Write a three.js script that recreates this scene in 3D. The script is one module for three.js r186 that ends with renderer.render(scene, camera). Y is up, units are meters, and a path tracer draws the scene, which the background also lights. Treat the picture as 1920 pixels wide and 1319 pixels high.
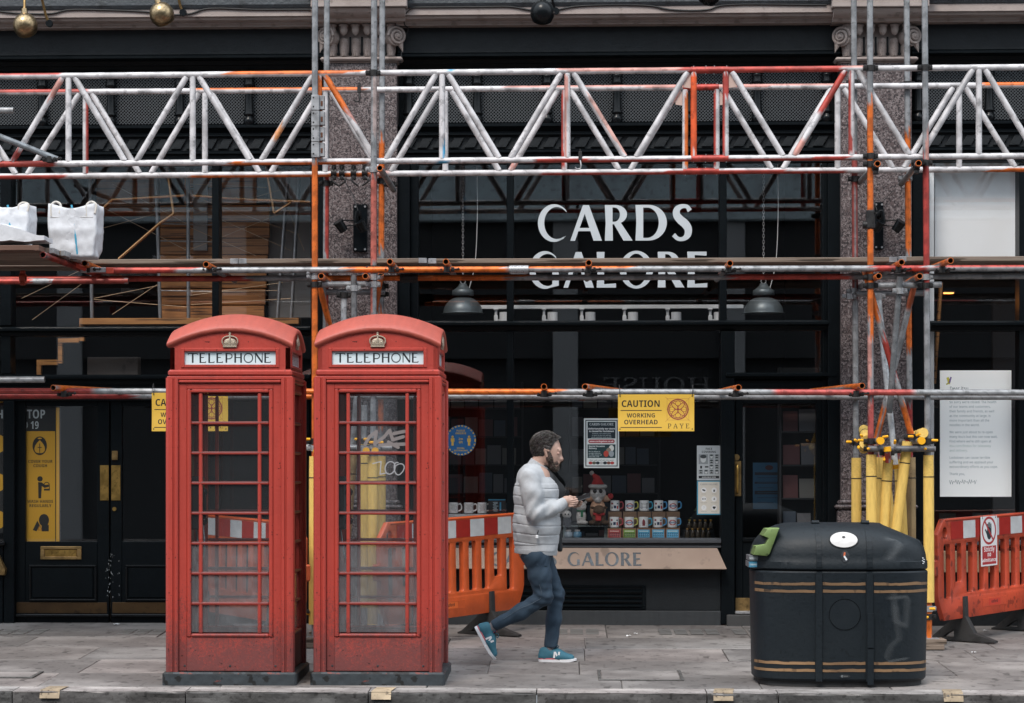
import * as THREE from 'three';
import { mergeGeometries, mergeVertices, toCreasedNormals } from 'three/addons/utils/BufferGeometryUtils.js';
import { MarchingCubes } from 'three/addons/objects/MarchingCubes.js';
import { FontLoader } from 'three/addons/loaders/FontLoader.js';
import { TextGeometry } from 'three/addons/geometries/TextGeometry.js';

// ---------- camera, sky, sun, exposure ----------
const scene = new THREE.Scene();
const FOCAL = 4533, CAM = new THREE.Vector3(0, 1.507, 20.6), YAW = 0.0384, CX = 886, CY = 870;   // 85 mm lens on a 1920 x 1319 frame, shifted
const camera = new THREE.PerspectiveCamera(2 * Math.atan(659.5 / FOCAL) * 180 / Math.PI, 1920 / 1319, 0.5, 200);
camera.position.copy(CAM);
camera.rotation.y = YAW;
camera.setViewOffset(1920, 1319, 960 - CX, 659.5 - CY, 1920, 1319);
scene.add(camera);
const renderer = new THREE.WebGLRenderer({ antialias: true });
renderer.toneMapping = THREE.LinearToneMapping;
renderer.toneMappingExposure = 1.88;
renderer.shadowMap.enabled = true;
{ // overcast sky: luminance rises towards the zenith, a little blue
  const W = 64, H = 32, d = new Float32Array(W * H * 4);
  for (let j = 0; j < H; j++) for (let i = 0; i < W; i++) {
    const s = Math.sin(((j + 0.5) / H - 0.5) * Math.PI), L = s > 0 ? 1.45 * (1 + 2 * s) / 3 : 0.2;
    const o = (j * W + i) * 4;
    d[o] = L * 0.91; d[o + 1] = L; d[o + 2] = L * 1.1; d[o + 3] = 1;
  }
  const t = new THREE.DataTexture(d, W, H, THREE.RGBAFormat, THREE.FloatType);
  t.mapping = THREE.EquirectangularReflectionMapping; t.magFilter = THREE.LinearFilter; t.needsUpdate = true;
  scene.background = t; scene.environment = t;
}
const sun = new THREE.DirectionalLight(0xfff4e8, 1.4);
sun.position.set(-5, 17, 13); sun.castShadow = true; sun.shadow.radius = 36;
Object.assign(sun.shadow.camera, { left: -8, right: 8, top: 8, bottom: -8, near: 1, far: 60 });
scene.add(sun, sun.target);

// ---------- helpers ----------
const V = (x, y, z) => new THREE.Vector3(x, y, z);
let seedN = 12345;
const rnd = () => { seedN = (seedN + 0x6d2b79f5) | 0; let t = Math.imul(seedN ^ (seedN >>> 15), 1 | seedN); t = (t + Math.imul(t ^ (t >>> 7), 61 | t)) ^ t; return ((t ^ (t >>> 14)) >>> 0) / 4294967296; };
const rr = (a, b) => a + (b - a) * rnd();
const ground = (z) => 0.03 * (4.18 - z);           // the pavement falls 3 % to the kerb
// survey of the photograph: the point at depth plane z that stands at image position (px, py)
function P(px, py, z) {
  const a = (px - CX) / FOCAL, b = -(py - CY) / FOCAL, c = Math.cos(YAW), s = Math.sin(YAW);
  const dx = a * c - s, dz = -c - a * s, t = (z - CAM.z) / dz;
  return V(CAM.x + dx * t, CAM.y + b * t, z);
}
const onGround = (px, py) => { let z = 3; for (let i = 0; i < 30; i++) { const p = P(px, py, z); z += (p.y - ground(z)) * -8; } const p = P(px, py, z); p.y = ground(z); return p; };
const names = {};
const numbered = (n) => { const k = names[n] = (names[n] ?? -1) + 1; return k ? n + '_' + String(k).padStart(3, '0') : n; };
function tag(o, label, category, group) { o.userData.label = label; o.userData.category = category; if (group) o.userData.group = group; return o; }
function thing(name, label, category, base = V(0, 0, 0), group) { const o = new THREE.Group(); o.name = numbered(name); o.position.copy(base); scene.add(o); return tag(o, label, category, group); }
function setting(name, base) { const o = new THREE.Group(); o.name = numbered(name); if (base) o.position.copy(base); o.userData.kind = 'structure'; scene.add(o); return o; }
function mesh(name, geo, mat, parent) { const m = new THREE.Mesh(geo, mat); m.name = parent === scene ? numbered(name) : name; m.castShadow = m.receiveShadow = true; parent.add(m); return m; }
// part whose geometry is given in scene coordinates, hung under a thing (or a part) that stands at its own base
function part(parent, name, geo, mat) { const m = mesh(name, geo, mat, parent); const b = V(0, 0, 0); for (let p = parent; p && p !== scene; p = p.parent) b.add(p.position); m.position.copy(b.negate()); return m; }
function solo(name, label, category, geo, mat, group) { geo.computeBoundingBox(); const b = geo.boundingBox, c = V((b.min.x + b.max.x) / 2, b.min.y, (b.min.z + b.max.z) / 2); const m = mesh(name, geo.clone().translate(-c.x, -c.y, -c.z), mat, scene); m.position.copy(c); return tag(m, label, category, group); }

function uvPos(g, k = 1) { // texture coordinates in metres, by the way each face points
  if (g.index) g = g.toNonIndexed();
  const p = g.attributes.position, uv = new Float32Array(p.count * 2), A = V(0, 0, 0), B = V(0, 0, 0), C = V(0, 0, 0);
  for (let i = 0; i < p.count; i += 3) {
    A.fromBufferAttribute(p, i); B.fromBufferAttribute(p, i + 1).sub(A); C.fromBufferAttribute(p, i + 2).sub(A); B.cross(C);
    const x = Math.abs(B.x), y = Math.abs(B.y), z = Math.abs(B.z);
    for (let j = 0; j < 3; j++) {
      const q = i + j, X = p.getX(q), Y = p.getY(q), Z = p.getZ(q);
      const [u, v] = x > y && x > z ? [Z, Y] : y > z ? [X, Z] : [X, Y];
      uv[q * 2] = u * k; uv[q * 2 + 1] = v * k;
    }
  }
  g.setAttribute('uv', new THREE.BufferAttribute(uv, 2));
  return g;
}
function flat(g) { if (g.index) g = g.toNonIndexed(); g.deleteAttribute('normal'); g.computeVertexNormals(); return uvPos(g); }
function crease(g, a = 0.6) { return uvPos(toCreasedNormals(g.index ? g : mergeVertices(g), a)); }
const only = (g) => { const o = g.index ? g.toNonIndexed() : g; const n = new THREE.BufferGeometry(); for (const k of ['position', 'normal', 'uv', 'color']) if (o.attributes[k]) n.setAttribute(k, o.attributes[k]); if (!n.attributes.normal) n.computeVertexNormals(); return n; };
const merge = (list) => { const l = list.map(only); const col = l.some((g) => g.attributes.color); if (col) for (const g of l) if (!g.attributes.color) g.setAttribute('color', new THREE.BufferAttribute(new Float32Array(g.attributes.position.count * 3).fill(1), 3)); for (const g of l) if (!g.attributes.uv) uvPos(g); return mergeGeometries(l); };
// box with chamfered edges, from its two corners
function box(x0, x1, y0, y1, z0, z1, b = 0.004) {
  if (x0 > x1) [x0, x1] = [x1, x0]; if (y0 > y1) [y0, y1] = [y1, y0]; if (z0 > z1) [z0, z1] = [z1, z0];
  b = Math.min(b, (x1 - x0) * 0.45, (y1 - y0) * 0.45, (z1 - z0) * 0.45);
  const lo = [x0, y0, z0], hi = [x1, y1, z1], pos = [];
  const vert = (s, ax) => [0, 1, 2].map((k) => (s[k] > 0 ? hi[k] : lo[k]) - (k === ax ? 0 : s[k] * b));
  const mid = V((x0 + x1) / 2, (y0 + y1) / 2, (z0 + z1) / 2);
  const tri = (a, c, d) => { const A = V(...a), B = V(...c), C = V(...d), n = B.clone().sub(A).cross(C.clone().sub(A)); if (n.dot(A.clone().add(B).add(C).divideScalar(3).sub(mid)) < 0) pos.push(...a, ...d, ...c); else pos.push(...a, ...c, ...d); };
  const quad = (a, c, d, e) => { tri(a, c, d); tri(a, d, e); };
  for (let ax = 0; ax < 3; ax++) {
    const u = (ax + 1) % 3, w = (ax + 2) % 3;
    for (const s of [-1, 1]) { const c = (i, j) => { const q = [0, 0, 0]; q[ax] = s; q[u] = i; q[w] = j; return vert(q, ax); }; quad(c(-1, -1), c(1, -1), c(1, 1), c(-1, 1)); }
    if (b > 0) for (const i of [-1, 1]) for (const j of [-1, 1]) { const e = (t, f) => { const q = [0, 0, 0]; q[ax] = t; q[u] = i; q[w] = j; return vert(q, f); }; quad(e(-1, u), e(1, u), e(1, w), e(-1, w)); }
  }
  if (b > 0) for (const i of [-1, 1]) for (const j of [-1, 1]) for (const k of [-1, 1]) { const q = [i, j, k]; tri(vert(q, 0), vert(q, 1), vert(q, 2)); }
  const g = new THREE.BufferGeometry(); g.setAttribute('position', new THREE.Float32BufferAttribute(pos, 3)); g.computeVertexNormals();
  return uvPos(g);
}
const cbox = (w, h, d, b) => box(-w / 2, w / 2, -h / 2, h / 2, -d / 2, d / 2, b);
// box between two image corners, standing between depth planes z0 (back) and z1 (front, where the corners are read)
function pbox(px0, py0, px1, py1, z0, z1, b) { const A = P(px0, py0, z1), B = P(px1, py1, z1); return box(A.x, B.x, A.y, B.y, z0, z1, b); }
const geoOf = (pos) => { const g = new THREE.BufferGeometry(); g.setAttribute('position', new THREE.Float32BufferAttribute(pos, 3)); g.computeVertexNormals(); return uvPos(g); };
// straight tube with optional paint marks [t0, t1, colour, side]; side 1 / -1: only the upper / lower (or right / left) flank
function tubeGeo(a, b, r, { col = [0.31, 0.315, 0.325], paint = [], open = false, n, seg = 12 } = {}) {
  const d = b.clone().sub(a), L = d.length(); d.normalize(); n = n ?? (paint.length ? Math.max(6, Math.round(L / 0.04)) : 1);
  const up = Math.abs(d.y) > 0.8 ? V(1, 0, 0) : V(0, 1, 0), e1 = up.clone().addScaledVector(d, -up.dot(d)).normalize(), e2 = d.clone().cross(e1);
  const pos = [], nor = [], uv = [], c = [], ix = [], ph = rnd() * 6;
  for (let i = 0; i <= n; i++) for (let j = 0; j <= seg; j++) {
    const t = i / n, w = j / seg * 2 * Math.PI, N = e1.clone().multiplyScalar(Math.cos(w)).addScaledVector(e2, Math.sin(w)), p = a.clone().addScaledVector(d, t * L).addScaledVector(N, r);
    pos.push(p.x, p.y, p.z); nor.push(N.x, N.y, N.z); uv.push(w * r + ph, t * L + ph);
    let q = col; const ragged = (Math.sin(w * 3 + ph) + Math.sin(w * 5 + ph * 2) + rnd() - 0.5) * 0.018 / L * 1.2;
    for (const [t0, t1, pc, side] of paint) if (t + ragged >= t0 && t + ragged <= t1 && (!side || Math.cos(w) * side > 0.05 + 0.12 * Math.sin(t * L * 2.3 + ph))) q = pc;
    c.push(...q);
  }
  for (let i = 0; i < n; i++) for (let j = 0; j < seg; j++) { const o = i * (seg + 1) + j; ix.push(o, o + 1, o + seg + 1, o + 1, o + seg + 2, o + seg + 1); }
  for (const [p, s] of [[a, -1], [b, 1]]) {
    const base = pos.length / 3, ri = open ? r * 0.8 : 0, endCol = open ? (paint.length ? paint[0][2] : col) : col;
    for (let j = 0; j <= seg; j++) {
      const w = j / seg * 2 * Math.PI, N = e1.clone().multiplyScalar(Math.cos(w)).addScaledVector(e2, Math.sin(w));
      for (const q of [r, ri]) { const v = p.clone().addScaledVector(N, q); pos.push(v.x, v.y, v.z); nor.push(d.x * s, d.y * s, d.z * s); uv.push(w, q); c.push(...endCol); }
      if (open) for (const q of [0, -0.3]) { const v = p.clone().addScaledVector(N, ri).addScaledVector(d, q * s); pos.push(v.x, v.y, v.z); nor.push(-N.x, -N.y, -N.z); uv.push(w, q); c.push(0.1, 0.08, 0.07); }
    }
    const st = open ? 4 : 2;
    for (let j = 0; j < seg; j++) for (let k = 0; k < st; k += 2) { const o = base + j * st + k; if (s > 0) ix.push(o, o + st, o + 1, o + st, o + st + 1, o + 1); else ix.push(o, o + 1, o + st, o + st, o + 1, o + st + 1); }
  }
  const g = new THREE.BufferGeometry();
  g.setAttribute('position', new THREE.Float32BufferAttribute(pos, 3)); g.setAttribute('normal', new THREE.Float32BufferAttribute(nor, 3)); g.setAttribute('uv', new THREE.Float32BufferAttribute(uv, 2)); g.setAttribute('color', new THREE.Float32BufferAttribute(c, 3)); g.setIndex(ix);
  return g;
}
const cyl = (a, b, r0, r1 = r0, seg = 14) => { const d = b.clone().sub(a), g = new THREE.CylinderGeometry(r1, r0, d.length(), seg); g.applyQuaternion(new THREE.Quaternion().setFromUnitVectors(V(0, 1, 0), d.clone().normalize())); const m = a.clone().add(b).multiplyScalar(0.5); return only(g.translate(m.x, m.y, m.z)); };
const lathe = (pts, seg = 20) => new THREE.LatheGeometry(pts.map(([r, y]) => new THREE.Vector2(r, y)), seg);
const bend = (pts, r, n = 24, seg = 8) => new THREE.TubeGeometry(new THREE.CatmullRomCurve3(pts), n, r, seg);
const poly = (pts, holes = []) => { const s = new THREE.Shape(pts.map(([x, y]) => new THREE.Vector2(x, y))); for (const h of holes) s.holes.push(new THREE.Path(h.map(([x, y]) => new THREE.Vector2(x, y)))); return s; };
const slab = (shape, depth, bev = 0, cs = 8) => new THREE.ExtrudeGeometry(shape, { depth, bevelEnabled: bev > 0, bevelSize: bev, bevelThickness: bev, bevelSegments: 2, curveSegments: cs, bevelOffset: -bev });
const ball = (x, y, z, rx, ry = rx, rz = rx, s = 16) => only(new THREE.SphereGeometry(1, s, Math.round(s * 0.7)).scale(rx, ry, rz).translate(x, y, z));

// ---------- textures ----------
function hash(x, y, s) { let h = Math.imul(x, 374761393) + Math.imul(y, 668265263) + Math.imul(s, 2147483) | 0; h = Math.imul(h ^ (h >>> 13), 1274126177); return ((h ^ (h >>> 16)) >>> 0) / 4294967296; }
function vnoise(u, v, f, s, fy = f) { // tileable value noise, f cells across
  const x = u * f, y = v * fy, i = Math.floor(x), j = Math.floor(y), a = x - i, b = y - j, sx = a * a * (3 - 2 * a), sy = b * b * (3 - 2 * b), m = (k, n) => ((k % n) + n) % n;
  const h = (p, q) => hash(m(p, f), m(q, fy), s);
  return (h(i, j) * (1 - sx) + h(i + 1, j) * sx) * (1 - sy) + (h(i, j + 1) * (1 - sx) + h(i + 1, j + 1) * sx) * sy;
}
const fbm = (u, v, f, s, o = 4, fy = f) => { let t = 0, a = 0.5, w = 0; for (let i = 0; i < o; i++) { t += a * vnoise(u, v, f << i, s + i, fy << i); w += a; a *= 0.5; } return t / w; };
function dataTex(size, metres, fn, srgb = true) {
  const d = new Uint8Array(size * size * 4);
  for (let j = 0; j < size; j++) for (let i = 0; i < size; i++) { const c = fn((i + 0.5) / size, (j + 0.5) / size), o = (j * size + i) * 4; const q = Array.isArray(c) ? c : [c, c, c]; for (let k = 0; k < 3; k++) d[o + k] = Math.max(0, Math.min(255, q[k] * 255)); d[o + 3] = 255; }
  const t = new THREE.DataTexture(d, size, size); t.wrapS = t.wrapT = THREE.RepeatWrapping; t.magFilter = THREE.LinearFilter; t.minFilter = THREE.LinearMipmapLinearFilter; t.generateMipmaps = true;
  if (srgb) t.colorSpace = THREE.SRGBColorSpace; t.repeat.set(1 / metres, 1 / metres); t.needsUpdate = true; return t;
}
function canvasTex(w, h, draw) { const c = document.createElement('canvas'); c.width = w; c.height = h; const g = c.getContext('2d'); draw(g, w, h); const t = new THREE.CanvasTexture(c); t.colorSpace = THREE.SRGBColorSpace; t.anisotropy = 8; return t; }
const re = (t, m) => { const c = t.clone(); c.repeat.set(1 / m, 1 / m); c.needsUpdate = true; return c; };
const mixc = (a, b, t) => a.map((x, i) => x + (b[i] - x) * t);
const st01 = (a, b, x) => { const t = Math.max(0, Math.min(1, (x - a) / (b - a))); return t * t * (3 - 2 * t); };

const T = {};
T.grain = dataTex(512, 0.5, (u, v) => 0.86 + 0.14 * fbm(u, v, 8, 1, 5) - 0.05 * hash(Math.floor(u * 512), Math.floor(v * 512), 3));
T.galv = dataTex(256, 0.35, (u, v) => { const n = fbm(u, v, 6, 11, 5); return 0.78 + 0.22 * st01(0.25, 0.7, n) - 0.16 * st01(0.64, 0.74, fbm(u, v, 16, 21, 4)); });
T.bump = dataTex(512, 0.5, (u, v) => fbm(u, v, 24, 5, 4), false);
T.granite = dataTex(512, 0.5, (u, v) => { const a = vnoise(u, v, 52, 31), b = vnoise(u, v, 60, 37), c = vnoise(u, v, 40, 41), e = vnoise(u, v, 90, 43); let q = mixc([0.74, 0.7, 0.7], [0.9, 0.87, 0.87], st01(0.4, 0.8, a)); q = mixc(q, [0.6, 0.54, 0.54], st01(0.5, 0.7, c)); q = mixc(q, [0.33, 0.3, 0.31], st01(0.58, 0.74, b)); return mixc(q, [0.42, 0.39, 0.4], 0.7 * st01(0.66, 0.78, e)); });
T.stone = dataTex(512, 1.2, (u, v) => { const n = fbm(u, v, 5, 51, 6); return mixc([0.80, 0.76, 0.74], [1, 0.98, 0.96], n).map((x) => x - 0.3 * st01(0.6, 0.75, fbm(u, v, 14, 57, 4)) * 0.5); });
T.flag = dataTex(1024, 1.6, (u, v) => { const n = fbm(u, v, 4, 61, 7), g = hash(Math.floor(u * 1024), Math.floor(v * 1024), 8), spot = st01(0.69, 0.76, fbm(u, v, 22, 67, 3)), gum = st01(0.83, 0.86, vnoise(u, v, 60, 69)); return mixc([0.74, 0.72, 0.71], [1, 0.985, 0.97], st01(0.25, 0.75, n)).map((x) => x * (0.93 + 0.07 * g) - 0.22 * spot - 0.1 * gum); });
T.flagBump = dataTex(512, 0.8, (u, v) => fbm(u, v, 10, 71, 6), false);
T.wood = dataTex(512, 1, (u, v) => { const w = fbm(u, v, 3, 81, 4, 24), f = fbm(u, v, 4, 85, 4, 90); return mixc([0.62, 0.56, 0.5], [1, 0.97, 0.92], w * 0.6 + f * 0.5).map((x) => x - 0.35 * st01(0.66, 0.72, fbm(u, v, 2, 88, 3, 60))); });
T.woodUp = dataTex(512, 1, (u, v) => { const w = fbm(u, v, 24, 81, 4, 3), f = fbm(u, v, 90, 85, 4, 4); return mixc([0.62, 0.56, 0.5], [1, 0.97, 0.92], w * 0.6 + f * 0.5); });
T.cloth = dataTex(512, 0.4, (u, v) => 0.8 + 0.12 * fbm(u, v, 12, 91, 5) + 0.12 * hash(Math.floor(u * 512), Math.floor(v * 512), 4));
T.denim = dataTex(512, 0.4, (u, v) => { const n = fbm(u, v, 6, 95, 5), w = (Math.sin((u + v) * 2 * Math.PI * 128) + 1) / 2; return mixc([0.6, 0.68, 0.74], [1, 1, 1], n * 0.8 + w * 0.2); });
T.knit = dataTex(256, 0.2, (u, v) => 0.5 + 0.5 * Math.sin(v * 2 * Math.PI * 20) * Math.sin(u * 2 * Math.PI * 20), false);
// old red gloss paint: rain film and chips
T.paint = dataTex(1024, 1.3, (u, v) => { const n = fbm(u, v, 4, 101, 6), s = fbm(u, v, 60, 103, 3, 6), chip = st01(0.86, 0.88, fbm(u, v, 70, 107, 3)); let q = mixc([0.8, 0.82, 0.84], [1, 1, 1], 0.6 * n + 0.5 * s); q = mixc(q, [0.26, 0.24, 0.26], chip * 0.8); return q; });
T.paintBump = dataTex(512, 0.3, (u, v) => fbm(u, v, 18, 111, 4), false);
T.dirty = dataTex(512, 1, (u, v) => { const n = fbm(u, v, 4, 121, 5, 3), s = fbm(u, v, 60, 125, 3, 6); return 1 - 0.07 * st01(0.35, 0.8, n) - 0.04 * st01(0.4, 0.8, s); }, false);
T.scuff = dataTex(1024, 1.4, (u, v) => { const n = fbm(u, v, 5, 131, 5), a = st01(0.66, 0.74, fbm(u, v, 5, 135, 4, 26)) * st01(0.5, 0.62, fbm(u, v, 6, 137, 3)), d = st01(0.86, 0.88, vnoise(u, v, 90, 139)); return mixc([0.72, 0.78, 0.84], [1, 1, 1], n).map((x) => x * (1 - 0.0 * a)).map((x, i) => x + (i * 0.0)).map((x) => x + 0.3 * a * 0 - 0.15 * d); });

T.spatter = dataTex(512, 0.6, (u, v) => { const a = fbm(u, v, 90, 141, 2), b = fbm(u, v, 8, 143, 5), c = fbm(u, v, 30, 147, 3); return mixc([1, 1, 1], [0.72, 0.86, 0.95], 0.8 * st01(0.3, 0.8, a * 0.35 + b * 0.7)).map((x) => x - 0.07 * st01(0.62, 0.72, c)); });
// the boxes' paint over their full height: rain film, chips, and grains of road dirt thrown up over the foot
T.box = dataTex(2048, 2.7, (u, v) => { const h = v * 2.7, a = fbm(u, v, 260, 161, 2), b = fbm(u, v, 22, 163, 5), s = fbm(u, v, 120, 167, 3, 10), n = fbm(u, v, 9, 169, 4), chip = st01(0.8, 0.82, fbm(u, v, 150, 171, 3)) * st01(0.45, 0.6, n);
  let q = mixc([0.84, 0.86, 0.88], [1, 1, 1], 0.6 * n + 0.5 * s); const g = 0.3 * vnoise(u, v, 900, 173) + 0.25 * a + b * 0.3 + s * 0.2, thr = 0.1 + 0.72 * Math.min(1, Math.max(0, h - 0.1) / 0.9); q = mixc(q, [0.5, 0.82, 0.98], 0.78 * st01(thr, thr + 0.42, g)); return mixc(q, [0.24, 0.23, 0.25], 0.8 * chip); });
T.plinth = dataTex(512, 0.6, (u, v) => { const a = fbm(u, v, 14, 151, 5), b = fbm(u, v, 9, 155, 5), q = mixc([0.13, 0.15, 0.165], [0.22, 0.25, 0.27], a); return mixc(mixc(q, [0.4, 0.2, 0.18], st01(0.66, 0.7, b)), [0.05, 0.055, 0.06], st01(0.62, 0.7, fbm(u, v, 12, 159, 4))); });
// ---------- materials ----------
const lin = (r, g, b) => new THREE.Color().setRGB(r, g, b);
const std = (c, rough, o = {}) => new THREE.MeshStandardMaterial({ color: lin(...c), roughness: rough, metalness: 0, ...o });
const phys = (c, rough, o = {}) => new THREE.MeshPhysicalMaterial({ color: lin(...c), roughness: rough, ...o });
const RED = [0.43, 0.055, 0.04], ORANGE = [0.68, 0.15, 0.02], PINK = [0.56, 0.27, 0.23], BLUE = [0.05, 0.35, 0.6], ALU = [0.6, 0.58, 0.59], GREY = [0.27, 0.275, 0.285];
const M = {
  black: phys([0.0048, 0.0072, 0.0092], 0.38, { specularIntensity: 0.22, map: T.grain, bumpMap: T.bump, bumpScale: 0.0012 }),
  blackDull: phys([0.0145, 0.0178, 0.021], 0.55, { specularIntensity: 0.5, map: T.grain, bumpMap: T.bump, bumpScale: 0.0015 }),
  blackGloss: phys([0.006, 0.0075, 0.009], 0.25, { specularIntensity: 0.5, map: T.grain }),
  mesh: std([0.06, 0.066, 0.072], 0.5),
  lead: std([0.06, 0.075, 0.09], 0.6, { map: T.stone, bumpMap: T.bump, bumpScale: 0.004 }),
  stone: std([0.41, 0.37, 0.36], 0.8, { map: T.stone, bumpMap: T.bump, bumpScale: 0.002 }),
  granite: std([0.3, 0.275, 0.272], 0.4, { map: T.granite }),
  tube: std([1, 1, 1], 0.42, { vertexColors: true, map: T.galv, metalness: 0.25, bumpMap: T.bump, bumpScale: 0.0006 }),
  alu: std([1, 1, 1], 0.5, { vertexColors: true, map: re(T.galv, 0.6), metalness: 0.1 }),
  coupler: std([0.035, 0.033, 0.033], 0.5, { metalness: 0.5, map: T.galv }),
  zinc: std([0.42, 0.42, 0.43], 0.4, { metalness: 0.5, map: T.galv }),
  board: std([0.29, 0.25, 0.228], 0.85, { map: T.wood, bumpMap: T.wood, bumpScale: 0.002 }),
  boardRed: std([0.2, 0.12, 0.1], 0.85, { map: T.wood, bumpMap: T.wood, bumpScale: 0.002 }),
  foam: std([0.86, 0.57, 0.14], 0.75, { map: T.grain, bumpMap: T.bump, bumpScale: 0.001 }),
  foamOld: std([0.45, 0.33, 0.17], 0.8, { map: T.flag }),
  cap: std([0.8, 0.38, 0.005], 0.5),
  red: std([0.46, 0.052, 0.035], 0.42, { map: T.box, bumpMap: T.paintBump, bumpScale: 0.0012 }),
  redRoof: std([0.45, 0.085, 0.056], 0.5, { map: T.paint, bumpMap: T.paintBump, bumpScale: 0.0012 }),  // paler copy of the box red; sky sheen is put into the roof colour
  redDirty: std([0.46, 0.052, 0.035], 0.6, { map: T.box, bumpMap: T.paintBump, bumpScale: 0.0012 }),
  plinth: std([1, 1, 1], 0.6, { map: T.plinth, bumpMap: T.flagBump, bumpScale: 0.004 }),
  crown: std([0.42, 0.35, 0.27], 0.45, { metalness: 0.35 }),
  brass: std([0.55, 0.34, 0.1], 0.32, { metalness: 0.9, map: T.galv }),
  brassOld: std([0.34, 0.22, 0.09], 0.4, { metalness: 0.7, map: T.galv }),
  bin: phys([0.0125, 0.0168, 0.02], 0.5, { specularIntensity: 0.5, map: T.scuff, bumpMap: T.bump, bumpScale: 0.0012 }),
  gold: std([0.3, 0.18, 0.09], 0.6, { map: T.flag }),
  orangePlastic: std([0.72, 0.115, 0.025], 0.42, { map: T.grain, bumpMap: T.bump, bumpScale: 0.001 }),
  redPlastic: std([0.68, 0.085, 0.032], 0.48, { map: T.flag, bumpMap: T.bump, bumpScale: 0.001 }),
  rubber: std([0.035, 0.036, 0.038], 0.75, { map: T.flag }),
  white: std([0.75, 0.76, 0.77], 0.6),
  whitePlastic: std([0.55, 0.56, 0.57], 0.5),
  glass: phys([1, 1, 1], 0.01, { transmission: 1, thickness: 0, ior: 1.9 })  /* both faces of a pane mirror, about 9 % together */,
  pane: phys([0.82, 0.84, 0.86], 0.02, { transmission: 0.98, thickness: 0, ior: 1.7 }),
  paneDirty: phys([0.5, 0.515, 0.54], 0.2, { transmission: 0.86, thickness: 0, transmissionMap: T.dirty }),
  vinyl: std([0.5, 0.545, 0.58], 0.6),
  cable: std([0.012, 0.012, 0.013], 0.5),
  steel: std([0.42, 0.42, 0.43], 0.35, { metalness: 0.8, map: T.galv }),
  oak: std([0.55, 0.28, 0.1], 0.5, { map: T.wood }),
  walnut: std([0.3, 0.135, 0.05], 0.5, { map: T.wood }),
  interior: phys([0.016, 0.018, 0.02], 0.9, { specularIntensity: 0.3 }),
  interiorMid: phys([0.045, 0.047, 0.05], 0.9, { specularIntensity: 0.3 }),
};
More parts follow.
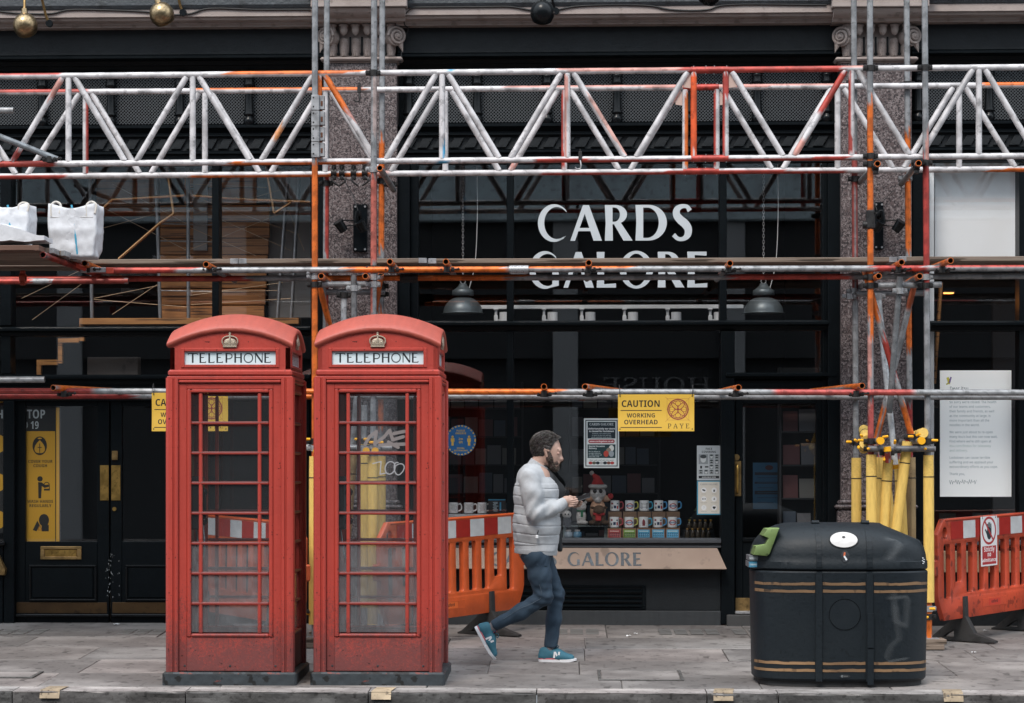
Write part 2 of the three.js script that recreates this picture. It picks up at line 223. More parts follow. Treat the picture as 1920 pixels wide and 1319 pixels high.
// ---------- ground: road, kerb, pavement ----------
const XL = -5.6, XR = 5.6, KERB = 4.57, KERBIN = 4.32;
{
  const road = setting('road');
  const asphalt = std([0.05, 0.05, 0.052], 0.9, { map: T.flag, bumpMap: T.flagBump, bumpScale: 0.01 });
  mesh('asphalt', box(-40, 40, -0.4, -0.135, KERB + 0.002, 22.6, 0), asphalt, road);
  mesh('far_pavement', box(-40, 40, -0.4, 0.0, 22.6, 27, 0.01), std([0.3, 0.28, 0.27], 0.85, { map: T.flag }), road);
  const pave = setting('pavement');
  const bed = std([0.08, 0.075, 0.072], 0.95, { map: T.flag });
  const sg = new THREE.BufferGeometry(), q = (z) => ground(z) - 0.014;
  mesh('bedding_mortar', geoOf([-14, q(0.0), -0.35, -14, q(KERBIN), KERBIN, 14, q(KERBIN), KERBIN, -14, q(0), -0.35, 14, q(KERBIN), KERBIN, 14, q(0), -0.35]), bed, pave);
  const tones = [[0.27, 0.256, 0.251], [0.295, 0.275, 0.27], [0.258, 0.25, 0.248], [0.315, 0.288, 0.28], [0.28, 0.262, 0.255], [0.245, 0.236, 0.233]].map((c) => std(c, 0.75, { map: T.flag, bumpMap: T.flagBump, bumpScale: 0.002 }));
  // rows of flagstones, read from the joints in the photograph
  const rows = [1172, 1197.5, 1217, 1240, 1266, 1293].map((y) => onGround(1200, y).z); rows[0] = -0.32; rows[rows.length - 1] = KERBIN;
  for (let r = 0; r < rows.length - 1; r++) {
    const zb = rows[r], zf = rows[r + 1]; let x = XL - rr(0, 0.8);
    while (x < XR) {
      const w = r === 0 ? rr(1.1, 1.9) : rr(0.65, 1.45), g = rr(0.003, 0.006), h = rr(-0.002, 0.002), h2 = h + rr(-0.002, 0.002);
      const geo = box(0, w - g, -0.05, 0, zb, zf - g, 0.005), p = geo.attributes.position;
      for (let i = 0; i < p.count; i++) p.setY(i, p.getY(i) + ground(p.getZ(i)) + h + (h2 - h) * p.getX(i) / w);
      geo.translate(x, 0, 0); geo.computeVertexNormals(); uvPos(geo);
      const du = rnd() * 3, uv = geo.attributes.uv; for (let i = 0; i < uv.count; i++) uv.setXY(i, uv.getX(i) + du, uv.getY(i) + du * 2.3);
      mesh('paving_slab', geo, tones[Math.floor(rnd() * (r === 0 ? 3 : 6))], pave);
      x += w;
    }
  }
  // pavement lights: rows of small dark glass lenses set in the strip along the shopfronts
  const lens = std([0.15, 0.145, 0.14], 0.5), fr = std([0.16, 0.15, 0.145], 0.8, { map: T.flag });
  for (const [px0, n] of [[-30, 4], [225, 3], [1040, 3], [1235, 4], [1375, 3]]) {
    const a = onGround(px0, 1187), list = [];
    for (let i = 0; i < n; i++) for (let j = 0; j < 4; j++) list.push(box(a.x + i * 0.13, a.x + i * 0.13 + 0.105, 0, 0.006, a.z - 0.24 + j * 0.115, a.z - 0.24 + j * 0.115 + 0.055, 0.002));
    const geo = merge(list), p = geo.attributes.position; for (let i = 0; i < p.count; i++) p.setY(i, p.getY(i) + ground(p.getZ(i)) + 0.002);
    geo.computeVertexNormals(); mesh('pavement_light', geo, lens, pave).userData.kind = 'stuff';
  }
  // inspection covers let into the flags
  const cover = (px0, py0, px1, py1, m) => {
    const a = onGround(px0, py1), b = onGround(px1, py0), d = 0.02;
    const mk = (x0, x1, z0, z1, h) => { const g = box(x0, x1, 0, h, z0, z1, 0.003), p = g.attributes.position; for (let i = 0; i < p.count; i++) p.setY(i, p.getY(i) + ground(p.getZ(i))); g.computeVertexNormals(); return g; };
    mesh('cover_frame', merge([mk(a.x, b.x, b.z, b.z + d, 0.008), mk(a.x, b.x, a.z - d, a.z, 0.008), mk(a.x, a.x + d, b.z + d, a.z - d, 0.008), mk(b.x - d, b.x, b.z + d, a.z - d, 0.008)]), std([0.11, 0.105, 0.1], 0.6, { metalness: 0.3, map: T.galv }), pave);
    mesh('inspection_cover', mk(a.x + d + 0.006, b.x - d - 0.006, b.z + d + 0.006, a.z - d - 0.006, 0.007), m, pave);
  };
  cover(1122, 1259, 1276, 1277, tones[0]); cover(-40, 1261, 82, 1272, tones[1]);
  const kerb = setting('kerb');
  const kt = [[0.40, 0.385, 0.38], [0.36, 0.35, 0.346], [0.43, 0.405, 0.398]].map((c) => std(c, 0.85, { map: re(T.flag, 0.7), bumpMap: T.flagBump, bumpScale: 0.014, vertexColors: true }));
  const joints = [-700, -330, 22, 347, 690, 1006, 1326, 1460, 1782, 2120, 2460].map((px) => P(px, 1300, KERB).x);
  for (let i = 0; i + 1 < joints.length; i++) {
    const x0 = joints[i] + 0.004, x1 = joints[i + 1] - 0.004, N = 26, K = 10, pos = [], prof = [];
    // cross section from the back edge over the rounded arris down the rough face
    for (let k = 0; k <= 4; k++) prof.push([KERBIN + 0.004 + (KERB - 0.012 - KERBIN) * k / 4, 0]);
    for (let k = 1; k <= 3; k++) { const a = k / 3 * Math.PI / 2; prof.push([KERB - 0.012 + 0.012 * Math.sin(a), -0.012 + 0.012 * Math.cos(a)]); }
    for (let k = 1; k <= 6; k++) prof.push([KERB, -0.012 - 0.03 * k]);
    const at = (k, j) => { const x = x0 + (x1 - x0) * j / N, n = fbm(x * 0.31 + 5, (k * 0.05 + i * 0.37) % 1, 12, 200 + i, 3) - 0.5; const e = k > 5 ? 0.022 : k > 3 ? 0.012 : 0.003; return [x, prof[k][1] + ground(prof[k][0]) + (k <= 6 ? n * e * 0.8 : 0) - 0.002, prof[k][0] + (k > 4 ? n * e - 0.006 : 0)]; };
    for (let k = 0; k + 1 < prof.length; k++) for (let j = 0; j < N; j++) { const a = at(k, j), b = at(k, j + 1), c = at(k + 1, j + 1), d = at(k + 1, j); pos.push(...a, ...d, ...c, ...a, ...c, ...b); }
    for (const j of [0, N]) for (let k = 0; k + 1 < prof.length; k++) { const a = at(k, j), b = at(k + 1, j); pos.push(...a, ...b, a[0], -0.2, KERBIN + 0.004); }
    const kg = geoOf(pos), kp = kg.attributes.position, kc = new Float32Array(kp.count * 3); // rough face coloured darker: tarry road dirt plus the shade of an upright face
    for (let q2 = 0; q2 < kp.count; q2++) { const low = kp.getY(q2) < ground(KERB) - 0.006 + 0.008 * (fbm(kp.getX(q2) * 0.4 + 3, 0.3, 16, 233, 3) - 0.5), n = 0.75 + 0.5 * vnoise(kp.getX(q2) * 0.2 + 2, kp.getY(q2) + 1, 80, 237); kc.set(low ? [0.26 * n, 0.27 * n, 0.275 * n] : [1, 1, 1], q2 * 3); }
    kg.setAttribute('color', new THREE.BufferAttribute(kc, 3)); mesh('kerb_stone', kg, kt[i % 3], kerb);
  }
  // cream loading marks painted across the kerb
  const paint = std([0.5, 0.405, 0.28], 0.8, { map: re(T.flag, 0.5) });
  for (const px of [94, 716, 1358, 1790]) {
    const x0 = P(px - 20, 1300, KERB).x, x1 = P(px + 17, 1300, KERB).x, gz = (z) => ground(z) + 0.006;
    mesh('kerb_mark', merge([geoOf([x0 + .02, gz(KERBIN + .03), KERBIN + .03, x0, gz(KERB - .015), KERB - .015, x1, gz(KERB - .015), KERB - .015, x0 + .02, gz(KERBIN + .03), KERBIN + .03, x1, gz(KERB - .015), KERB - .015, x1 + .02, gz(KERBIN + .03), KERBIN + .03]),
      geoOf([x0, gz(KERB - .015), KERB - .015, x0, -0.06, KERB + .014, x1, -0.06, KERB + .014, x0, gz(KERB - .015), KERB - .015, x1, -0.06, KERB + .014, x1, gz(KERB - .015), KERB - .015])]), paint, kerb);
  }
  // litter
  for (const [px, py, s] of [[1180, 1195, 0.05], [1192, 1191, 0.03], [218, 1173, 0.07], [1827, 1226, 0.035], [1850, 1185, 0.06]]) {
    const p = onGround(px, py), g = new THREE.PlaneGeometry(s, s * 0.6, 3, 3), q2 = g.attributes.position; g.rotateX(-Math.PI / 2); for (let i = 0; i < q2.count; i++) q2.setY(i, rr(0, 0.012)); g.rotateY(rr(0, 3)); g.computeVertexNormals();
    g.translate(p.x, p.y + 0.006, p.z); solo('litter_scrap', { 1180: 'larger scrap of white litter on the paving under the sloping card shop sign', 1192: 'tiny scrap of white litter beside a larger one on the paving', 218: 'white paper scrap lying at the foot of the black double doors', 1827: 'small white scrap on the paving in front of the red barrier foot', 1850: 'white scrap by the rear foot of the red barrier' }[px], 'litter', g, M.white);
  }
}

// ---------- shopfront helpers ----------
const GZ = -0.2;                                   // plane of the shop glass
const X = (px, z = -0.12) => P(px, 600, z).x;
const Y = (py, z = -0.12) => P(1060, py, z).y;
function mould(x0, x1, prof, m, parent, name) { // moulding: profile of [z, y] points run along the front
  const s = poly(prof), g = slab(s, x1 - x0, 0, 6); g.rotateY(Math.PI / 2); // shape x -> -z after the turn
  g.scale(1, 1, -1); const ix = g.index; g.translate(x0, 0, 0);
  return part(parent, name, crease(g, 0.5), m);
}
const XP = [[-700, X(611, 0)], [X(744, 0), X(1577, 0)], [X(1711, 0), 9]].map(([a, b]) => [Math.max(a, -7.5), Math.min(b, 7.5)]);   // the three bays between pilasters
const spindleGeo = (() => { const s = 0.46 / 100; return lathe([[0, 0], [0.012, 0.004], [0.03, 0.03], [0.036, 0.07], [0.036, 0.1], [0.018, 0.115], [0.034, 0.125], [0.036, 0.14], [0.03, 0.16], [0.027, 0.25], [0.022, 0.34], [0.03, 0.36], [0.03, 0.375], [0.02, 0.385], [0.036, 0.4], [0.036, 0.42], [0.028, 0.46], [0.036, 0.47], [0.036, 0.5], [0, 0.5]], 14); })();
function entablature(bay, t, spindles, isLeft) {
  const [x0, x1] = bay, y = (py, z) => Y(py, z);
  mould(x0, x1, [[0.02, y(-10, .2)], [0.22, y(-10, .2)], [0.22, y(4, .22)], [0.2, y(11, .2)], [0.02, y(11, .02)]], M.lead, t, 'lead_flashing');
  mould(x0, x1, [[-0.1, y(12, .16)], [0.19, y(12, .19)], [0.19, y(26, .19)], [0.16, y(26.5, .16)], [0.16, y(29, .16)], [0.15, y(33, .15)], [0.11, y(37, .11)], [0.085, y(38.5, .085)], [0.085, y(41, .085)], [0.06, y(41.5, .06)], [0.055, y(46, .055)], [-0.1, y(46, .05)]], M.stone, t, 'stone_cornice');
  part(t, 'fascia_board', box(x0, x1, y(47, -.06), y(98, -.06), -0.3, -0.06, 0.003), M.blackDull);
  mould(x0, x1, [[-0.3, y(98.5, -.06)], [-0.03, y(98.5, -.03)], [-0.015, y(100, -.015)], [-0.015, y(104, -.015)], [-0.04, y(107, -.04)], [-0.09, y(110, -.09)], [-0.11, y(118, -.11)], [-0.125, y(119, -.125)], [-0.15, y(127, -.15)], [-0.3, y(127, -.15)]], M.black, t, 'fascia_moulding');
  // grille: backing board, diagonal wires, turned drops
  part(t, 'grille_backing', box(x0, x1, y(127.5, -.25), y(231, -.25), -0.3, -0.26, 0), M.blackGloss);
  const gx0 = x0 + 0.06, gx1 = x1 - 0.06, ya = y(231, -.2) + 0.01, yb = y(128, -.2) - 0.01, H = yb - ya, pitch = 0.028, list = [];
  for (let x = gx0 - H; x < gx1; x += pitch) for (const s of [1, -1]) {
    let a = x, b = x + H, u0 = Math.max(a, gx0), u1 = Math.min(b, gx1); if (u1 - u0 < 0.02) continue;
    const yy = (u) => s > 0 ? ya + (u - a) : yb - (u - a), w = 0.0022, z = s > 0 ? -0.198 : -0.201;
    const A = V(u0, yy(u0), z), B = V(u1, yy(u1), z), n = V(-s * w, w, 0).multiplyScalar(0.9);
    for (const [dz, k] of [[0, 1]]) list.push(A.x - n.x, A.y - n.y, A.z, B.x - n.x, B.y - n.y, B.z, B.x + n.x, B.y + n.y, B.z, A.x - n.x, A.y - n.y, A.z, B.x + n.x, B.y + n.y, B.z, A.x + n.x, A.y + n.y, A.z,
      A.x - n.x, A.y - n.y, A.z - .003, A.x - n.x, A.y - n.y, A.z, B.x - n.x, B.y - n.y, B.z, A.x + n.x, A.y + n.y, A.z, A.x + n.x, A.y + n.y, A.z - .003, B.x + n.x, B.y + n.y, B.z);
  }
  part(t, 'wire_grille', geoOf(list), M.mesh).userData.kind = 'stuff';
  for (const px of spindles) { const m = mesh('turned_drop', spindleGeo, M.blackGloss, t); m.scale.set(1.35, 0.92, 1.35); m.position.set(X(px, -.15), y(239, -.15), -0.15).sub(t.position); }
  mould(x0, x1, [[-0.3, y(231, -.16)], [-0.105, y(231, -.105)], [-0.095, y(232.5, -.095)], [-0.095, y(236, -.095)], [-0.12, y(239, -.12)], [-0.15, y(246, -.15)], [-0.15, y(249, -.15)], [-0.13, y(249.5, -.13)], [-0.13, y(252, -.13)], [-0.16, y(253, -.16)], [-0.3, y(253, -.16)]], M.black, t, 'frieze_moulding');
  part(t, 'frieze_backing', box(x0, x1, y(254, -.2), y(280, -.2), -0.3, -0.175, 0), M.blackDull);
  // slanted fret blocks with little pyramids between
  const w = 0.115, h = y(257, -.15) - y(276, -.15), sl = 0.05, fg = crease(slab(poly([[0, 0], [w - 0.03, 0], [w - 0.03 + sl, h], [sl, h]]), 0.022, 0.004), 0.3), bgp = new THREE.ConeGeometry(0.017, 0.04, 4).rotateX(Math.PI);
  for (let x = x0 + 0.03; x < x1 - 0.15; x += 0.1355) {
    const m = mesh('fret_block', fg, M.blackDull, t); m.position.set(x, y(276, -.15), -0.178).sub(t.position);
    const b = mesh('fret_bead', bgp, M.blackGloss, t); b.position.set(x + 0.105, y(268, -.15), -0.165).sub(t.position);
  }
  mould(x0, x1, [[-0.3, y(280.5, -.16)], [-0.12, y(280.5, -.12)], [-0.11, y(282, -.11)], [-0.11, y(285, -.11)], [-0.14, y(288, -.14)], [-0.14, y(298, -.14)], [-0.155, y(299, -.15)], [-0.155, y(306, -.15)], [-0.3, y(306, -.15)]], M.black, t, 'window_head');
}
// a sheet of glass between image corners
const paneGeo = (px0, py0, px1, py1, z = GZ) => { const A = P(px0, py0, z), B = P(px1, py1, z); return new THREE.PlaneGeometry(B.x - A.x, A.y - B.y).translate((A.x + B.x) / 2, (A.y + B.y) / 2, z); };
const bar = (t, name, px0, py0, px1, py1, z0 = -0.3, z1 = -0.12, m = M.black, b = 0.006) => part(t, name, pbox(px0, py0, px1, py1, z0, z1, b), m);

// hand-cut letters, flared roman capitals, 1 unit high
const ell = (cx, cy, rx, ry, a0, a1, n = 28) => Array.from({ length: n + 1 }, (_, i) => { const a = (a0 + (a1 - a0) * i / n) * Math.PI / 180; return [cx + rx * Math.cos(a), cy + ry * Math.sin(a)]; });
const ribbon = (sp) => { const c = new THREE.CatmullRomCurve3(sp.map(([x, y, w]) => V(x, y, w))), L = [], R = []; for (let i = 0; i <= 40; i++) { const p = c.getPoint(i / 40), d = c.getTangent(i / 40), n = Math.hypot(d.x, d.y); L.push([p.x - d.y / n * p.z, p.y + d.x / n * p.z]); R.unshift([p.x + d.y / n * p.z, p.y - d.x / n * p.z]); } return poly([...L, ...R]); };
const GLYPH = {
  C: [0.86, [poly([...ell(0.47, 0.5, 0.46, 0.53, 42, 318), [0.74, 0.06], ...ell(0.55, 0.5, 0.36, 0.45, 302, 58), [0.83, 0.80]])]],
  G: [0.95, [poly([...ell(0.47, 0.5, 0.46, 0.53, 46, 290), [0.88, 0.06], [0.88, 0.47], [0.69, 0.47], [0.69, 0.1], ...ell(0.55, 0.5, 0.36, 0.45, 282, 58), [0.82, 0.8]])]],
  A: [0.88, [poly([[0, 0], [0.36, 1.0], [0.53, 1.0], [0.9, 0], [0.66, 0], [0.57, 0.27], [0.23, 0.27], [0.135, 0]], [[[0.265, 0.36], [0.54, 0.36], [0.41, 0.76]]])]],
  R: [0.8, [poly([[0.03, 0], [0.055, 0.5], [0.03, 1], ...ell(0.33, 0.735, 0.33, 0.265, 90, -62, 20), [0.82, 0], [0.56, 0], [0.29, 0.46], [0.25, 0.46], [0.26, 0]], [[[0.25, 0.53], [0.25, 0.93], ...ell(0.3, 0.73, 0.16, 0.2, 90, -90, 14)]])]],
  D: [0.98, [poly([[0.03, 0], [0.055, 0.5], [0.03, 1], ...ell(0.4, 0.5, 0.52, 0.5, 90, -90)], [[[0.25, 0.075], [0.25, 0.925], ...ell(0.36, 0.5, 0.33, 0.425, 90, -90)]])]],
  S: [0.66, [ribbon([[0.52, 0.83, 0.07], [0.44, 0.945, 0.055], [0.29, 0.955, 0.062], [0.16, 0.87, 0.09], [0.145, 0.72, 0.105], [0.25, 0.58, 0.115], [0.39, 0.46, 0.118], [0.475, 0.31, 0.108], [0.45, 0.14, 0.09], [0.33, 0.045, 0.06], [0.18, 0.05, 0.055], [0.06, 0.16, 0.06]])]],
  L: [0.62, [poly([[0.03, 0], [0.055, 0.5], [0.03, 1], [0.26, 1], [0.245, 0.5], [0.25, 0.095], [0.6, 0.12], [0.6, 0]])]],
  O: [1.04, [poly(ell(0.51, 0.5, 0.49, 0.53, 0, 360, 44), [ell(0.51, 0.5, 0.3, 0.45, 0, 360, 44)])]],
  E: [0.66, [poly([[0.03, 0], [0.055, 0.5], [0.03, 1], [0.6, 1], [0.6, 0.885], [0.25, 0.905], [0.25, 0.56], [0.53, 0.575], [0.53, 0.455], [0.25, 0.47], [0.25, 0.095], [0.62, 0.12], [0.62, 0]])]],
};
const glyphGeo = {};
function word(text, parent, mat, place, thick = 0.012) { // place(mesh, pen): sets position; returns letters
  let pen = 0;
  for (const ch of text) { if (ch === ' ') { pen += 0.4; continue; } const [w, shapes] = GLYPH[ch]; const g = glyphGeo[ch] ??= only(slab(shapes[0], thick, 0)); const m = mesh('letter', g, mat, parent); place(m, pen); pen += w + 0.07; }
  return pen;
}
const wordWidth = (t) => [...t].reduce((s, c) => s + (c === ' ' ? 0.4 : GLYPH[c][0] + 0.07), 0) - 0.07;

// ---------- building above and behind ----------
{
  const t = thing('terrace_building', 'dark upper storey wall above the stone cornice line', 'building', V(0, 4.6, -0.3));
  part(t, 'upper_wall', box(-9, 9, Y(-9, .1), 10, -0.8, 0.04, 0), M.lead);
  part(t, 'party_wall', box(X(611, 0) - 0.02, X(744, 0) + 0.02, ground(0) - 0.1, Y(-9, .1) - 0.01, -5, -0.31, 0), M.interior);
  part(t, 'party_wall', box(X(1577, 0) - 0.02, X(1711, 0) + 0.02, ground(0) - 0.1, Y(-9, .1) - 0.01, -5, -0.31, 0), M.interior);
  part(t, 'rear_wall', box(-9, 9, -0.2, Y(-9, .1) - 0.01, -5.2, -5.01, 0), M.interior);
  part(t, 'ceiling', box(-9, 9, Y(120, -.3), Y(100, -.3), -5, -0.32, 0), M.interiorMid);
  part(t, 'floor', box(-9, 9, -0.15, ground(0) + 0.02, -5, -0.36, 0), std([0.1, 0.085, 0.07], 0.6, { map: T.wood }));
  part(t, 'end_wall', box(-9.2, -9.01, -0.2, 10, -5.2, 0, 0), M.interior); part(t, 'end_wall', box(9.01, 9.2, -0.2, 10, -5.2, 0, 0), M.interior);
}

// ---------- granite pilasters with carved capitals ----------
function pilaster(pxa, pxb, label) {
  const xa = X(pxa, 0), xb = X(pxb, 0), w = xb - xa, cx = (xa + xb) / 2, y0 = ground(0) - 0.03;
  const t = thing('granite_pilaster', label, 'pilaster', V(cx, y0, 0), 'pilasters between the shopfronts');
  const yr = (py) => P((pxa + pxb) / 2, py, 0).y;
  part(t, 'shaft', box(xa, xb, yr(938), yr(118), -0.3, 0, 0.004), M.granite);
  const ring = (yA, yB, out, m, name) => part(t, name, box(xa - out, xb + out, yA, yB, -0.3, out, Math.min(0.02, (yB - yA) * 0.4)), m);
  ring(yr(955), yr(947), 0.05, M.granite, 'base_torus'); ring(yr(947), yr(938), 0.025, M.granite, 'base_fillet');
  ring(y0, yr(955), 0.03, M.granite, 'base_block');
  ring(yr(118), yr(115), 0.015, M.stone, 'astragal_fillet'); ring(yr(115), yr(108), 0.05, M.stone, 'astragal');
  // bell of the capital: fluted with upright leaves
  const yb = yr(108), yt = yr(47), h = yt - yb;
  part(t, 'capital_bell', box(xa + 0.02, xb - 0.02, yb, yt, -0.3, -0.035, 0.006), M.stone);
  const n = 6, step = w / n;
  for (let i = 0; i < n; i++) {
    const lx = xa + step * (i + 0.5), pts = []; // leaf: ribbed tongue rising out of the bell
    const g = new THREE.PlaneGeometry(step * 0.8, h * 0.52, 8, 12), p = g.attributes.position;
    for (let k = 0; k < p.count; k++) { const u = p.getX(k) / (step * 0.4), v = p.getY(k) / (h * 0.52) + 0.5; p.setZ(k, 0.05 * (1 - u * u) + 0.012 * Math.abs(Math.sin(v * 18 - Math.abs(u) * 4)) + 0.03 * v * v); p.setX(k, p.getX(k) * (0.75 + 0.25 * Math.sin(v * 3))); }
    g.computeVertexNormals(); const m = mesh('leaf', g, M.stone, t); m.position.set(lx, yb + h * 0.3, -0.03).sub(t.position);
    if (i < n) { const s = mesh('egg', eggGeo(step * 0.42, h * 0.36), M.stone, t); s.position.set(lx, yb + h * 0.83, 0.04).sub(t.position); }
  }
  for (let i = 0; i < n - 1; i++) part(t, 'painted_groove_shade', merge([box(xa + step * (i + 1) - 0.008, xa + step * (i + 1) + 0.008, yb + h * 0.12, yb + h * 0.66, -0.037, -0.032, 0.001), cyl(V(xa + step * (i + 1), yb + h * 0.13, -0.037), V(xa + step * (i + 1), yb + h * 0.13, -0.03), 0.015)]), M.blackDull);  // dark strips laid on the bell; groove shade is put into their colour
  for (const s of [-1, 1]) { // scrolled volutes at the corners
    const pts = []; for (let k = 0; k <= 46; k++) { const a = k / 46 * Math.PI * 4.6, r = 0.082 * (1 - k / 52); pts.push(V(-s * Math.cos(a) * r, Math.sin(a) * r, 0.02 * k / 46)); }
    const g = merge([bend(pts, 0.0135, 90, 7), ball(0, 0, 0.022, 0.022), only(new THREE.CylinderGeometry(0.08, 0.08, 0.1, 24).rotateX(Math.PI / 2).translate(0, 0, -0.055))]);
    const m = mesh('volute', g, M.stone, t); m.position.set(cx + s * (w / 2 + 0.005), yb + h * 0.62, 0.055).sub(t.position); m.rotation.y = s * 0.5;
    const lf = mesh('volute_leaf', new THREE.ConeGeometry(0.035, 0.1, 7).rotateX(Math.PI), M.stone, t); lf.position.set(cx + s * (w / 2 + 0.04), yb + h * 0.3, 0.03).sub(t.position); lf.rotation.z = s * 0.3;
  }
  // abacus, the cornice breaking forward above
  const o = 0.045;
  mould(xa - o - 0.04, xb + o + 0.04, [[-0.1, yr(26)], [0.27, yr(26)], [0.25, yr(33)], [0.2, yr(40)], [0.17, yr(41)], [0.15, yr(46)], [-0.1, yr(46)]], M.stone, t, 'abacus');
  part(t, 'cornice_break', box(xa - o - 0.06, xb + o + 0.06, yr(25), yr(6), -0.1, 0.3, 0.006), M.stone);
  part(t, 'cornice_break_cap', box(xa - o - 0.09, xb + o + 0.09, yr(5), yr(-12), -0.1, 0.33, 0.01), M.lead);
}
function eggGeo(r, h) { return lathe([[0, -h * 0.5], [r * 0.25, -h * 0.46], [r * 0.6, -h * 0.3], [r * 0.8, -h * 0.05], [r * 0.72, h * 0.2], [r, h * 0.32], [r, h * 0.45], [r * 0.6, h * 0.5]], 14); }
pilaster(612, 744, 'speckled granite pilaster with scrolled capital behind the telephone boxes');
pilaster(1577, 1710, 'speckled granite pilaster with scrolled capital behind the litter bin');
// ---------- middle shopfront: the card shop ----------
const shop = thing('card_shop_front', 'black shopfront of the card shop between the two granite pilasters', 'shopfront', V((XP[1][0] + XP[1][1]) / 2, ground(0), -0.12));
{
  const t = shop;
  entablature(XP[1], t, [766, 894.5, 1026, 1157, 1289, 1420, 1551]);
  // frame
  bar(t, 'jamb', 743, 306, 768, 1172, -0.3, -0.06); bar(t, 'jamb_bead', 769, 306, 784, 1172, -0.3, -0.13);
  bar(t, 'jamb', 1553, 306, 1578, 1172, -0.3, -0.06); bar(t, 'jamb_bead', 1543, 306, 1552, 1150, -0.3, -0.13);
  bar(t, 'mullion', 950, 306, 963, 602, -0.3, -0.1); bar(t, 'mullion', 950, 621, 963, 1010, -0.3, -0.1); bar(t, 'mullion', 1350, 306, 1363, 602, -0.3, -0.1);
  mould(X(785), X(1553), [[-0.3, Y(602)], [-0.08, Y(602)], [-0.05, Y(605, -.05)], [-0.05, Y(609, -.05)], [-0.09, Y(613, -.09)], [-0.11, Y(620, -.11)], [-0.3, Y(620, -.11)]], M.black, t, 'transom');
  bar(t, 'door_jamb', 1352, 621, 1378, 1172, -0.3, -0.08);
  // glass
  for (const [a, b, c, d] of [[784, 306, 950, 604], [963, 306, 1350, 604], [1363, 306, 1543, 604], [784, 620, 950, 1012], [963, 620, 1352, 1012], [1378, 620, 1546, 700]]) part(t, 'pane', paneGeo(a, b, c, d), M.glass);
  bar(t, 'edge_bead', 784, 607, 792, 1012, -0.24, -0.16, M.blackGloss);
  // door
  const door = part(t, 'door', merge([pbox(1379, 744, 1393, 1150, -0.25, -0.17, 0.005), pbox(1531, 744, 1553, 1150, -0.25, -0.17, 0.005), pbox(1393, 744, 1531, 757, -0.25, -0.17, 0.005), pbox(1393, 1016, 1531, 1150, -0.25, -0.17, 0.005)]), M.black);
  part(door, 'door_glass', paneGeo(1393, 757, 1531, 1016, -0.21), M.glass);
  part(door, 'kick_plate', pbox(1379, 1122, 1531, 1147, -0.168, -0.162, 0.002), M.brassOld);
  part(door, 'glazing_ledge', pbox(1392, 1009, 1533, 1016, -0.17, -0.15, 0.004), M.blackGloss);
  const hp = part(door, 'handle_plate', pbox(1375, 865, 1390, 931, -0.165, -0.155, 0.003), M.brassOld);
  { const a = P(1383, 872, -0.1), b = P(1383, 925, -0.1); part(door, 'pull_handle', bend([V(a.x, a.y, -0.155), V(a.x, a.y - 0.01, -0.105), V(a.x, (a.y + b.y) / 2, -0.098), V(a.x, b.y + 0.01, -0.105), V(a.x, b.y, -0.155)], 0.011, 24, 10), M.brass); }
  { const a = P(1381, 858, -0.16); part(door, 'lock', merge([cyl(V(a.x, a.y, -0.17), V(a.x, a.y, -0.15), 0.028), cyl(V(a.x, a.y, -0.15), V(a.x, a.y, -0.143), 0.014)]), M.brassOld); }
  bar(t, 'door_head', 1378, 713, 1553, 743, -0.3, -0.15);
  mould(X(1361), X(1568), [[-0.3, Y(700)], [-0.07, Y(700)], [-0.05, Y(702, -.05)], [-0.05, Y(706, -.05)], [-0.1, Y(712, -.1)], [-0.3, Y(712, -.1)]], M.black, t, 'fanlight_sill');
  part(t, 'door_step', box(X(1362), X(1577), ground(0) - 0.03, Y(1153, -.02), -0.36, -0.02, 0.006), std([0.06, 0.065, 0.07], 0.7, { map: T.stone }));
  bar(t, 'threshold', 1379, 1147, 1553, 1153, -0.28, -0.06, M.zinc);
  // sill, sloping sign board, stall riser
  mould(X(742), X(1352) - 0.003, [[-0.32, Y(1010)], [-0.1, Y(1010)], [-0.06, Y(1013, -.06)], [-0.06, Y(1018, -.06)], [-0.1, Y(1020, -.1)], [-0.1, Y(1023, -.1)], [-0.07, Y(1024, -.07)], [-0.07, Y(1027, -.07)], [-0.32, Y(1027, -.07)]], std([0.07, 0.075, 0.085], 0.45, { map: T.grain }), t, 'window_sill');
  const yA = Y(1028, -.07), zA = -0.07, zB = 0.06, yB = Y(1067, zB), xl = X(742, 0), xa = X(1345, -0.07), xb = X(1363, zB);
  const board = part(t, 'sloping_sign_board', geoOf([xl, yA, zA, xl, yB, zB, xb, yB, zB, xl, yA, zA, xb, yB, zB, xa, yA, zA, xl, yB, zB, xl, yB - .012, zA, xb, yB - .012, zA, xl, yB, zB, xb, yB - .012, zA, xb, yB, zB, xa, yA, zA, xb, yB, zB, xb, yB - .012, zA]), std([0.36, 0.285, 0.235], 0.75, { map: T.stone }));
  const slope = Math.atan2(zB - zA, yA - yB), hgt = (P(1060, 1037, 0).y - P(1060, 1061.5, 0).y) / Math.cos(slope) * 0.98;
  const ink = std([0.125, 0.155, 0.185], 0.7, { map: T.flag });
  const wl = (px0, px1, txt) => { const A = P(px0, 1061, zB), B = P(px1, 1061, zB), s = (B.x - A.x) / wordWidth(txt), f = (P(1060, 1061.5, zB).y - yB) / (yA - yB); word(txt, board, ink, (m, pen) => { m.scale.set(s, hgt, 0.15); m.rotation.x = -slope; m.position.set(A.x + pen * s, yB + (yA - yB) * f, zB + (zA - zB) * f + 0.0015); }); };
  wl(919, 1046, 'CARDS'); wl(1064, 1204, 'GALORE');
  part(t, 'stall_riser', box(X(742), X(1352) - 0.003, Y(1145, -.1), Y(1066, -.1), -0.3, -0.1, 0.004), M.blackDull);
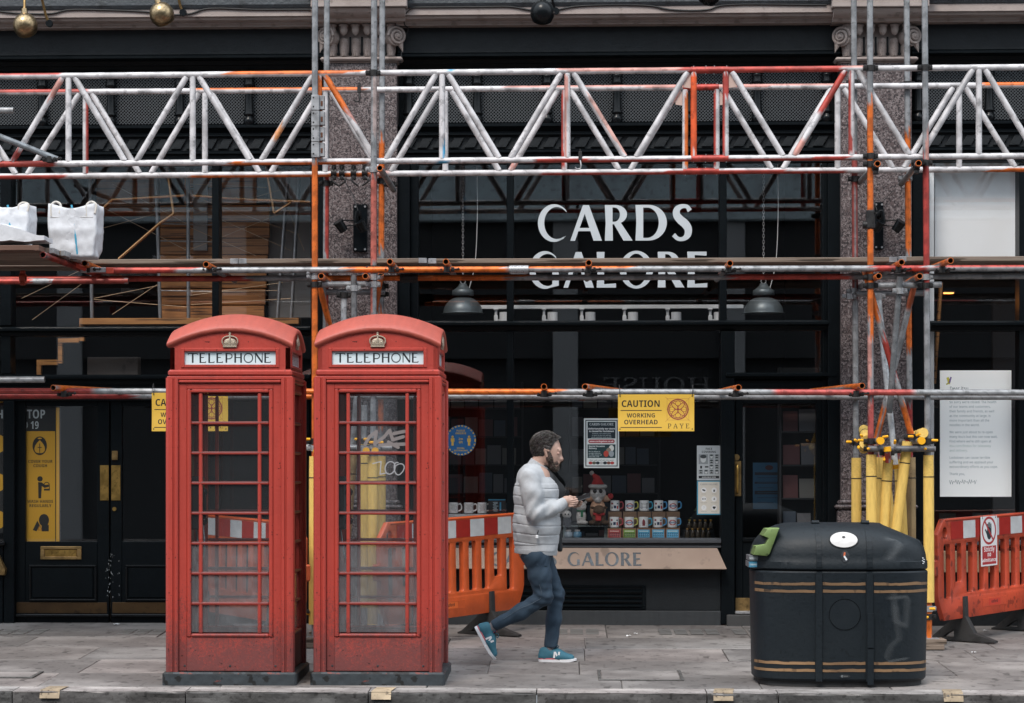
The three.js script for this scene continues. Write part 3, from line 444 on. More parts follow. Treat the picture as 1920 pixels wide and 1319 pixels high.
  part(t, 'plinth_board', box(X(742), X(1352) - 0.003, ground(0) - 0.03, Y(1145.5, -.08), -0.3, -0.075, 0.006), std([0.035, 0.039, 0.043], 0.75, { map: T.paint, bumpMap: T.flagBump, bumpScale: 0.004 }));
  { // louvred vent
    const v = part(t, 'vent_frame', merge([pbox(940, 1098, 1211, 1103, -0.12, -0.085, 0.003), pbox(940, 1139, 1211, 1144, -0.12, -0.085, 0.003), pbox(1204, 1103, 1211, 1139, -0.12, -0.085, 0.003), pbox(940, 1103, 946, 1139, -0.12, -0.085, 0.003)]), M.black);
    for (let i = 0; i < 4; i++) { const g = cbox(X(1203) - X(947), 0.006, 0.04, 0.002); g.rotateX(0.6); const a = P(1075, 1108 + i * 9, -0.095); g.translate(a.x, a.y, -0.085); part(v, 'louvre', g, M.black); }
  }
  // lettering on the glass
  const vw = (txt, px0, px1, pyb, pyt) => { const A = P(px0, pyb, GZ + 0.006), B = P(px1, pyt, GZ + 0.006), s = (B.x - A.x) / wordWidth(txt); word(txt, t, M.vinyl, (m, pen) => { m.scale.set(s, B.y - A.y, 0.1); m.position.set(A.x + pen * s, A.y, GZ + 0.004).sub(t.position); }); };
  vw('CARDS', 1008, 1303, 452, 384); vw('GALORE', 992, 1329, 540, 472);
}
// posters stuck inside the glass
function sheet(name, label, category, px0, py0, px1, py1, z, tex, o = {}) { const A = P(px0, py0, z), B = P(px1, py1, z), w = B.x - A.x, h = A.y - B.y; const g = new THREE.BoxGeometry(w, h, o.thick ?? 0.002); const pl = std([1, 1, 1], o.rough ?? 0.7, { map: tex }), sd = std([0.7, 0.7, 0.7], 0.8); const m = mesh(name, g, [sd, sd, sd, sd, pl, sd], scene); m.position.set((A.x + B.x) / 2, (A.y + B.y) / 2, z); return tag(m, label, category, o.group); }
const txt = (g, s, x, y, font, fill, align = 'center', sx = 1) => { g.save(); g.translate(x, y); g.scale(sx, 1); g.font = font; g.fillStyle = fill; g.textAlign = align; g.fillText(s, 0, 0); g.restore(); };
sheet('shop_poster', 'dark green bordered notice with balloons in the shop window above the man', 'poster', 1095, 785, 1161, 878, GZ + 0.008, canvasTex(330, 465, (g, w, h) => {
  g.fillStyle = '#d8dedd'; g.fillRect(0, 0, w, h); g.strokeStyle = '#23333a'; g.lineWidth = 9; g.strokeRect(18, 18, w - 36, h - 36); g.fillStyle = '#1d2e36'; g.fillRect(34, 32, w - 68, 156);
  txt(g, 'CARDS GALORE', w / 2, 66, '30px serif', '#dfe6e6'); txt(g, 'Unfortunately our store', w / 2, 104, 'bold 22px sans-serif', '#fff'); txt(g, 'is closed for lockdown', w / 2, 128, 'bold 22px sans-serif', '#fff');
  ['However, our online store', 'is open so you can still buy', 'great greetings cards & gifts'].forEach((s, i) => txt(g, s, w / 2, 148 + i * 17, '15px sans-serif', '#d5dddd'));
  g.fillStyle = '#a84247'; g.beginPath(); g.roundRect(42, 198, w - 84, 34, 16); g.fill(); txt(g, 'www.cardsgalore.co.uk', w / 2, 222, 'bold 20px sans-serif', '#fff');
  g.fillStyle = '#1d3c40'; g.fillRect(34, 244, w - 68, 128); txt(g, 'Special Occasion', 44, 268, 'bold 19px sans-serif', '#eee', 'left'); txt(g, 'Delivery', 44, 288, 'bold 19px sans-serif', '#eee', 'left');
  ['We can deliver to', 'arrange collection', 'To order please call', '0203 5402 2446'].forEach((s, i) => txt(g, s, 44, 316 + i * 16, '14px sans-serif', '#e5e5e5', 'left'));
  for (const [x, y, c] of [[258, 280, '#dcdcd6'], [232, 305, '#8f8374'], [208, 332, '#b8483c'], [258, 332, '#9aa2a8']]) { g.fillStyle = c; g.beginPath(); g.ellipse(x, y, 24, 29, 0, 0, 7); g.fill(); }
  txt(g, 'Stay safe and see you soon', w / 2, 398, 'italic 18px serif', '#333'); ['#b03c3c', '#59594a', '#222d33', '#b5b8b8', '#222d33', '#7d4a3c', '#b03c3c'].forEach((c, i) => { g.fillStyle = c; g.beginPath(); g.ellipse(62 + i * 34, 418, 18, 14, 0, 0, 7); g.fill(); });
}));
sheet('face_covering_poster', 'grey face covering notice with small heads stuck in the shop window', 'poster', 1307, 836, 1352, 901, GZ + 0.008, canvasTex(270, 390, (g, w, h) => {
  g.fillStyle = '#b9bfc2'; g.fillRect(0, 0, w, h); txt(g, 'FACE', w / 2, 48, 'bold 32px sans-serif', '#23282b'); txt(g, 'COVERING', w / 2, 82, 'bold 32px sans-serif', '#23282b');
  const head = (x, y, s, dark) => { g.fillStyle = '#8d9396'; g.fillRect(x, y, s, s * 1.06); g.fillStyle = '#c8cccd'; g.beginPath(); g.ellipse(x + s / 2, y + s * 0.52, s * 0.3, s * 0.38, 0, 0, 7); g.fill(); g.fillStyle = '#3a4145'; g.beginPath(); g.ellipse(x + s / 2, y + s * 0.25, s * 0.34, s * 0.2, 0, 0, 7); g.fill(); if (dark) { g.fillStyle = '#1e2224'; g.fillRect(x + s * 0.25, y + s * 0.55, s * 0.5, s * 0.3); } };
  head(20, 98, 104, 0); for (let j = 0; j < 4; j++) for (let i = 0; i < 4; i++) if (j > 2 || i > 1) head(20 + i * 60, 98 + j * 58, 48, (i + j) % 2);
  g.fillStyle = '#23282b'; g.fillRect(36, 228, 22, 30); g.fillRect(90, 232, 40, 16); g.fillRect(20, 340, w - 40, 30); txt(g, 'AVAILABLE HERE', w / 2, 363, 'bold 20px sans-serif', '#d5d8d9');
}));
sheet('safety_poster', 'pale notice with blue border and round icons below the face covering notice', 'poster', 1307, 902, 1352, 966, GZ + 0.008, canvasTex(270, 390, (g, w, h) => {
  g.fillStyle = '#3f88a6'; g.fillRect(0, 0, w, h); g.fillStyle = '#cfcac0'; g.fillRect(14, 12, w - 28, h - 26); txt(g, 'CARDS GALORE', w / 2, 50, '26px serif', '#6d7175');
  for (let j = 0; j < 3; j++) for (let i = 0; i < 2; i++) { const x = 78 + i * 116, y = 108 + j * 100; g.fillStyle = '#dedfe0'; g.beginPath(); g.arc(x, y, 30, 0, 7); g.fill(); g.fillStyle = '#22262a'; if (j === 2 && i) { g.beginPath(); g.arc(x - 8, y - 5, 10, 0, 7); g.arc(x + 8, y - 5, 10, 0, 7); g.fill(); g.beginPath(); g.moveTo(x - 18, y); g.lineTo(x, y + 20); g.lineTo(x + 18, y); g.fill(); } else if (j === 1 && i) txt(g, '4', x, y + 12, 'bold 34px sans-serif', '#333'); else if (j === 1) for (const k of [-16, 0, 16]) g.fillRect(x + k - 4, y - 8, 8, 16); else if (i) g.fillRect(x - 9, y - 6, 18, 24); else if (j === 2) txt(g, '7', x, y + 12, '32px serif', '#999'); else { g.beginPath(); g.ellipse(x, y, 20, 9, 0.4, 0, 7); g.fill(); } txt(g, ['sanitise', 'keep apart', 'thank you'][j], x, y + 48, '15px sans-serif', '#8b8b86'); }
}));
{ // round blue distancing sticker
  const tex = canvasTex(300, 300, (g) => { g.fillStyle = '#1d5f96'; g.beginPath(); g.arc(150, 150, 148, 0, 7); g.fill(); g.strokeStyle = '#caa24a'; g.lineWidth = 13; g.setLineDash([17, 16]); g.beginPath(); g.arc(150, 150, 139, 0, 7); g.stroke(); const c = '#d2a94c';
    txt(g, 'PLEASE', 150, 66, 'bold 25px sans-serif', c); txt(g, 'OBSERVE', 150, 92, 'bold 25px sans-serif', c); txt(g, '2m', 150, 148, 'bold 30px sans-serif', c); txt(g, '6ft', 150, 180, 'bold 30px sans-serif', c); txt(g, 'SOCIAL', 150, 234, 'bold 22px sans-serif', c); txt(g, 'DISTANCING', 150, 257, 'bold 22px sans-serif', c);
    g.fillStyle = c; for (const x of [70, 230]) { g.beginPath(); g.arc(x, 116, 11, 0, 7); g.fill(); g.fillRect(x - 18, 130, 36, 34); g.fillRect(x - 11, 160, 22, 42); } });
  const c = P(864, 826, GZ + 0.008), r = P(893, 826, GZ).x - P(864, 826, GZ).x, m = mesh('distancing_sticker', new THREE.CircleGeometry(r, 40), std([1, 1, 1], 0.6, { map: tex }), scene); m.position.copy(c); tag(m, 'round blue and gold distancing sticker on the shop glass beside the telephone box', 'sticker');
}

// window bed with mugs, boxes and soft toys
{
  const bedY = Y(1010, -.35), bed = thing('window_bed', 'dark display shelf inside the card shop window', 'shelf', V(0, bedY, -0.7));
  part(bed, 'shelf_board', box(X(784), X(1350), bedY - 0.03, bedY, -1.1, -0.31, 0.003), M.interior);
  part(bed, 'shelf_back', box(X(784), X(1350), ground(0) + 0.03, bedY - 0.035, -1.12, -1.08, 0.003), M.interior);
}
const mugTex = (kind) => canvasTex(256, 128, (g) => { g.fillStyle = '#d9dcde'; g.fillRect(0, 0, 256, 128); const x = 128, y = 64;
  if (kind === 'roundel') { g.strokeStyle = '#b23a3a'; g.lineWidth = 10; g.beginPath(); g.arc(x, y, 27, 0, 7); g.stroke(); g.fillStyle = '#2d5583'; g.fillRect(x - 38, y - 9, 76, 18); txt(g, 'LONDON', x, y + 6, 'bold 14px sans-serif', '#e8e8e8'); }
  else if (kind === 'bridge') { g.strokeStyle = '#4b555c'; g.lineWidth = 4; for (const k of [-26, 26]) g.strokeRect(x + k - 6, 30, 12, 66); g.beginPath(); g.moveTo(x - 44, 78); g.lineTo(x + 44, 78); g.moveTo(x - 22, 40); g.lineTo(x + 22, 40); g.stroke(); }
  else if (kind === 'tower') { g.fillStyle = '#7c3a3f'; g.fillRect(x - 12, 46, 24, 56); g.beginPath(); g.moveTo(x - 14, 48); g.lineTo(x, 20); g.lineTo(x + 14, 48); g.fill(); g.fillRect(x - 16, 66, 32, 8); }
  else if (kind === 'words') { for (let i = 0; i < 7; i++) { g.fillStyle = '#6b7074'; g.fillRect(x - 30 + (i % 3) * 5, 24 + i * 12, 54 - (i % 2) * 14, 4); } }
  else { [['#8a3a44', -36, 24, 20, 22], ['#2b3b57', -10, 58, 22, 34], ['#b03c40', 18, 60, 16, 36], ['#555', -34, 70, 14, 26], ['#39424a', 16, 30, 18, 14]].forEach(([c, a, b, w, h]) => { g.fillStyle = c; g.fillRect(x + a, b, w, h); }); } });
const mugBody = lathe([[0, 0.002], [0.036, 0.002], [0.04, 0.006], [0.041, 0.012], [0.041, 0.092], [0.0405, 0.095], [0.038, 0.095], [0.0375, 0.09], [0.037, 0.012], [0, 0.01]], 28), mugHandle = bend([V(0.039, 0.078, 0), V(0.062, 0.082, 0), V(0.072, 0.06, 0), V(0.068, 0.034, 0), V(0.039, 0.02, 0)], 0.006, 20, 8), mugMats = {};
{ const uv = mugBody.attributes.uv, p = mugBody.attributes.position; for (let i = 0; i < uv.count; i++) uv.setXY(i, (uv.getX(i) * 1.0 + 0.5) % 1.0001, p.getY(i) / 0.095); }
const HC = { red: [0.35, 0.05, 0.06], olive: [0.4, 0.4, 0.08], teal: [0.03, 0.28, 0.42], blue: [0.05, 0.25, 0.5], white: [0.7, 0.7, 0.7] };
function mug(px, py, z, kind, h, label, turn = 0) {
  const p = P(px, py, z), t = thing('mug', label, 'mug', p, 'mugs in the card shop window'); t.rotation.y = turn;
  mesh('mug_body', mugBody, mugMats[kind] ??= std([0.9, 0.9, 0.9], 0.25, { map: mugTex(kind) }), t); mesh('handle', mugHandle, mugMats['h' + h] ??= std(HC[h], 0.3), t);
}
const cols = [[1153, 'icons', 'red'], [1181, 'roundel', 'olive'], [1208, 'bridge', 'teal'], [1235, 'bus', 'blue'], [1262, 'roundel', 'blue']];
const colName = ['red handled mug with small city icons', 'olive handled mug with a red ring logo', 'teal handled mug with dark line drawing', 'blue handled mug with red and black icons', 'blue handled mug with a red ring logo'];
cols.forEach(([px, k, h], i) => {
  mug(px, 959.5, -0.52, k, h, colName[i] + ' on the upper row of boxes'); mug(px - 1, 990.5, -0.42, i === 2 ? 'tower' : k, h, colName[i] + ' on the lower row of boxes');
  const hb = P(px, 960, -0.52), bY = Y(1010, -.35), w = 0.118, kraft = std([0.2, 0.125, 0.08], 0.85, { map: T.grain });
  const b1 = mesh('mug_box', cbox(w, hb.y - bY, 0.11, 0.002), kraft, scene); b1.position.set(hb.x, (hb.y + bY) / 2, -0.53); tag(b1, 'brown card box, number ' + ['one', 'two', 'three', 'four', 'five'][i] + ' from the toys, carrying the upper mugs', 'box', 'plain mug boxes');
  const lb = P(px - 1, 991, -0.42), cc = [['#8e3134', '#a94a48'], ['#5f7d35', '#86a657'], ['#3f86a8', '#6ab0cc'], ['#4a93b8', '#70b7d4'], ['#4f9cc4', '#7dc0da']][i];
  const tx = canvasTex(160, 110, (g, W, H) => { g.fillStyle = '#8a6448'; g.fillRect(0, 0, W, H); g.fillStyle = cc[0]; g.fillRect(10, 12, W - 20, H - 20); g.fillStyle = cc[1]; g.fillRect(18, 20, W - 36, 22); for (let a = 0; a < 5; a++) for (let b = 0; b < 2; b++) { g.fillStyle = '#22333c'; g.fillRect(24 + a * 26, 50 + b * 26, 9, 9); g.fillStyle = '#dfe6e6'; g.fillRect(36 + a * 24, 64 + b * 18, 7, 4); } txt(g, 'BUCKINGHAM', W / 2, 36, 'bold 15px sans-serif', '#e8e6e0'); });
  const b2 = mesh('printed_mug_box', new THREE.BoxGeometry(w, lb.y - bY, 0.1), [kraft, kraft, kraft, kraft, std([1, 1, 1], 0.6, { map: tx }), kraft], scene); b2.position.set(lb.x, (lb.y + bY) / 2, -0.42); tag(b2, ['red printed card box under the red handled mug', 'green printed card box under the olive handled mug', 'blue printed card box under the tower mug', 'blue printed card box, second from the end of the row', 'blue printed card box at the bottle end of the row'][i], 'box', 'printed mug boxes');
});
[[848, 'words', 'white'], [877, 'words', 'white'], [902, 'words', 'white']].forEach(([px, k, h], i) => mug(px + 2, 963.5, -0.42, k, h, ['white mug with lines of print half hidden by the telephone box', 'white mug with lines of print in the middle of three', 'white mug with lines of print next to the black gift box'][i], 0.15));
{
  const bY = Y(1010, -.35), a = P(876, 964, -0.45), r = thing('mug_riser', 'pale riser block under the three white mugs', 'riser', V(a.x, bY, -0.45));
  part(r, 'block', box(P(842, 964, -.45).x, P(952, 964, -.45).x, bY, P(876, 964.5, -.42).y, -0.55, -0.35, 0.003), std([0.35, 0.37, 0.39], 0.8));
  const gb = P(932, 964, -0.42), tx = canvasTex(128, 128, (g) => { g.fillStyle = '#0d1115'; g.fillRect(0, 0, 128, 128); g.fillStyle = '#2f7fa6'; g.fillRect(0, 0, 128, 9); g.fillRect(84, 26, 12, 76); for (let i = 0; i < 8; i++) { g.fillStyle = '#9fb1bb'; g.fillRect(34 + (i % 2) * 5, 24 + i * 11, 36 - (i % 3) * 6, 5); } });
  const m = mesh('gift_box', new THREE.BoxGeometry(0.15, 0.125, 0.1), [M.black, M.black, M.black, M.black, std([1, 1, 1], 0.5, { map: tx }), M.black], scene); m.position.set(gb.x, gb.y + 0.064, -0.42); tag(m, 'black gift box with blue band beside the white mugs', 'box');
}
{ // soft toys
  const red = std([0.42, 0.03, 0.03], 0.9, { map: T.cloth }), wht = std([0.66, 0.64, 0.62], 0.95, { map: T.cloth, bumpMap: T.bump, bumpScale: 0.01 }), skin = std([0.5, 0.3, 0.2], 0.9, { map: T.cloth }), brown = std([0.13, 0.08, 0.05], 0.95, { map: T.cloth, bumpMap: T.bump, bumpScale: 0.012 }), blk = std([0.01, 0.01, 0.01], 0.2);
  const toy = (px, py, z, label) => thing('soft_toy', label, 'soft toy', P(px, py, z), 'soft toys in the card shop window');
  const standY = Y(986, -.45), bY = Y(1010, -.35), gs = thing('glass_stand', 'low glass stand carrying the soft toys', 'stand', V(X(1100), bY, -0.5));
  part(gs, 'glass_top', box(X(1050, -.5), X(1142, -.5), standY - 0.008, standY, -0.62, -0.4, 0.002), phys([0.7, 0.8, 0.8], 0.05, { transmission: 0.8, thickness: 0 }));
  for (const px of [1056, 1133]) part(gs, 'glass_leg', box(X(px, -.5), X(px + 6, -.5), bY, standY - 0.009, -0.5, -0.46, 0.002), phys([0.6, 0.7, 0.7], 0.05, { transmission: 0.7, thickness: 0 }));
  const s = toy(1121, 944, -0.5, 'bearded soft toy in a red and white hat sitting behind the reindeer'); // hat, face, beard, arms
  mesh('body', merge([ball(0, -0.06, 0, 0.07, 0.1, 0.06), ball(-0.07, 0.04, 0, 0.045, 0.03, 0.03), ball(0.07, 0.04, 0, 0.045, 0.03, 0.03)]), skin, s); mesh('head', ball(0, 0.085, 0, 0.07, 0.075, 0.06), wht, s);
  for (const k of [-1, 1]) { mesh('eye', ball(k * 0.025, 0.105, 0.052, 0.017, 0.019, 0.012), blk, s); mesh('mitten', ball(k * 0.11, 0.06, 0.01, 0.026), k > 0 ? red : wht, s); }
  mesh('beard', merge([ball(0, 0.035, 0.045, 0.035, 0.035, 0.03), ball(-0.02, 0.06, 0.055, 0.02), ball(0.02, 0.06, 0.055, 0.02)]), wht, s); mesh('hat_brim', only(new THREE.TorusGeometry(0.066, 0.018, 8, 20).rotateX(Math.PI / 2).translate(0, 0.145, 0)), wht, s);
  mesh('hat', merge([cyl(V(0, 0.15, 0), V(-0.005, 0.22, 0), 0.062, 0.03), cyl(V(-0.005, 0.21, 0), V(-0.045, 0.255, 0.01), 0.034, 0.012)]), red, s); mesh('pompom', ball(-0.052, 0.262, 0.01, 0.02), wht, s);
  const d = toy(1123, 985, -0.42, 'brown soft reindeer with a red scarf sitting in front'); mesh('body', merge([ball(0, 0.06, 0, 0.06, 0.07, 0.05), ball(-0.06, 0.02, 0.03, 0.03, 0.022, 0.05), ball(0.06, 0.02, 0.03, 0.03, 0.022, 0.05)]), brown, d); mesh('head', merge([ball(0, 0.13, 0.03, 0.05, 0.042, 0.05), ball(0, 0.12, 0.075, 0.03, 0.024, 0.02), ball(-0.055, 0.15, 0.01, 0.02, 0.012, 0.01), ball(0.055, 0.15, 0.01, 0.02, 0.012, 0.01)]), brown, d); mesh('scarf', merge([only(new THREE.TorusGeometry(0.04, 0.014, 8, 18).rotateX(Math.PI / 2).translate(0, 0.095, 0.02)), box(-0.03, 0.02, 0.035, 0.095, 0.05, 0.066, 0.008)]), red, d);
  const w2 = toy(1090, 985, -0.46, 'white soft bear with a green ribbon leaning beside the reindeer'); mesh('body', merge([ball(0, 0.07, 0, 0.045, 0.07, 0.04), ball(-0.01, 0.02, 0.03, 0.03, 0.02, 0.04), ball(0.03, 0.02, 0.03, 0.03, 0.02, 0.04)]), wht, w2); mesh('head', merge([ball(0, 0.16, 0.01, 0.045), ball(-0.035, 0.195, 0, 0.015), ball(0.035, 0.195, 0, 0.015)]), wht, w2); mesh('ribbon', merge([box(-0.005, 0.015, 0.07, 0.13, 0.035, 0.045, 0.003), only(new THREE.TorusGeometry(0.035, 0.008, 6, 16).rotateX(Math.PI / 2).translate(0, 0.125, 0))]), std([0.02, 0.14, 0.07], 0.7), w2);
  const g2 = toy(1063, 988, -0.44, 'small dark figure toy with a pale round face by the shop window edge'); mesh('body', merge([ball(0, 0.04, 0, 0.042, 0.05, 0.035), cyl(V(0, 0.0, 0), V(0, 0.06, 0), 0.045, 0.038)]), std([0.02, 0.022, 0.03], 0.8), g2); mesh('head', ball(0, 0.105, 0, 0.04, 0.036, 0.034), wht, g2); for (const k of [-1, 1]) mesh('eye', ball(k * 0.014, 0.108, 0.033, 0.007), blk, g2);
  [[1066, 'clear glass paperweight jar', [0.16, 0.2, 0.24]], [1083, 'small blue gift tin', [0.05, 0.14, 0.22]]].forEach(([px, l, c], i) => { const q = P(px, 1010, -0.4), o = thing('trinket', l + ' on the window bed under the soft toys', 'trinket', q); mesh('body', lathe([[0, 0], [0.035, 0], [0.038, 0.02], [0.036, 0.05], [0.02, 0.06], [0, 0.062]], 18), std(c, 0.25), o); mesh('lid', cyl(V(0, 0.06, 0), V(0, 0.075, 0), 0.024), M.zinc, o); });
  // rows of small dark bottles with brass caps
  for (let r = 0; r < 2; r++) for (let i = 0; i < 5; i++) { const q = P(1289 + i * 10 + r * 4, 1010, -0.4 - r * 0.08); const o = thing('small_bottle', ['front', 'back'][r] + ' row dark bottle with brass cap, ' + ['first', 'second', 'third', 'fourth', 'fifth'][i] + ' along from the mug boxes', 'bottle', q, 'dark bottles beside the mug boxes'); mesh('body', lathe([[0, 0], [0.018, 0], [0.02, 0.01], [0.02, 0.05], [0.01, 0.065], [0.01, 0.075], [0, 0.076]], 14), std([0.03, 0.022, 0.012], 0.2), o); mesh('cap', cyl(V(0, 0.074, 0), V(0, 0.09, 0), 0.012), M.brass, o); if (r) o.position.y += 0.075; }
  const sh = thing('bottle_step', 'dark step under the back row of bottles', 'riser', P(1310, 1010, -0.49)); mesh('block', box(-0.13, 0.14, 0, 0.073, -0.04, 0.04, 0.003), M.interior, sh);
}
// lights inside the shop
{
  const y = Y(577, -.55), z = -0.55, t = thing('lighting_track', 'white ceiling track light rail with cylinder spotlights in the shop window', 'track light', V(X(1140), y, z));
  part(t, 'rail', box(P(898, 577, z).x, P(1394, 577, z).x, P(1060, 579.5, z).y, P(1060, 572.5, z).y, z - 0.02, z + 0.02, 0.003), M.whitePlastic);
  for (const px of [930, 1020, 1091, 1171, 1252, 1332]) {
    const a = P(px, 588, z), h = part(t, 'spotlight', merge([box(a.x - 0.02, a.x + 0.02, a.y + 0.03, a.y + 0.045, z - 0.03, z + 0.03, 0.003), cyl(V(a.x, a.y + 0.03, z), V(a.x, a.y - 0.02, z), 0.012), box(a.x - 0.017, a.x + 0.017, a.y - 0.1, a.y - 0.018, z - 0.02, z + 0.02, 0.003), cyl(V(a.x + 0.075, a.y - 0.1, z), V(a.x + 0.075, a.y + 0.01, z), 0.044, 0.044, 20), cyl(V(a.x, a.y - 0.06, z), V(a.x + 0.06, a.y - 0.06, z), 0.008)]), M.whitePlastic);
    part(h, 'lamp_face', cyl(V(a.x + 0.075, a.y - 0.104, z), V(a.x + 0.075, a.y - 0.0995, z), 0.036), M.blackDull);
  }
  for (const [px, l] of [[868, 'domed grey metal pendant lamp hanging near the telephone box'], [1432, 'domed grey metal pendant lamp hanging over the shop door']]) {
    const c = P(px, 588, -0.5), o = thing('pendant_lamp', l, 'pendant lamp', c, 'pendant lamps in the shop window'), gm = std([0.11, 0.13, 0.14], 0.4, { metalness: 0.4 });
    const prof = []; for (let i = 0; i <= 14; i++) { const a = i / 14 * Math.PI / 2; prof.push([0.172 * Math.cos(a), 0.005 + 0.145 * Math.sin(a)]); } prof.unshift([0.185, 0], [0.176, 0.002]); mesh('shade', lathe(prof, 36), gm, o);
    mesh('gear_housing', lathe([[0.05, 0.145], [0.06, 0.15], [0.098, 0.155], [0.092, 0.2], [0.072, 0.21], [0.06, 0.22], [0.04, 0.24], [0.03, 0.26], [0, 0.262]], 28), gm, o); mesh('suspension_loop', only(new THREE.TorusGeometry(0.022, 0.005, 8, 16).translate(0, 0.28, 0)), M.zinc, o);
    const lk = new THREE.TorusGeometry(0.011, 0.003, 6, 12).scale(0.75, 1.45, 1), links = []; for (let i = 0; i < 46; i++) { const k = lk.clone(); if (i % 2) k.rotateY(Math.PI / 2); links.push(k.translate(0, 0.31 + i * 0.026, 0)); } mesh('chain', merge(links), M.zinc, o); mesh('flex', bend([V(0.05, 0.2, 0), V(0.1, 0.4, 0), V(0.125, 0.8, 0), V(0.12, 1.5, 0)], 0.004, 20, 6), M.whitePlastic, o);
  }
  { const lk = new THREE.TorusGeometry(0.011, 0.003, 6, 12).scale(0.75, 1.45, 1), links = [], a = P(783, 330, -0.4), n = Math.round((a.y - P(783, 570, -0.4).y) / 0.026); for (let i = 0; i < n; i++) { const k = lk.clone(); if (i % 2) k.rotateY(Math.PI / 2); links.push(k.translate(a.x, a.y - i * 0.026, a.z)); } solo('hanging_chain', 'loose steel chain hanging inside the shop window by the pilaster', 'chain', merge(links), M.zinc); }
  // back of the shop: card racks and a stray notice, dim
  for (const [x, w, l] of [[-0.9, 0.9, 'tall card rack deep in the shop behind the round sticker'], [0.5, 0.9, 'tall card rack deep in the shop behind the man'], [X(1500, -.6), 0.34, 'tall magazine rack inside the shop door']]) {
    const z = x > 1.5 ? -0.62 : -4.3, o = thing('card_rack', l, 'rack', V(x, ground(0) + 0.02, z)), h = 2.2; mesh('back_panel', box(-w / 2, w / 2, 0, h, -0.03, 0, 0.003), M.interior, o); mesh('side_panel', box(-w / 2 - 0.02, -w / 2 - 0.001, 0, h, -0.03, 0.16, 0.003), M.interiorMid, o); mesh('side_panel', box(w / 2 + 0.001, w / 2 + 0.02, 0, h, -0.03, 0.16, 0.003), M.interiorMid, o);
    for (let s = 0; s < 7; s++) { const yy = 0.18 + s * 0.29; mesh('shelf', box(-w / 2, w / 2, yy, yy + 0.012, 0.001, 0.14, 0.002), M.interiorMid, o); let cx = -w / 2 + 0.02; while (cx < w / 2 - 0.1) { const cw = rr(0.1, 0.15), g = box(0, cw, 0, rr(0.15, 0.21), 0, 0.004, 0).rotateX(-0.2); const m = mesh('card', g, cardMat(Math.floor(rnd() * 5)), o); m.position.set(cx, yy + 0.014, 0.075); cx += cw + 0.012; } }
  }
  sheet('notice_sheet', 'blue printed notice hanging inside the shop door glass', 'notice', 1412, 868, 1473, 955, -0.75, canvasTex(180, 260, (g, w, h) => { g.fillStyle = '#2c5a78'; g.fillRect(0, 0, w, h); g.fillStyle = '#4a2c2e'; g.beginPath(); g.ellipse(w / 2, 28, 22, 14, 0, 0, 7); g.fill(); g.fillStyle = '#2b2e38'; g.fillRect(10, 54, w - 20, 16); g.fillRect(10, 108, w - 20, 10); g.fillRect(10, 158, w - 20, 20); for (let i = 0; i < 6; i++) { g.fillStyle = '#2d4a60'; g.fillRect(26, 82 + i * 28, w - 52 - (i % 3) * 20, 5); } }));
}
function cardMat(i) { return (cardMat.m ??= [[0.14, 0.14, 0.15], [0.08, 0.085, 0.1], [0.12, 0.035, 0.035], [0.04, 0.06, 0.09], [0.16, 0.155, 0.14]].map((c) => std(c, 0.6)))[i]; }
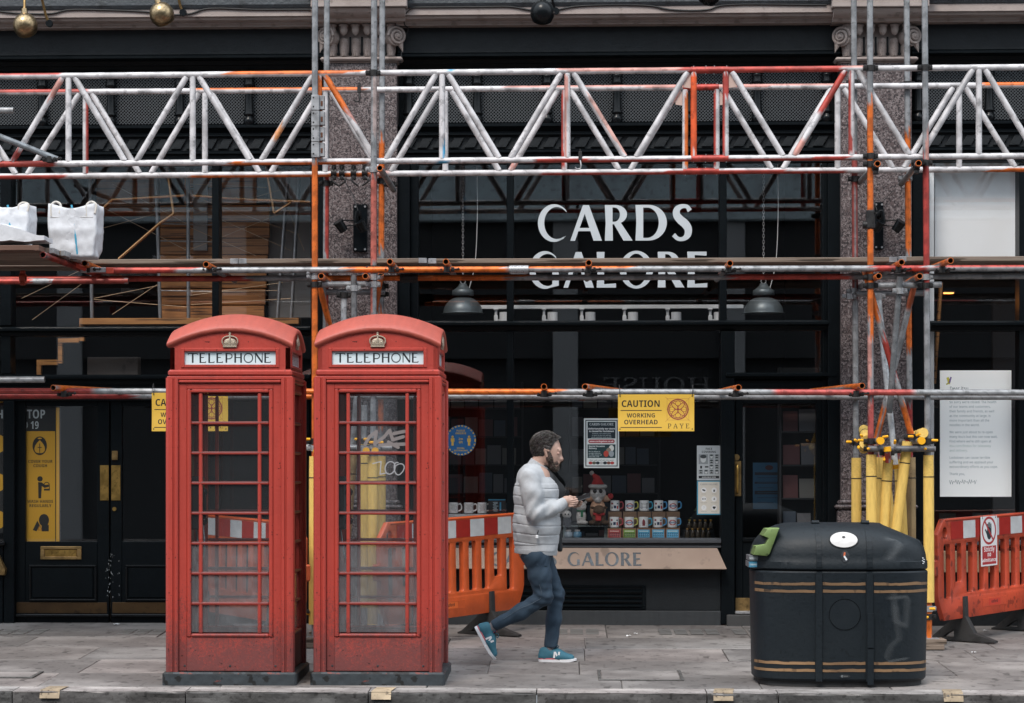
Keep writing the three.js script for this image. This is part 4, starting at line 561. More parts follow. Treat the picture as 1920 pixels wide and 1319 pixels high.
// ---------- left shopfront: double doors, tall window with a timber stair behind ----------
{
  const t = thing('restaurant_front', 'black painted shopfront with double doors behind the telephone boxes', 'shopfront', V(X(300), ground(0), -0.12));
  entablature(XP[0], t, [-50, 78.6, 207.5, 337, 466.6, 592]);
  bar(t, 'jamb', 582, 306, 613, 1172, -0.3, -0.06);
  bar(t, 'mullion', 0, 306, 20, 611, -0.3, -0.1); bar(t, 'mullion', 397, 306, 410, 611, -0.3, -0.1); bar(t, 'mullion', -400, 306, -380, 1172, -0.3, -0.1);
  mould(X(-390), X(582), [[-0.3, Y(611.5)], [-0.08, Y(611.5)], [-0.05, Y(614, -.05)], [-0.05, Y(618, -.05)], [-0.09, Y(622, -.09)], [-0.1, Y(628, -.1)], [-0.3, Y(628, -.1)]], M.black, t, 'transom');
  bar(t, 'mullion', 2, 629, 19, 702, -0.3, -0.1);
  mould(X(-390), X(582), [[-0.3, Y(702)], [-0.07, Y(702)], [-0.05, Y(705, -.05)], [-0.05, Y(709, -.05)], [-0.08, Y(713, -.08)], [-0.1, Y(720, -.1)], [-0.3, Y(720, -.1)]], M.black, t, 'door_cornice');
  bar(t, 'door_head', -380, 721, 582, 752, -0.3, -0.12);
  for (const [a, b, c, d] of [[-380, 306, 0, 612], [20, 306, 397, 612], [410, 306, 582, 612], [-380, 628, 2, 703], [19, 628, 582, 703], [-380, 752, 6, 1016]]) part(t, 'pane', paneGeo(a, b, c, d), M.glass);
  bar(t, 'door_post', 6, 752, 26, 1172, -0.3, -0.1); bar(t, 'door_post', 392, 752, 412, 1172, -0.3, -0.1); bar(t, 'side_panel', 413, 752, 581, 1172, -0.3, -0.16);
  bar(t, 'stall_riser', -380, 1017, 5, 1172, -0.3, -0.1); bar(t, 'stall_rail', -380, 1016, 8, 1024, -0.3, -0.04, M.blackGloss);
  const leaf = (a, b, ga, gb) => {
    const z0 = -0.24, z1 = -0.17, d = part(t, 'door', merge([pbox(a, 752, ga, 1170, z0, z1, 0.005), pbox(gb, 752, b, 1170, z0, z1, 0.005), pbox(ga, 752, gb, 762, z0, z1, 0.005), pbox(ga, 1016, gb, 1170, z0, z1, 0.005)]), M.black);
    part(d, 'door_glass', paneGeo(ga, 762, gb, 1016, -0.205), M.glass);
    part(d, 'raised_panel', pbox(ga + 12, 1066, gb - 8, 1122, z1 - 0.002, z1 + 0.012, 0.012), M.black);
    part(d, 'panel_mould', merge([pbox(ga + 6, 1060, gb - 2, 1064, z1 - 0.002, z1 + 0.016, 0.004), pbox(ga + 6, 1124, gb - 2, 1128, z1 - 0.002, z1 + 0.016, 0.004), pbox(ga + 6, 1064, ga + 10, 1124, z1 - 0.002, z1 + 0.016, 0.004), pbox(gb - 6, 1064, gb - 2, 1124, z1 - 0.002, z1 + 0.016, 0.004)]), M.blackGloss);
    part(d, 'kick_plate', pbox(a + 3, 1130, b - 4, 1151, z1 + 0.001, z1 + 0.006, 0.002), std([0.1, 0.055, 0.02], 0.45, { metalness: 0.5, map: T.flag }));
    part(d, 'weather_bar', pbox(a, 1152, b, 1158, z1, z1 + 0.05, 0.008), M.blackGloss);
    return d;
  };
  const d1 = leaf(27, 204, 47, 182), d2 = leaf(207, 391, 228, 372);
  const lp = part(d1, 'letter_plate', merge([pbox(75, 1025, 152, 1031, -0.17, -0.155, 0.004), pbox(75, 1044, 152, 1050, -0.17, -0.155, 0.004), pbox(75, 1031, 83, 1044, -0.17, -0.155, 0.004), pbox(143, 1031, 152, 1044, -0.17, -0.155, 0.004)]), M.brassOld);
  part(lp, 'letter_flap', pbox(83, 1031, 143, 1044, -0.17, -0.16, 0.006), M.brass);
  part(d1, 'push_plate', pbox(187, 873, 203, 939, -0.169, -0.163, 0.002), M.brass); part(d2, 'push_plate', pbox(208, 873, 225, 939, -0.169, -0.163, 0.002), M.brass);
  part(d2, 'latch', pbox(209, 846, 220, 863, -0.169, -0.15, 0.003), M.brassOld); { const a = P(214, 955, -.165); part(d2, 'lock', cyl(V(a.x, a.y, -.172), V(a.x, a.y, -.158), 0.018), M.brass); }
  // paint chips along the meeting stile
  { const list = []; for (let i = 0; i < 46; i++) { const a = P(205 + rr(-8, 18) * (rnd() < .5 ? 1 : .4), rr(1040, 1125), -.169), s = rr(0.002, 0.007); list.push(box(a.x, a.x + s, a.y, a.y + s * rr(.6, 1.8), -0.1705, -0.1695, 0)); } part(t, 'paint_chips', merge(list), std([0.3, 0.32, 0.33], 0.8)).userData.kind = 'stuff'; }
  { const a = P(2, 1060, -.02); solo('brass_corner_shelf', 'small brass bracket at the picture edge beside the black doors', 'bracket', crease(slab(poly([[-0.3, -0.05], [0.03, -0.05], [0.04, 0.0], [-0.02, 0.12], [-0.3, 0.12]]), 0.06, 0.006).translate(a.x - 0.01, a.y - 0.04, -0.1), 0.4), M.brassOld); }
}
// posters in the doors
const YEL = '#b98d1d';
sheet('hygiene_poster', 'tall yellow hygiene poster with black pictograms in the door glass', 'poster', 47, 757, 113, 1016, -0.215, canvasTex(264, 1036, (g, w, h) => {
  g.fillStyle = '#0e1113'; g.fillRect(0, 0, w, h); g.fillStyle = YEL; g.fillRect(0, 208, w - 40, h - 208); g.fillRect(w - 34, 30, 26, h - 30);
  txt(g, 'STOP', 62, 112, 'bold 92px sans-serif', '#aeb6b8', 'center', 0.8); txt(g, 'D 19', 42, 190, 'bold 78px sans-serif', '#aeb6b8', 'center', 0.75);
  const k = '#14130d'; g.fillStyle = k; g.beginPath(); g.ellipse(108, 318, 54, 70, 0, 0, 7); g.fill(); g.fillStyle = YEL; g.beginPath(); g.moveTo(108, 275); g.bezierCurveTo(170, 330, 150, 380, 108, 372); g.bezierCurveTo(66, 380, 46, 330, 108, 275); g.fill(); g.strokeStyle = k; g.lineWidth = 5; g.beginPath(); g.moveTo(108, 300); g.lineTo(108, 370); g.moveTo(92, 330); g.lineTo(124, 330); g.stroke(); g.fillStyle = YEL; g.beginPath(); g.ellipse(108, 262, 16, 6, 0, 0, 7); g.fill();
  txt(g, 'COVER YOUR', 112, 446, 'bold 30px sans-serif', k); txt(g, 'COUGH', 112, 478, 'bold 30px sans-serif', k); txt(g, 'WASH HANDS', 112, 746, 'bold 30px sans-serif', k); txt(g, 'REGULARLY', 112, 778, 'bold 30px sans-serif', k);
  g.fillStyle = k; g.beginPath(); g.arc(110, 566, 20, 0, 7); g.fill(); g.beginPath(); g.moveTo(96, 590); g.lineTo(122, 592); g.lineTo(150, 612); g.lineTo(176, 608); g.lineTo(176, 626); g.lineTo(144, 634); g.lineTo(124, 620); g.lineTo(118, 712); g.lineTo(98, 712); g.fill(); g.fillRect(140, 640, 44, 14); g.strokeStyle = k; g.lineWidth = 6; g.beginPath(); g.arc(160, 612, 20, Math.PI, 0); g.lineTo(180, 640); g.stroke();
  g.beginPath(); g.ellipse(140, 876, 38, 46, 0, 0, 7); g.fill(); g.fillRect(122, 910, 54, 50); g.beginPath(); g.moveTo(56, 950); g.lineTo(90, 880); g.lineTo(108, 912); g.lineTo(84, 960); g.fill(); g.strokeStyle = '#7d3a16'; g.lineWidth = 4; g.beginPath(); g.moveTo(94, 950); g.lineTo(110, 916); g.lineTo(124, 950); g.closePath(); g.stroke();
}));
sheet('hygiene_banner', 'black and yellow poster edge in the side window beside the doors', 'poster', -64, 750, 5, 1000, -0.215, canvasTex(264, 1000, (g, w, h) => { g.fillStyle = '#0e1113'; g.fillRect(0, 0, w, h); g.fillStyle = YEL; g.fillRect(0, 8, w, 14); txt(g, 'STOP THE', 120, 140, 'bold 90px sans-serif', '#aeb6b8'); for (const y of [330, 620, 900]) { g.beginPath(); g.arc(220, y, 70, 0, 7); g.fill(); } }));
{ // what is seen through that window: timber stair, steel posts, wires and copper rails
  const t = thing('timber_staircase', 'timber clad staircase seen through the tall window over the phone boxes', 'staircase', V(X(380), ground(0), -1.5));
  const wireM = std([0.5, 0.36, 0.24], 0.4, { metalness: 0.4 }), pk = [0.62, 0.48, 0.66].map((k) => std([k, k * 0.47, k * 0.17], 0.5, { map: T.wood }));
  for (let i = 0; i < 9; i++) { const y = 322 + i * 31.5; part(t, 'plank', pbox(i < 2 ? 345 : 300, y, i < 2 ? 480 : 505 - Math.max(0, i - 3) * 2, y + 29, -1.1, -1.05, 0.004), pk[i % 3]); }
  part(t, 'landing_beam', pbox(148, 597, 560, 608, -0.9, -0.7, 0.004), M.oak);
  part(t, 'stringer', merge([pbox(148, 608.5, 157, 640, -0.8, -0.74, 0.002), pbox(108, 634, 147.5, 643, -0.8, -0.74, 0.002), pbox(108, 643.5, 116, 682, -0.8, -0.74, 0.002), pbox(68, 675, 107.5, 685, -0.8, -0.74, 0.002), pbox(68, 685.5, 76, 710, -0.8, -0.74, 0.002)]), M.oak);
  for (const [a, b, c, d] of [[168, 322, 172, 597], [292, 322, 300, 597], [352, 300, 353, 597], [541, 310, 520, 597], [562, 310, 546, 597]]) part(t, 'steel_post', cyl(P(a, b, -.85), P(c, d, -.85), 0.017, 0.017, 10), M.steel);
  for (const [a, b, c, d] of [[185, 430, 350, 385], [185, 385, 350, 470], [210, 345, 350, 420], [352, 345, 500, 352], [352, 385, 545, 470], [352, 470, 540, 395], [355, 405, 530, 355], [352, 425, 480, 480], [352, 365, 560, 440], [520, 340, 570, 470], [175, 560, 300, 535], [175, 562, 350, 576], [352, 572, 545, 560], [352, 548, 520, 545], [300, 530, 210, 590], [352, 555, 530, 530], [40, 560, 165, 500], [60, 600, 170, 520]]) part(t, 'wire_stay', cyl(P(a, b, -.86), P(c, d, -.84), 0.0028, 0.0028, 5), wireM);
  for (const k of [420, 452, 545]) part(t, 'rod', cyl(P(300, k, -1.0), P(400, k + 2, -1.0), 0.008, 0.008, 6), M.steel);
  part(t, 'plaster_panel', pbox(503, 318, 583, 596, -1.3, -1.2, 0.003), std([0.3, 0.28, 0.27], 0.9)); part(t, 'plaster_panel', pbox(362, 318, 388, 470, -1.04, -1.0, 0.003), std([0.28, 0.26, 0.25], 0.9));
  part(t, 'upper_soffit', pbox(180, 328, 290, 400, -1.3, -1.0, 0.01), M.walnut);
  const cp = std([0.75, 0.42, 0.2], 0.25, { metalness: 0.9 });
  for (const [pts, l] of [[[[312, 305], [325, 401]], 0], [[[325, 401], [300, 418], [222, 486]], 0], [[[182, 400], [210, 374], [345, 366]], 0], [[[360, 366], [470, 374], [581, 378]], 0], [[[498, 305], [514, 400]], 0], [[[514, 400], [545, 380]], 0]]) part(t, 'copper_rail', merge(pts.slice(1).map((q, i) => cyl(P(...pts[i], -0.62), P(...q, -0.62), 0.014, 0.014, 10))), cp);
  const mb = solo('metal_box', 'dull grey metal box standing on the door cornice inside the glass', 'box', pbox(163, 670, 258, 704, -0.55, -0.4, 0.004), std([0.2, 0.18, 0.165], 0.6, { map: T.stone }));
}
// ---------- right shopfront ----------
{
  const t = thing('noodle_shop_front', 'black framed shop window with a white letter behind the red barrier', 'shopfront', V(X(1850), ground(0), -0.12));
  entablature(XP[2], t, [1722, 1855, 1985]);
  bar(t, 'jamb', 1711, 306, 1742, 1172, -0.3, -0.06); part(t, 'white_jamb_strip', pbox(1743, 306, 1752, 1000, -0.28, -0.22, 0.003), M.white);
  bar(t, 'mullion', 1912, 306, 1926, 1172, -0.3, -0.1);
  mould(X(1744), X(2250), [[-0.3, Y(604)], [-0.08, Y(604)], [-0.05, Y(607, -.05)], [-0.05, Y(611, -.05)], [-0.09, Y(615, -.09)], [-0.1, Y(622, -.1)], [-0.3, Y(622, -.1)]], M.black, t, 'transom');
  for (const [a, b, c, d] of [[1744, 306, 1912, 605], [1926, 306, 2240, 605], [1744, 621, 1912, 1014], [1926, 621, 2240, 1014]]) part(t, 'pane', paneGeo(a, b, c, d), M.glass);
  part(t, 'bulkhead', pbox(1753, 306, 2230, 482, -0.6, -0.42, 0.003), std([0.82, 0.84, 0.86], 0.85)); part(t, 'bulkhead_edge', pbox(1753, 482.5, 2230, 490, -0.6, -0.4, 0.003), M.interiorMid);
  mould(X(1712), X(2250), [[-0.32, Y(1012)], [-0.1, Y(1012)], [-0.06, Y(1015, -.06)], [-0.06, Y(1021, -.06)], [-0.1, Y(1024, -.1)], [-0.32, Y(1026, -.1)]], std([0.07, 0.08, 0.095], 0.45), t, 'window_sill');
  part(t, 'sign_board', pbox(1712, 1034, 2250, 1075, -0.1, -0.02, 0.004), std([0.42, 0.3, 0.2], 0.7, { map: T.stone }));
  part(t, 'stall_riser', box(X(1712), X(2250), ground(0) - 0.03, Y(1028, -.12), -0.3, -0.105, 0.004), M.blackDull);
  const lp = thing('leaning_plank', 'narrow pale timber plank leaning inside the noodle shop window', 'plank', P(1752, 720, -.5)); part(lp, 'timber', cyl(P(1752, 720, -.5), P(1765, 530, -.45), 0.018, 0.018, 4), M.oak);
  const dk = thing('inner_partition', 'dark grey partition deep inside the noodle shop', 'partition', P(1885, 1010, -2)); part(dk, 'screen_panel', pbox(1862, 560, 1990, 1010, -2.1, -2, 0.003), M.interiorMid);
  const p = P(1779, 551, -1.0), o = thing('amber_lamp', 'small glowing amber ceiling lamp inside the noodle shop window', 'lamp', p); mesh('housing', box(-0.05, 0.05, 0.012, 0.03, -0.03, 0.03, 0.004), M.interiorMid, o); mesh('lamp_face', box(-0.045, 0.045, 0, 0.011, -0.02, 0.025, 0.003), std([0.6, 0.3, 0.1], 0.5, { emissive: lin(1, 0.42, 0.12), emissiveIntensity: 1.2 }), o);
  const l = new THREE.PointLight(0xffa050, 0.12); l.position.set(0, -0.06, 0); l.castShadow = true; o.add(l);
}
sheet('closure_letter', 'large white printed letter on the window beside the scaffold standards', 'poster', 1763, 695, 1897, 932, GZ + 0.008, canvasTex(670, 1185, (g, w, h) => {
  g.fillStyle = '#fbfcfa'; g.fillRect(0, 0, w, h); g.lineWidth = 22; g.strokeStyle = '#d0c53e'; g.beginPath(); g.moveTo(70, 66); g.quadraticCurveTo(84, 96, 84, 130); g.stroke(); g.strokeStyle = '#a8a23a'; g.lineWidth = 12; g.beginPath(); g.moveTo(58, 130); g.quadraticCurveTo(86, 128, 92, 78); g.stroke(); g.strokeStyle = '#75629a'; g.lineWidth = 14; g.beginPath(); g.moveTo(104, 62); g.lineTo(88, 120); g.stroke();
  txt(g, 'Dear itsu', 90, 184, '44px sans-serif', '#54636a', 'left', 1);
  const L = ['So sorry we\u2019re closed. The health', 'of our teams and customers,', 'their family and friends, as well', 'as the community at large, is', 'more important than all the', 'noodles in the world.', '', 'We were just about to re-open', 'many itsu\u2019s but this can now wait.', 'Find where we\u2019re still open at', 'itsu.com/findus for takeaway', 'and delivery.', '', 'Lockdown can cause terrible', 'suffering and we applaud your', 'extraordinary efforts as you cope.', '', 'Thank you,'];
  let y = 308; for (const s of L) { txt(g, s, 88, y, '30px sans-serif', /itsu.com|delivery/.test(s) ? '#b9c6bf' : '#8b979a', 'left'); y += s ? 43 : 24; }
  g.strokeStyle = '#59656a'; g.lineWidth = 3; g.beginPath(); g.moveTo(90, 1030); for (let i = 0; i < 40; i++) g.lineTo(92 + i * 6.4, 1046 + 20 * Math.sin(i * 1.9) * (i % 9 < 6 ? 1 : 0.2)); g.stroke();
}));
// ---------- lamps and cables on the cornice, spot lamps on the pilasters ----------
function wallLamp(px, py, r, m, label, lean, hang) {
  const c = P(px, py, 0.62), t = thing('wall_lamp', label, 'wall lamp', c, 'lamps along the cornice');
  const prof = [[0, r * 1.04]]; for (let i = 1; i <= 18; i++) { const a = i / 18 * 2.2; prof.push([Math.sin(a) * r, Math.cos(a) * r * 1.04]); } prof.push([r * 0.84, -r * 0.64], [r * 0.78, -r * 0.6], [r * 0.93, 0], [0, r * 0.9]);
  const sh = mesh('lamp_shade', lathe(prof, 36), m, t); sh.rotation.z = lean; sh.rotation.x = 0.75;
  mesh('neck', cyl(V(-Math.sin(lean) * r * 0.9, r * 0.9, 0), V(-Math.sin(lean) * r * 1.45, r * 1.4, 0), r * 0.28, r * 0.22), m, t);
  mesh('arm', bend([V(-Math.sin(lean) * r * 1.4, r * 1.35, 0), V(-Math.sin(lean) * r * 1.6, r * 2.6, -0.05), V(r * 0.5, r * 3.4, -0.25), V(r * 0.9, r * 1.4, -0.4), V(r * 1.1, r * 0.9, -0.42)], r * 0.11, 36, 8), m === M.brassLamp ? M.brassOld : m, t); mesh('wall_plate', cyl(V(r * 1.1, r * 0.9, -0.43), V(r * 1.1, r * 0.9, -0.4), r * 0.3), M.blackGloss, t);
}
M.brassLamp = std([0.42, 0.31, 0.18], 0.3, { metalness: 0.95, map: T.galv });
wallLamp(47, 48, 0.102, M.brassLamp, 'brass dome lamp on the cornice at the picture corner', 0.06); wallLamp(303, 27, 0.102, M.brassLamp, 'brass dome lamp on the cornice above the tall stair window', 0.3);
wallLamp(1017, 24, 0.1, M.blackGloss, 'black dome lamp hanging over the middle of the card shop fascia', -0.05); wallLamp(1330, -12, 0.1, M.blackGloss, 'black dome lamp cut by the top edge over the card shop', -0.4);
function cable(label, pts, z, r = 0.008) { return solo('power_cable', label, 'cable', bend(pts.map(([x, y, zz]) => P(x, y, zz ?? z)), r, 80, 6), M.cable); }
cable('black cable clipped along the cornice over the double doors', [[-30, 17], [20, 24], [60, 26], [100, 25], [125, 19], [200, 19], [270, 22], [330, 28], [360, 25], [385, 17], [480, 18], [582, 18]], 0.2);
cable('black cable clipped along the cornice over the card shop', [[765, 14], [900, 13], [960, 13], [995, 19], [1040, 19], [1080, 12], [1220, 11], [1255, 18], [1330, 18], [1350, 11], [1550, 9]], 0.2);
cable('thin grey cable dropping beside the carved capital', [[780, 12, .2], [764, 22, .2], [758, 44, .1], [765, 56, .02], [757, 75, .02], [753, 100, .02], [750, 118, .02]], 0.05, 0.005);
function spotLamp(px0, px1, py0, py1, side, label) {
  const t = thing('spot_lamp', label, 'spot lamp', P((px0 + px1) / 2, py1, 0.03)), z = 0.06;
  part(t, 'mounting_plate', pbox(px0, py0, px1, py1, 0.003, 0.06, 0.004), M.black); for (const [a, b] of [[.15, .05], [.85, .05], [.15, .95], [.85, .95]]) { const q = P(px0 + (px1 - px0) * a, py0 + (py1 - py0) * b, 0.07); part(t, 'bolt', cyl(V(q.x, q.y, .058), V(q.x, q.y, .068), 0.009, 0.009, 8), M.zinc); }
  const cx = (px0 + px1) / 2, hx = cx + side * 35; part(t, 'arm', merge([cyl(P(cx, 414, .1), P(hx + side * 2, 413, .14), 0.006), cyl(P(cx, 423, .1), P(hx, 424, .14), 0.006), bend([P(cx, 414, .06), P(cx - 2, 405, .16), P(cx + side * 4, 395, .17), P(cx + side * 8, 420, .16)], 0.02, 20, 8)]), M.blackGloss);
  for (const [a, s] of [[hx, 1], [cx + 4 * -side, 0.8]]) part(t, 'lamp_head', merge([cyl(P(a - side * 5 * s, 433, .17), P(a + side * 6 * s, 417, .2), 0.037, 0.042, 18), cyl(P(a + side * 6 * s, 417, .2), P(a + side * 7 * s, 415.5, .203), 0.047, 0.047, 18)]), M.blackGloss);
  part(t, 'cable', bend([P(cx - 4, 395, .1), P(cx - 14, 365, .05), P(cx - 26, 345, .04), P(cx - 32, 330, .03)], 0.004, 20, 5), M.cable); part(t, 'cable', bend([P(cx + 2, 385, .06), P(cx + 10, 375, .04), P(cx + 26, 358, .03)], 0.003, 14, 5), M.cable);
}
spotLamp(662, 688, 383, 472, -1, 'black twin spot lamp on the granite behind the phone boxes'); spotLamp(1641, 1657, 379, 468, 1, 'black twin spot lamp on the granite over the litter bin');
// ---------- the far side of the street, which the shop glass mirrors ----------
{
  const t = thing('opposite_terrace', 'pale stone building across the street mirrored in the shop glass', 'building', V(0, 0, 27));
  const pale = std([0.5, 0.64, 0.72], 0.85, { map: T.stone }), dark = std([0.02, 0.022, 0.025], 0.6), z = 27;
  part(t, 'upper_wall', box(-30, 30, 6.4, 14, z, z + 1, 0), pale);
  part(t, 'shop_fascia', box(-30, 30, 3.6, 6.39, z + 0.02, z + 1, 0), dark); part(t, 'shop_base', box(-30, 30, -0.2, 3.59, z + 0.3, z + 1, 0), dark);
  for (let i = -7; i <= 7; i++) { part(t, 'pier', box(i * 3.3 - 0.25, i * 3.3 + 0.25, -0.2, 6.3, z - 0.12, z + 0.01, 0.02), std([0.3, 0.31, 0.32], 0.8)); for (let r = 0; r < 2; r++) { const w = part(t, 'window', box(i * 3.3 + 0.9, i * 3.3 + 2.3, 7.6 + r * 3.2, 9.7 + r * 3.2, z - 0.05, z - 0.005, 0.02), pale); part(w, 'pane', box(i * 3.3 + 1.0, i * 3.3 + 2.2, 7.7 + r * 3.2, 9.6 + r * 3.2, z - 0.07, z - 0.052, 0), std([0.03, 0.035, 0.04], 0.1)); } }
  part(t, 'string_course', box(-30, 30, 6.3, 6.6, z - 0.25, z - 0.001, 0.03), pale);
  const font = await new FontLoader().loadAsync('fonts/droid/droid_serif_regular.typeface.json'), g = new TextGeometry('HOUSE', { font, size: 0.3, depth: 0.03, curveSegments: 4 }); g.computeBoundingBox(); g.rotateY(Math.PI); const c = P(1232, 722, -(z + 0.4)); g.scale(1.55, 1, 1); g.computeBoundingBox(); g.translate(c.x - (g.boundingBox.min.x + g.boundingBox.max.x) / 2, c.y - 0.14, z + 0.26); part(t, 'sign_letters', only(g), std([0.16, 0.165, 0.17], 0.6));
}
// ---------- scaffold ----------
const R = 0.02415, ZF = 1.7, ZB = 0.93;
const tb = (parent, name, a, b, paint = [], o = {}) => part(parent, name, tubeGeo(a, b, o.r ?? R, { paint, ...o }), o.m ?? M.tube);
// forged coupler: two clamped bands, a bridge, bolts and nuts; its band axis lies along y
const couplerGeo = (() => merge([only(new THREE.CylinderGeometry(R + 0.009, R + 0.009, 0.046, 16, 1, true)), only(new THREE.RingGeometry(R, R + 0.009, 16).rotateX(-Math.PI / 2).translate(0, 0.023, 0)), only(new THREE.RingGeometry(R, R + 0.009, 16).rotateX(Math.PI / 2).translate(0, -0.023, 0)), box(-0.06, -0.028, -0.019, 0.019, -0.012, 0.022, 0.004), box(0.028, 0.056, -0.019, 0.019, -0.016, 0.018, 0.004), cyl(V(-0.048, 0, -0.03), V(-0.048, 0, 0.05), 0.007, 0.007, 8), cyl(V(-0.048, 0, 0.03), V(-0.048, 0, 0.045), 0.014, 0.014, 6), cyl(V(0.045, 0, -0.03), V(0.045, 0, 0.034), 0.008, 0.008, 8), box(-0.026, 0.026, -0.024, 0.024, -0.045, -0.027, 0.004)]))();
const couplerHang = merge([couplerGeo.clone().rotateZ(Math.PI / 2), cyl(V(0, -0.03, 0.02), V(0.004, -0.085, 0.03), 0.008, 0.006, 8), cyl(V(0.004, -0.085, 0.03), V(0.004, -0.1, 0.03), 0.014, 0.005, 6)]);
function coupler(parent, p, axis = 'y', turn = 0, m = M.coupler, g = couplerGeo) { const c = mesh('coupler', g, m, parent); c.position.copy(p); for (let q = parent; q && q !== scene; q = q.parent) c.position.sub(q.position); if (axis === 'x') c.rotation.z = Math.PI / 2; if (axis === 'z') c.rotation.x = Math.PI / 2; c.rotation.y += turn; return c; }
const capped = (parent, p, d, m = M.cap) => { const b = p.clone().add(d); return part(parent, 'bolt_cap', merge([cyl(p, b, 0.0105, 0.0105, 8), ball(b.x, b.y, b.z, 0.0105)]), m); };

// lattice beams
function lattice(label, z, tops, bots, posts, joint, paintTop, paintBot, postPaint, diagPaint) {
  const lineY = (l, px) => l[0] + (l[1] - l[0]) * px / 1920, t = thing('lattice_beam', label, 'lattice beam', P(960, lineY(bots, 960), z), 'lattice beams of the scaffold');
  const chord = (l, paint, name) => tb(t, name, P(-260, lineY(l, -260), z), P(2180, lineY(l, 2180), z), paint.map(([a, b, c, s]) => [(a + 260) / 2440, (b + 260) / 2440, c, s]), { col: ALU, m: M.alu, n: 240 });
  chord(tops, paintTop, 'top_chord'); chord(bots, paintBot, 'bottom_chord');
  const T0 = (px) => lineY(tops, px) + 4, B0 = (px) => lineY(bots, px) - 4;
  posts.forEach((px, i) => tb(t, 'lattice_post', P(px, T0(px), z), P(px, B0(px), z), postPaint[i] ?? [], { col: ALU, m: M.alu }));
  posts.forEach((px, i) => {
    if (i + 1 === posts.length) return; const nx = posts[i + 1]; if (nx - px < 120) return;
    const m = (px + nx) / 2, dp = diagPaint[i] ?? [];
    tb(t, 'diagonal', P(px + 12, T0(px), z), P(m - 11, B0(m), z), dp[0] ?? [], { col: ALU, m: M.alu }); tb(t, 'diagonal', P(m + 11, B0(m), z), P(nx - 12, T0(nx), z), dp[1] ?? [], { col: ALU, m: M.alu });
  });
  for (const [a, b] of joint) for (const l of [tops, bots]) { tb(t, 'joint_sleeve', P(a, lineY(l, a), z), P(b, lineY(l, b), z), [[0, 1, RED]], { r: R + 0.003, col: RED }); for (const q of [a + 4, (a + b) / 2 - 8, (a + b) / 2 + 8, b - 4]) { const c = P(q, lineY(l, q), z); part(t, 'joint_pin', cyl(V(c.x, c.y - 0.034, z + 0.004), V(c.x + 0.004, c.y + 0.034, z + 0.004), 0.004, 0.004, 6), M.zinc); } }
  for (const [a, b] of joint) { const c = P(a, 0, z).x; for (const [q, s] of [[a, -1], [b, 1]]) { const A = P(q, T0(q) + 4, z), B = P(q + s * 16, T0(q) + 4, z), C = P(q, T0(q) + 30, z), D = P(q + s * 14, T0(q) + 28, z); part(t, 'gusset', geoOf([A.x, A.y, z, B.x, B.y, z, D.x, D.y, z, A.x, A.y, z, D.x, D.y, z, C.x, C.y, z, A.x, A.y, z - .006, D.x, D.y, z - .006, B.x, B.y, z - .006, A.x, A.y, z - .006, C.x, C.y, z - .006, D.x, D.y, z - .006]), std([0.5, 0.36, 0.31], 0.5)); } }
  return t;
}
const FP = [-105, 128, 361, 598, 829, 1064, 1301, 1361, 1597, 1836, 2070], BP = [-80, 160, 384, 610, 835, 1058, 1285, 1344, 1571, 1799, 2030];
lattice('front lattice beam with red and orange paint marks across the shopfronts', ZF, [143.5, 126], [308, 292.5], FP, [[1296, 1366]],
  [[-260, 118, RED, 1], [440, 690, ORANGE, 1], [1055, 1640, PINK, 1], [1290, 1590, RED], [852, 860, BLUE, 1]], [[-260, 108, RED], [440, 700, ORANGE, -1], [1010, 1600, RED, -1], [830, 850, BLUE, -1]],
  { 3: [[0, 1, ORANGE]], 4: [[0.8, 1, BLUE, 1]], 5: [[0, 1, PINK, -1]], 6: [[0, 1, [0.72, 0.1, 0.02]]], 7: [[0, 1, RED, -1], [0, .3, RED]], 8: [[0, 1, RED, -1]] },
  { 0: [[], [[0, .15, RED], [0.75, 1, PINK]]], 2: [[], [[.25, .4, [0.7, 0.3, 0.12]]]], 3: [[[0, .42, ORANGE], [.42, .55, PINK, 1]], []], 5: [[[.3, 1, [0.62, 0.35, 0.3], 1]], []], 7: [[], [[0.5, 1, RED], [0, .2, PINK]]], 8: [[], []] });
lattice('rear lattice beam close to the shop fascias, behind the painted front one', ZB, [173.5, 159.5], [331, 317], BP, [[1281, 1348]],
  [[-260, 170, RED, 1], [370, 690, ORANGE, 1], [960, 1590, PINK, 1], [1840, 2180, ORANGE, 1]], [[-260, 130, RED, -1], [370, 700, ORANGE, -1], [700, 740, PINK], [1030, 1600, RED, -1], [1860, 2180, ORANGE, -1]],
  { 1: [[0, 1, RED, 1]], 5: [[0, 1, RED, -1]], 6: [[0, 1, ORANGE, 1]], 7: [[0, 1, RED, -1]] }, { 4: [[], [[0, .12, PINK]]], 5: [[], [[0.85, 1, PINK]]] });

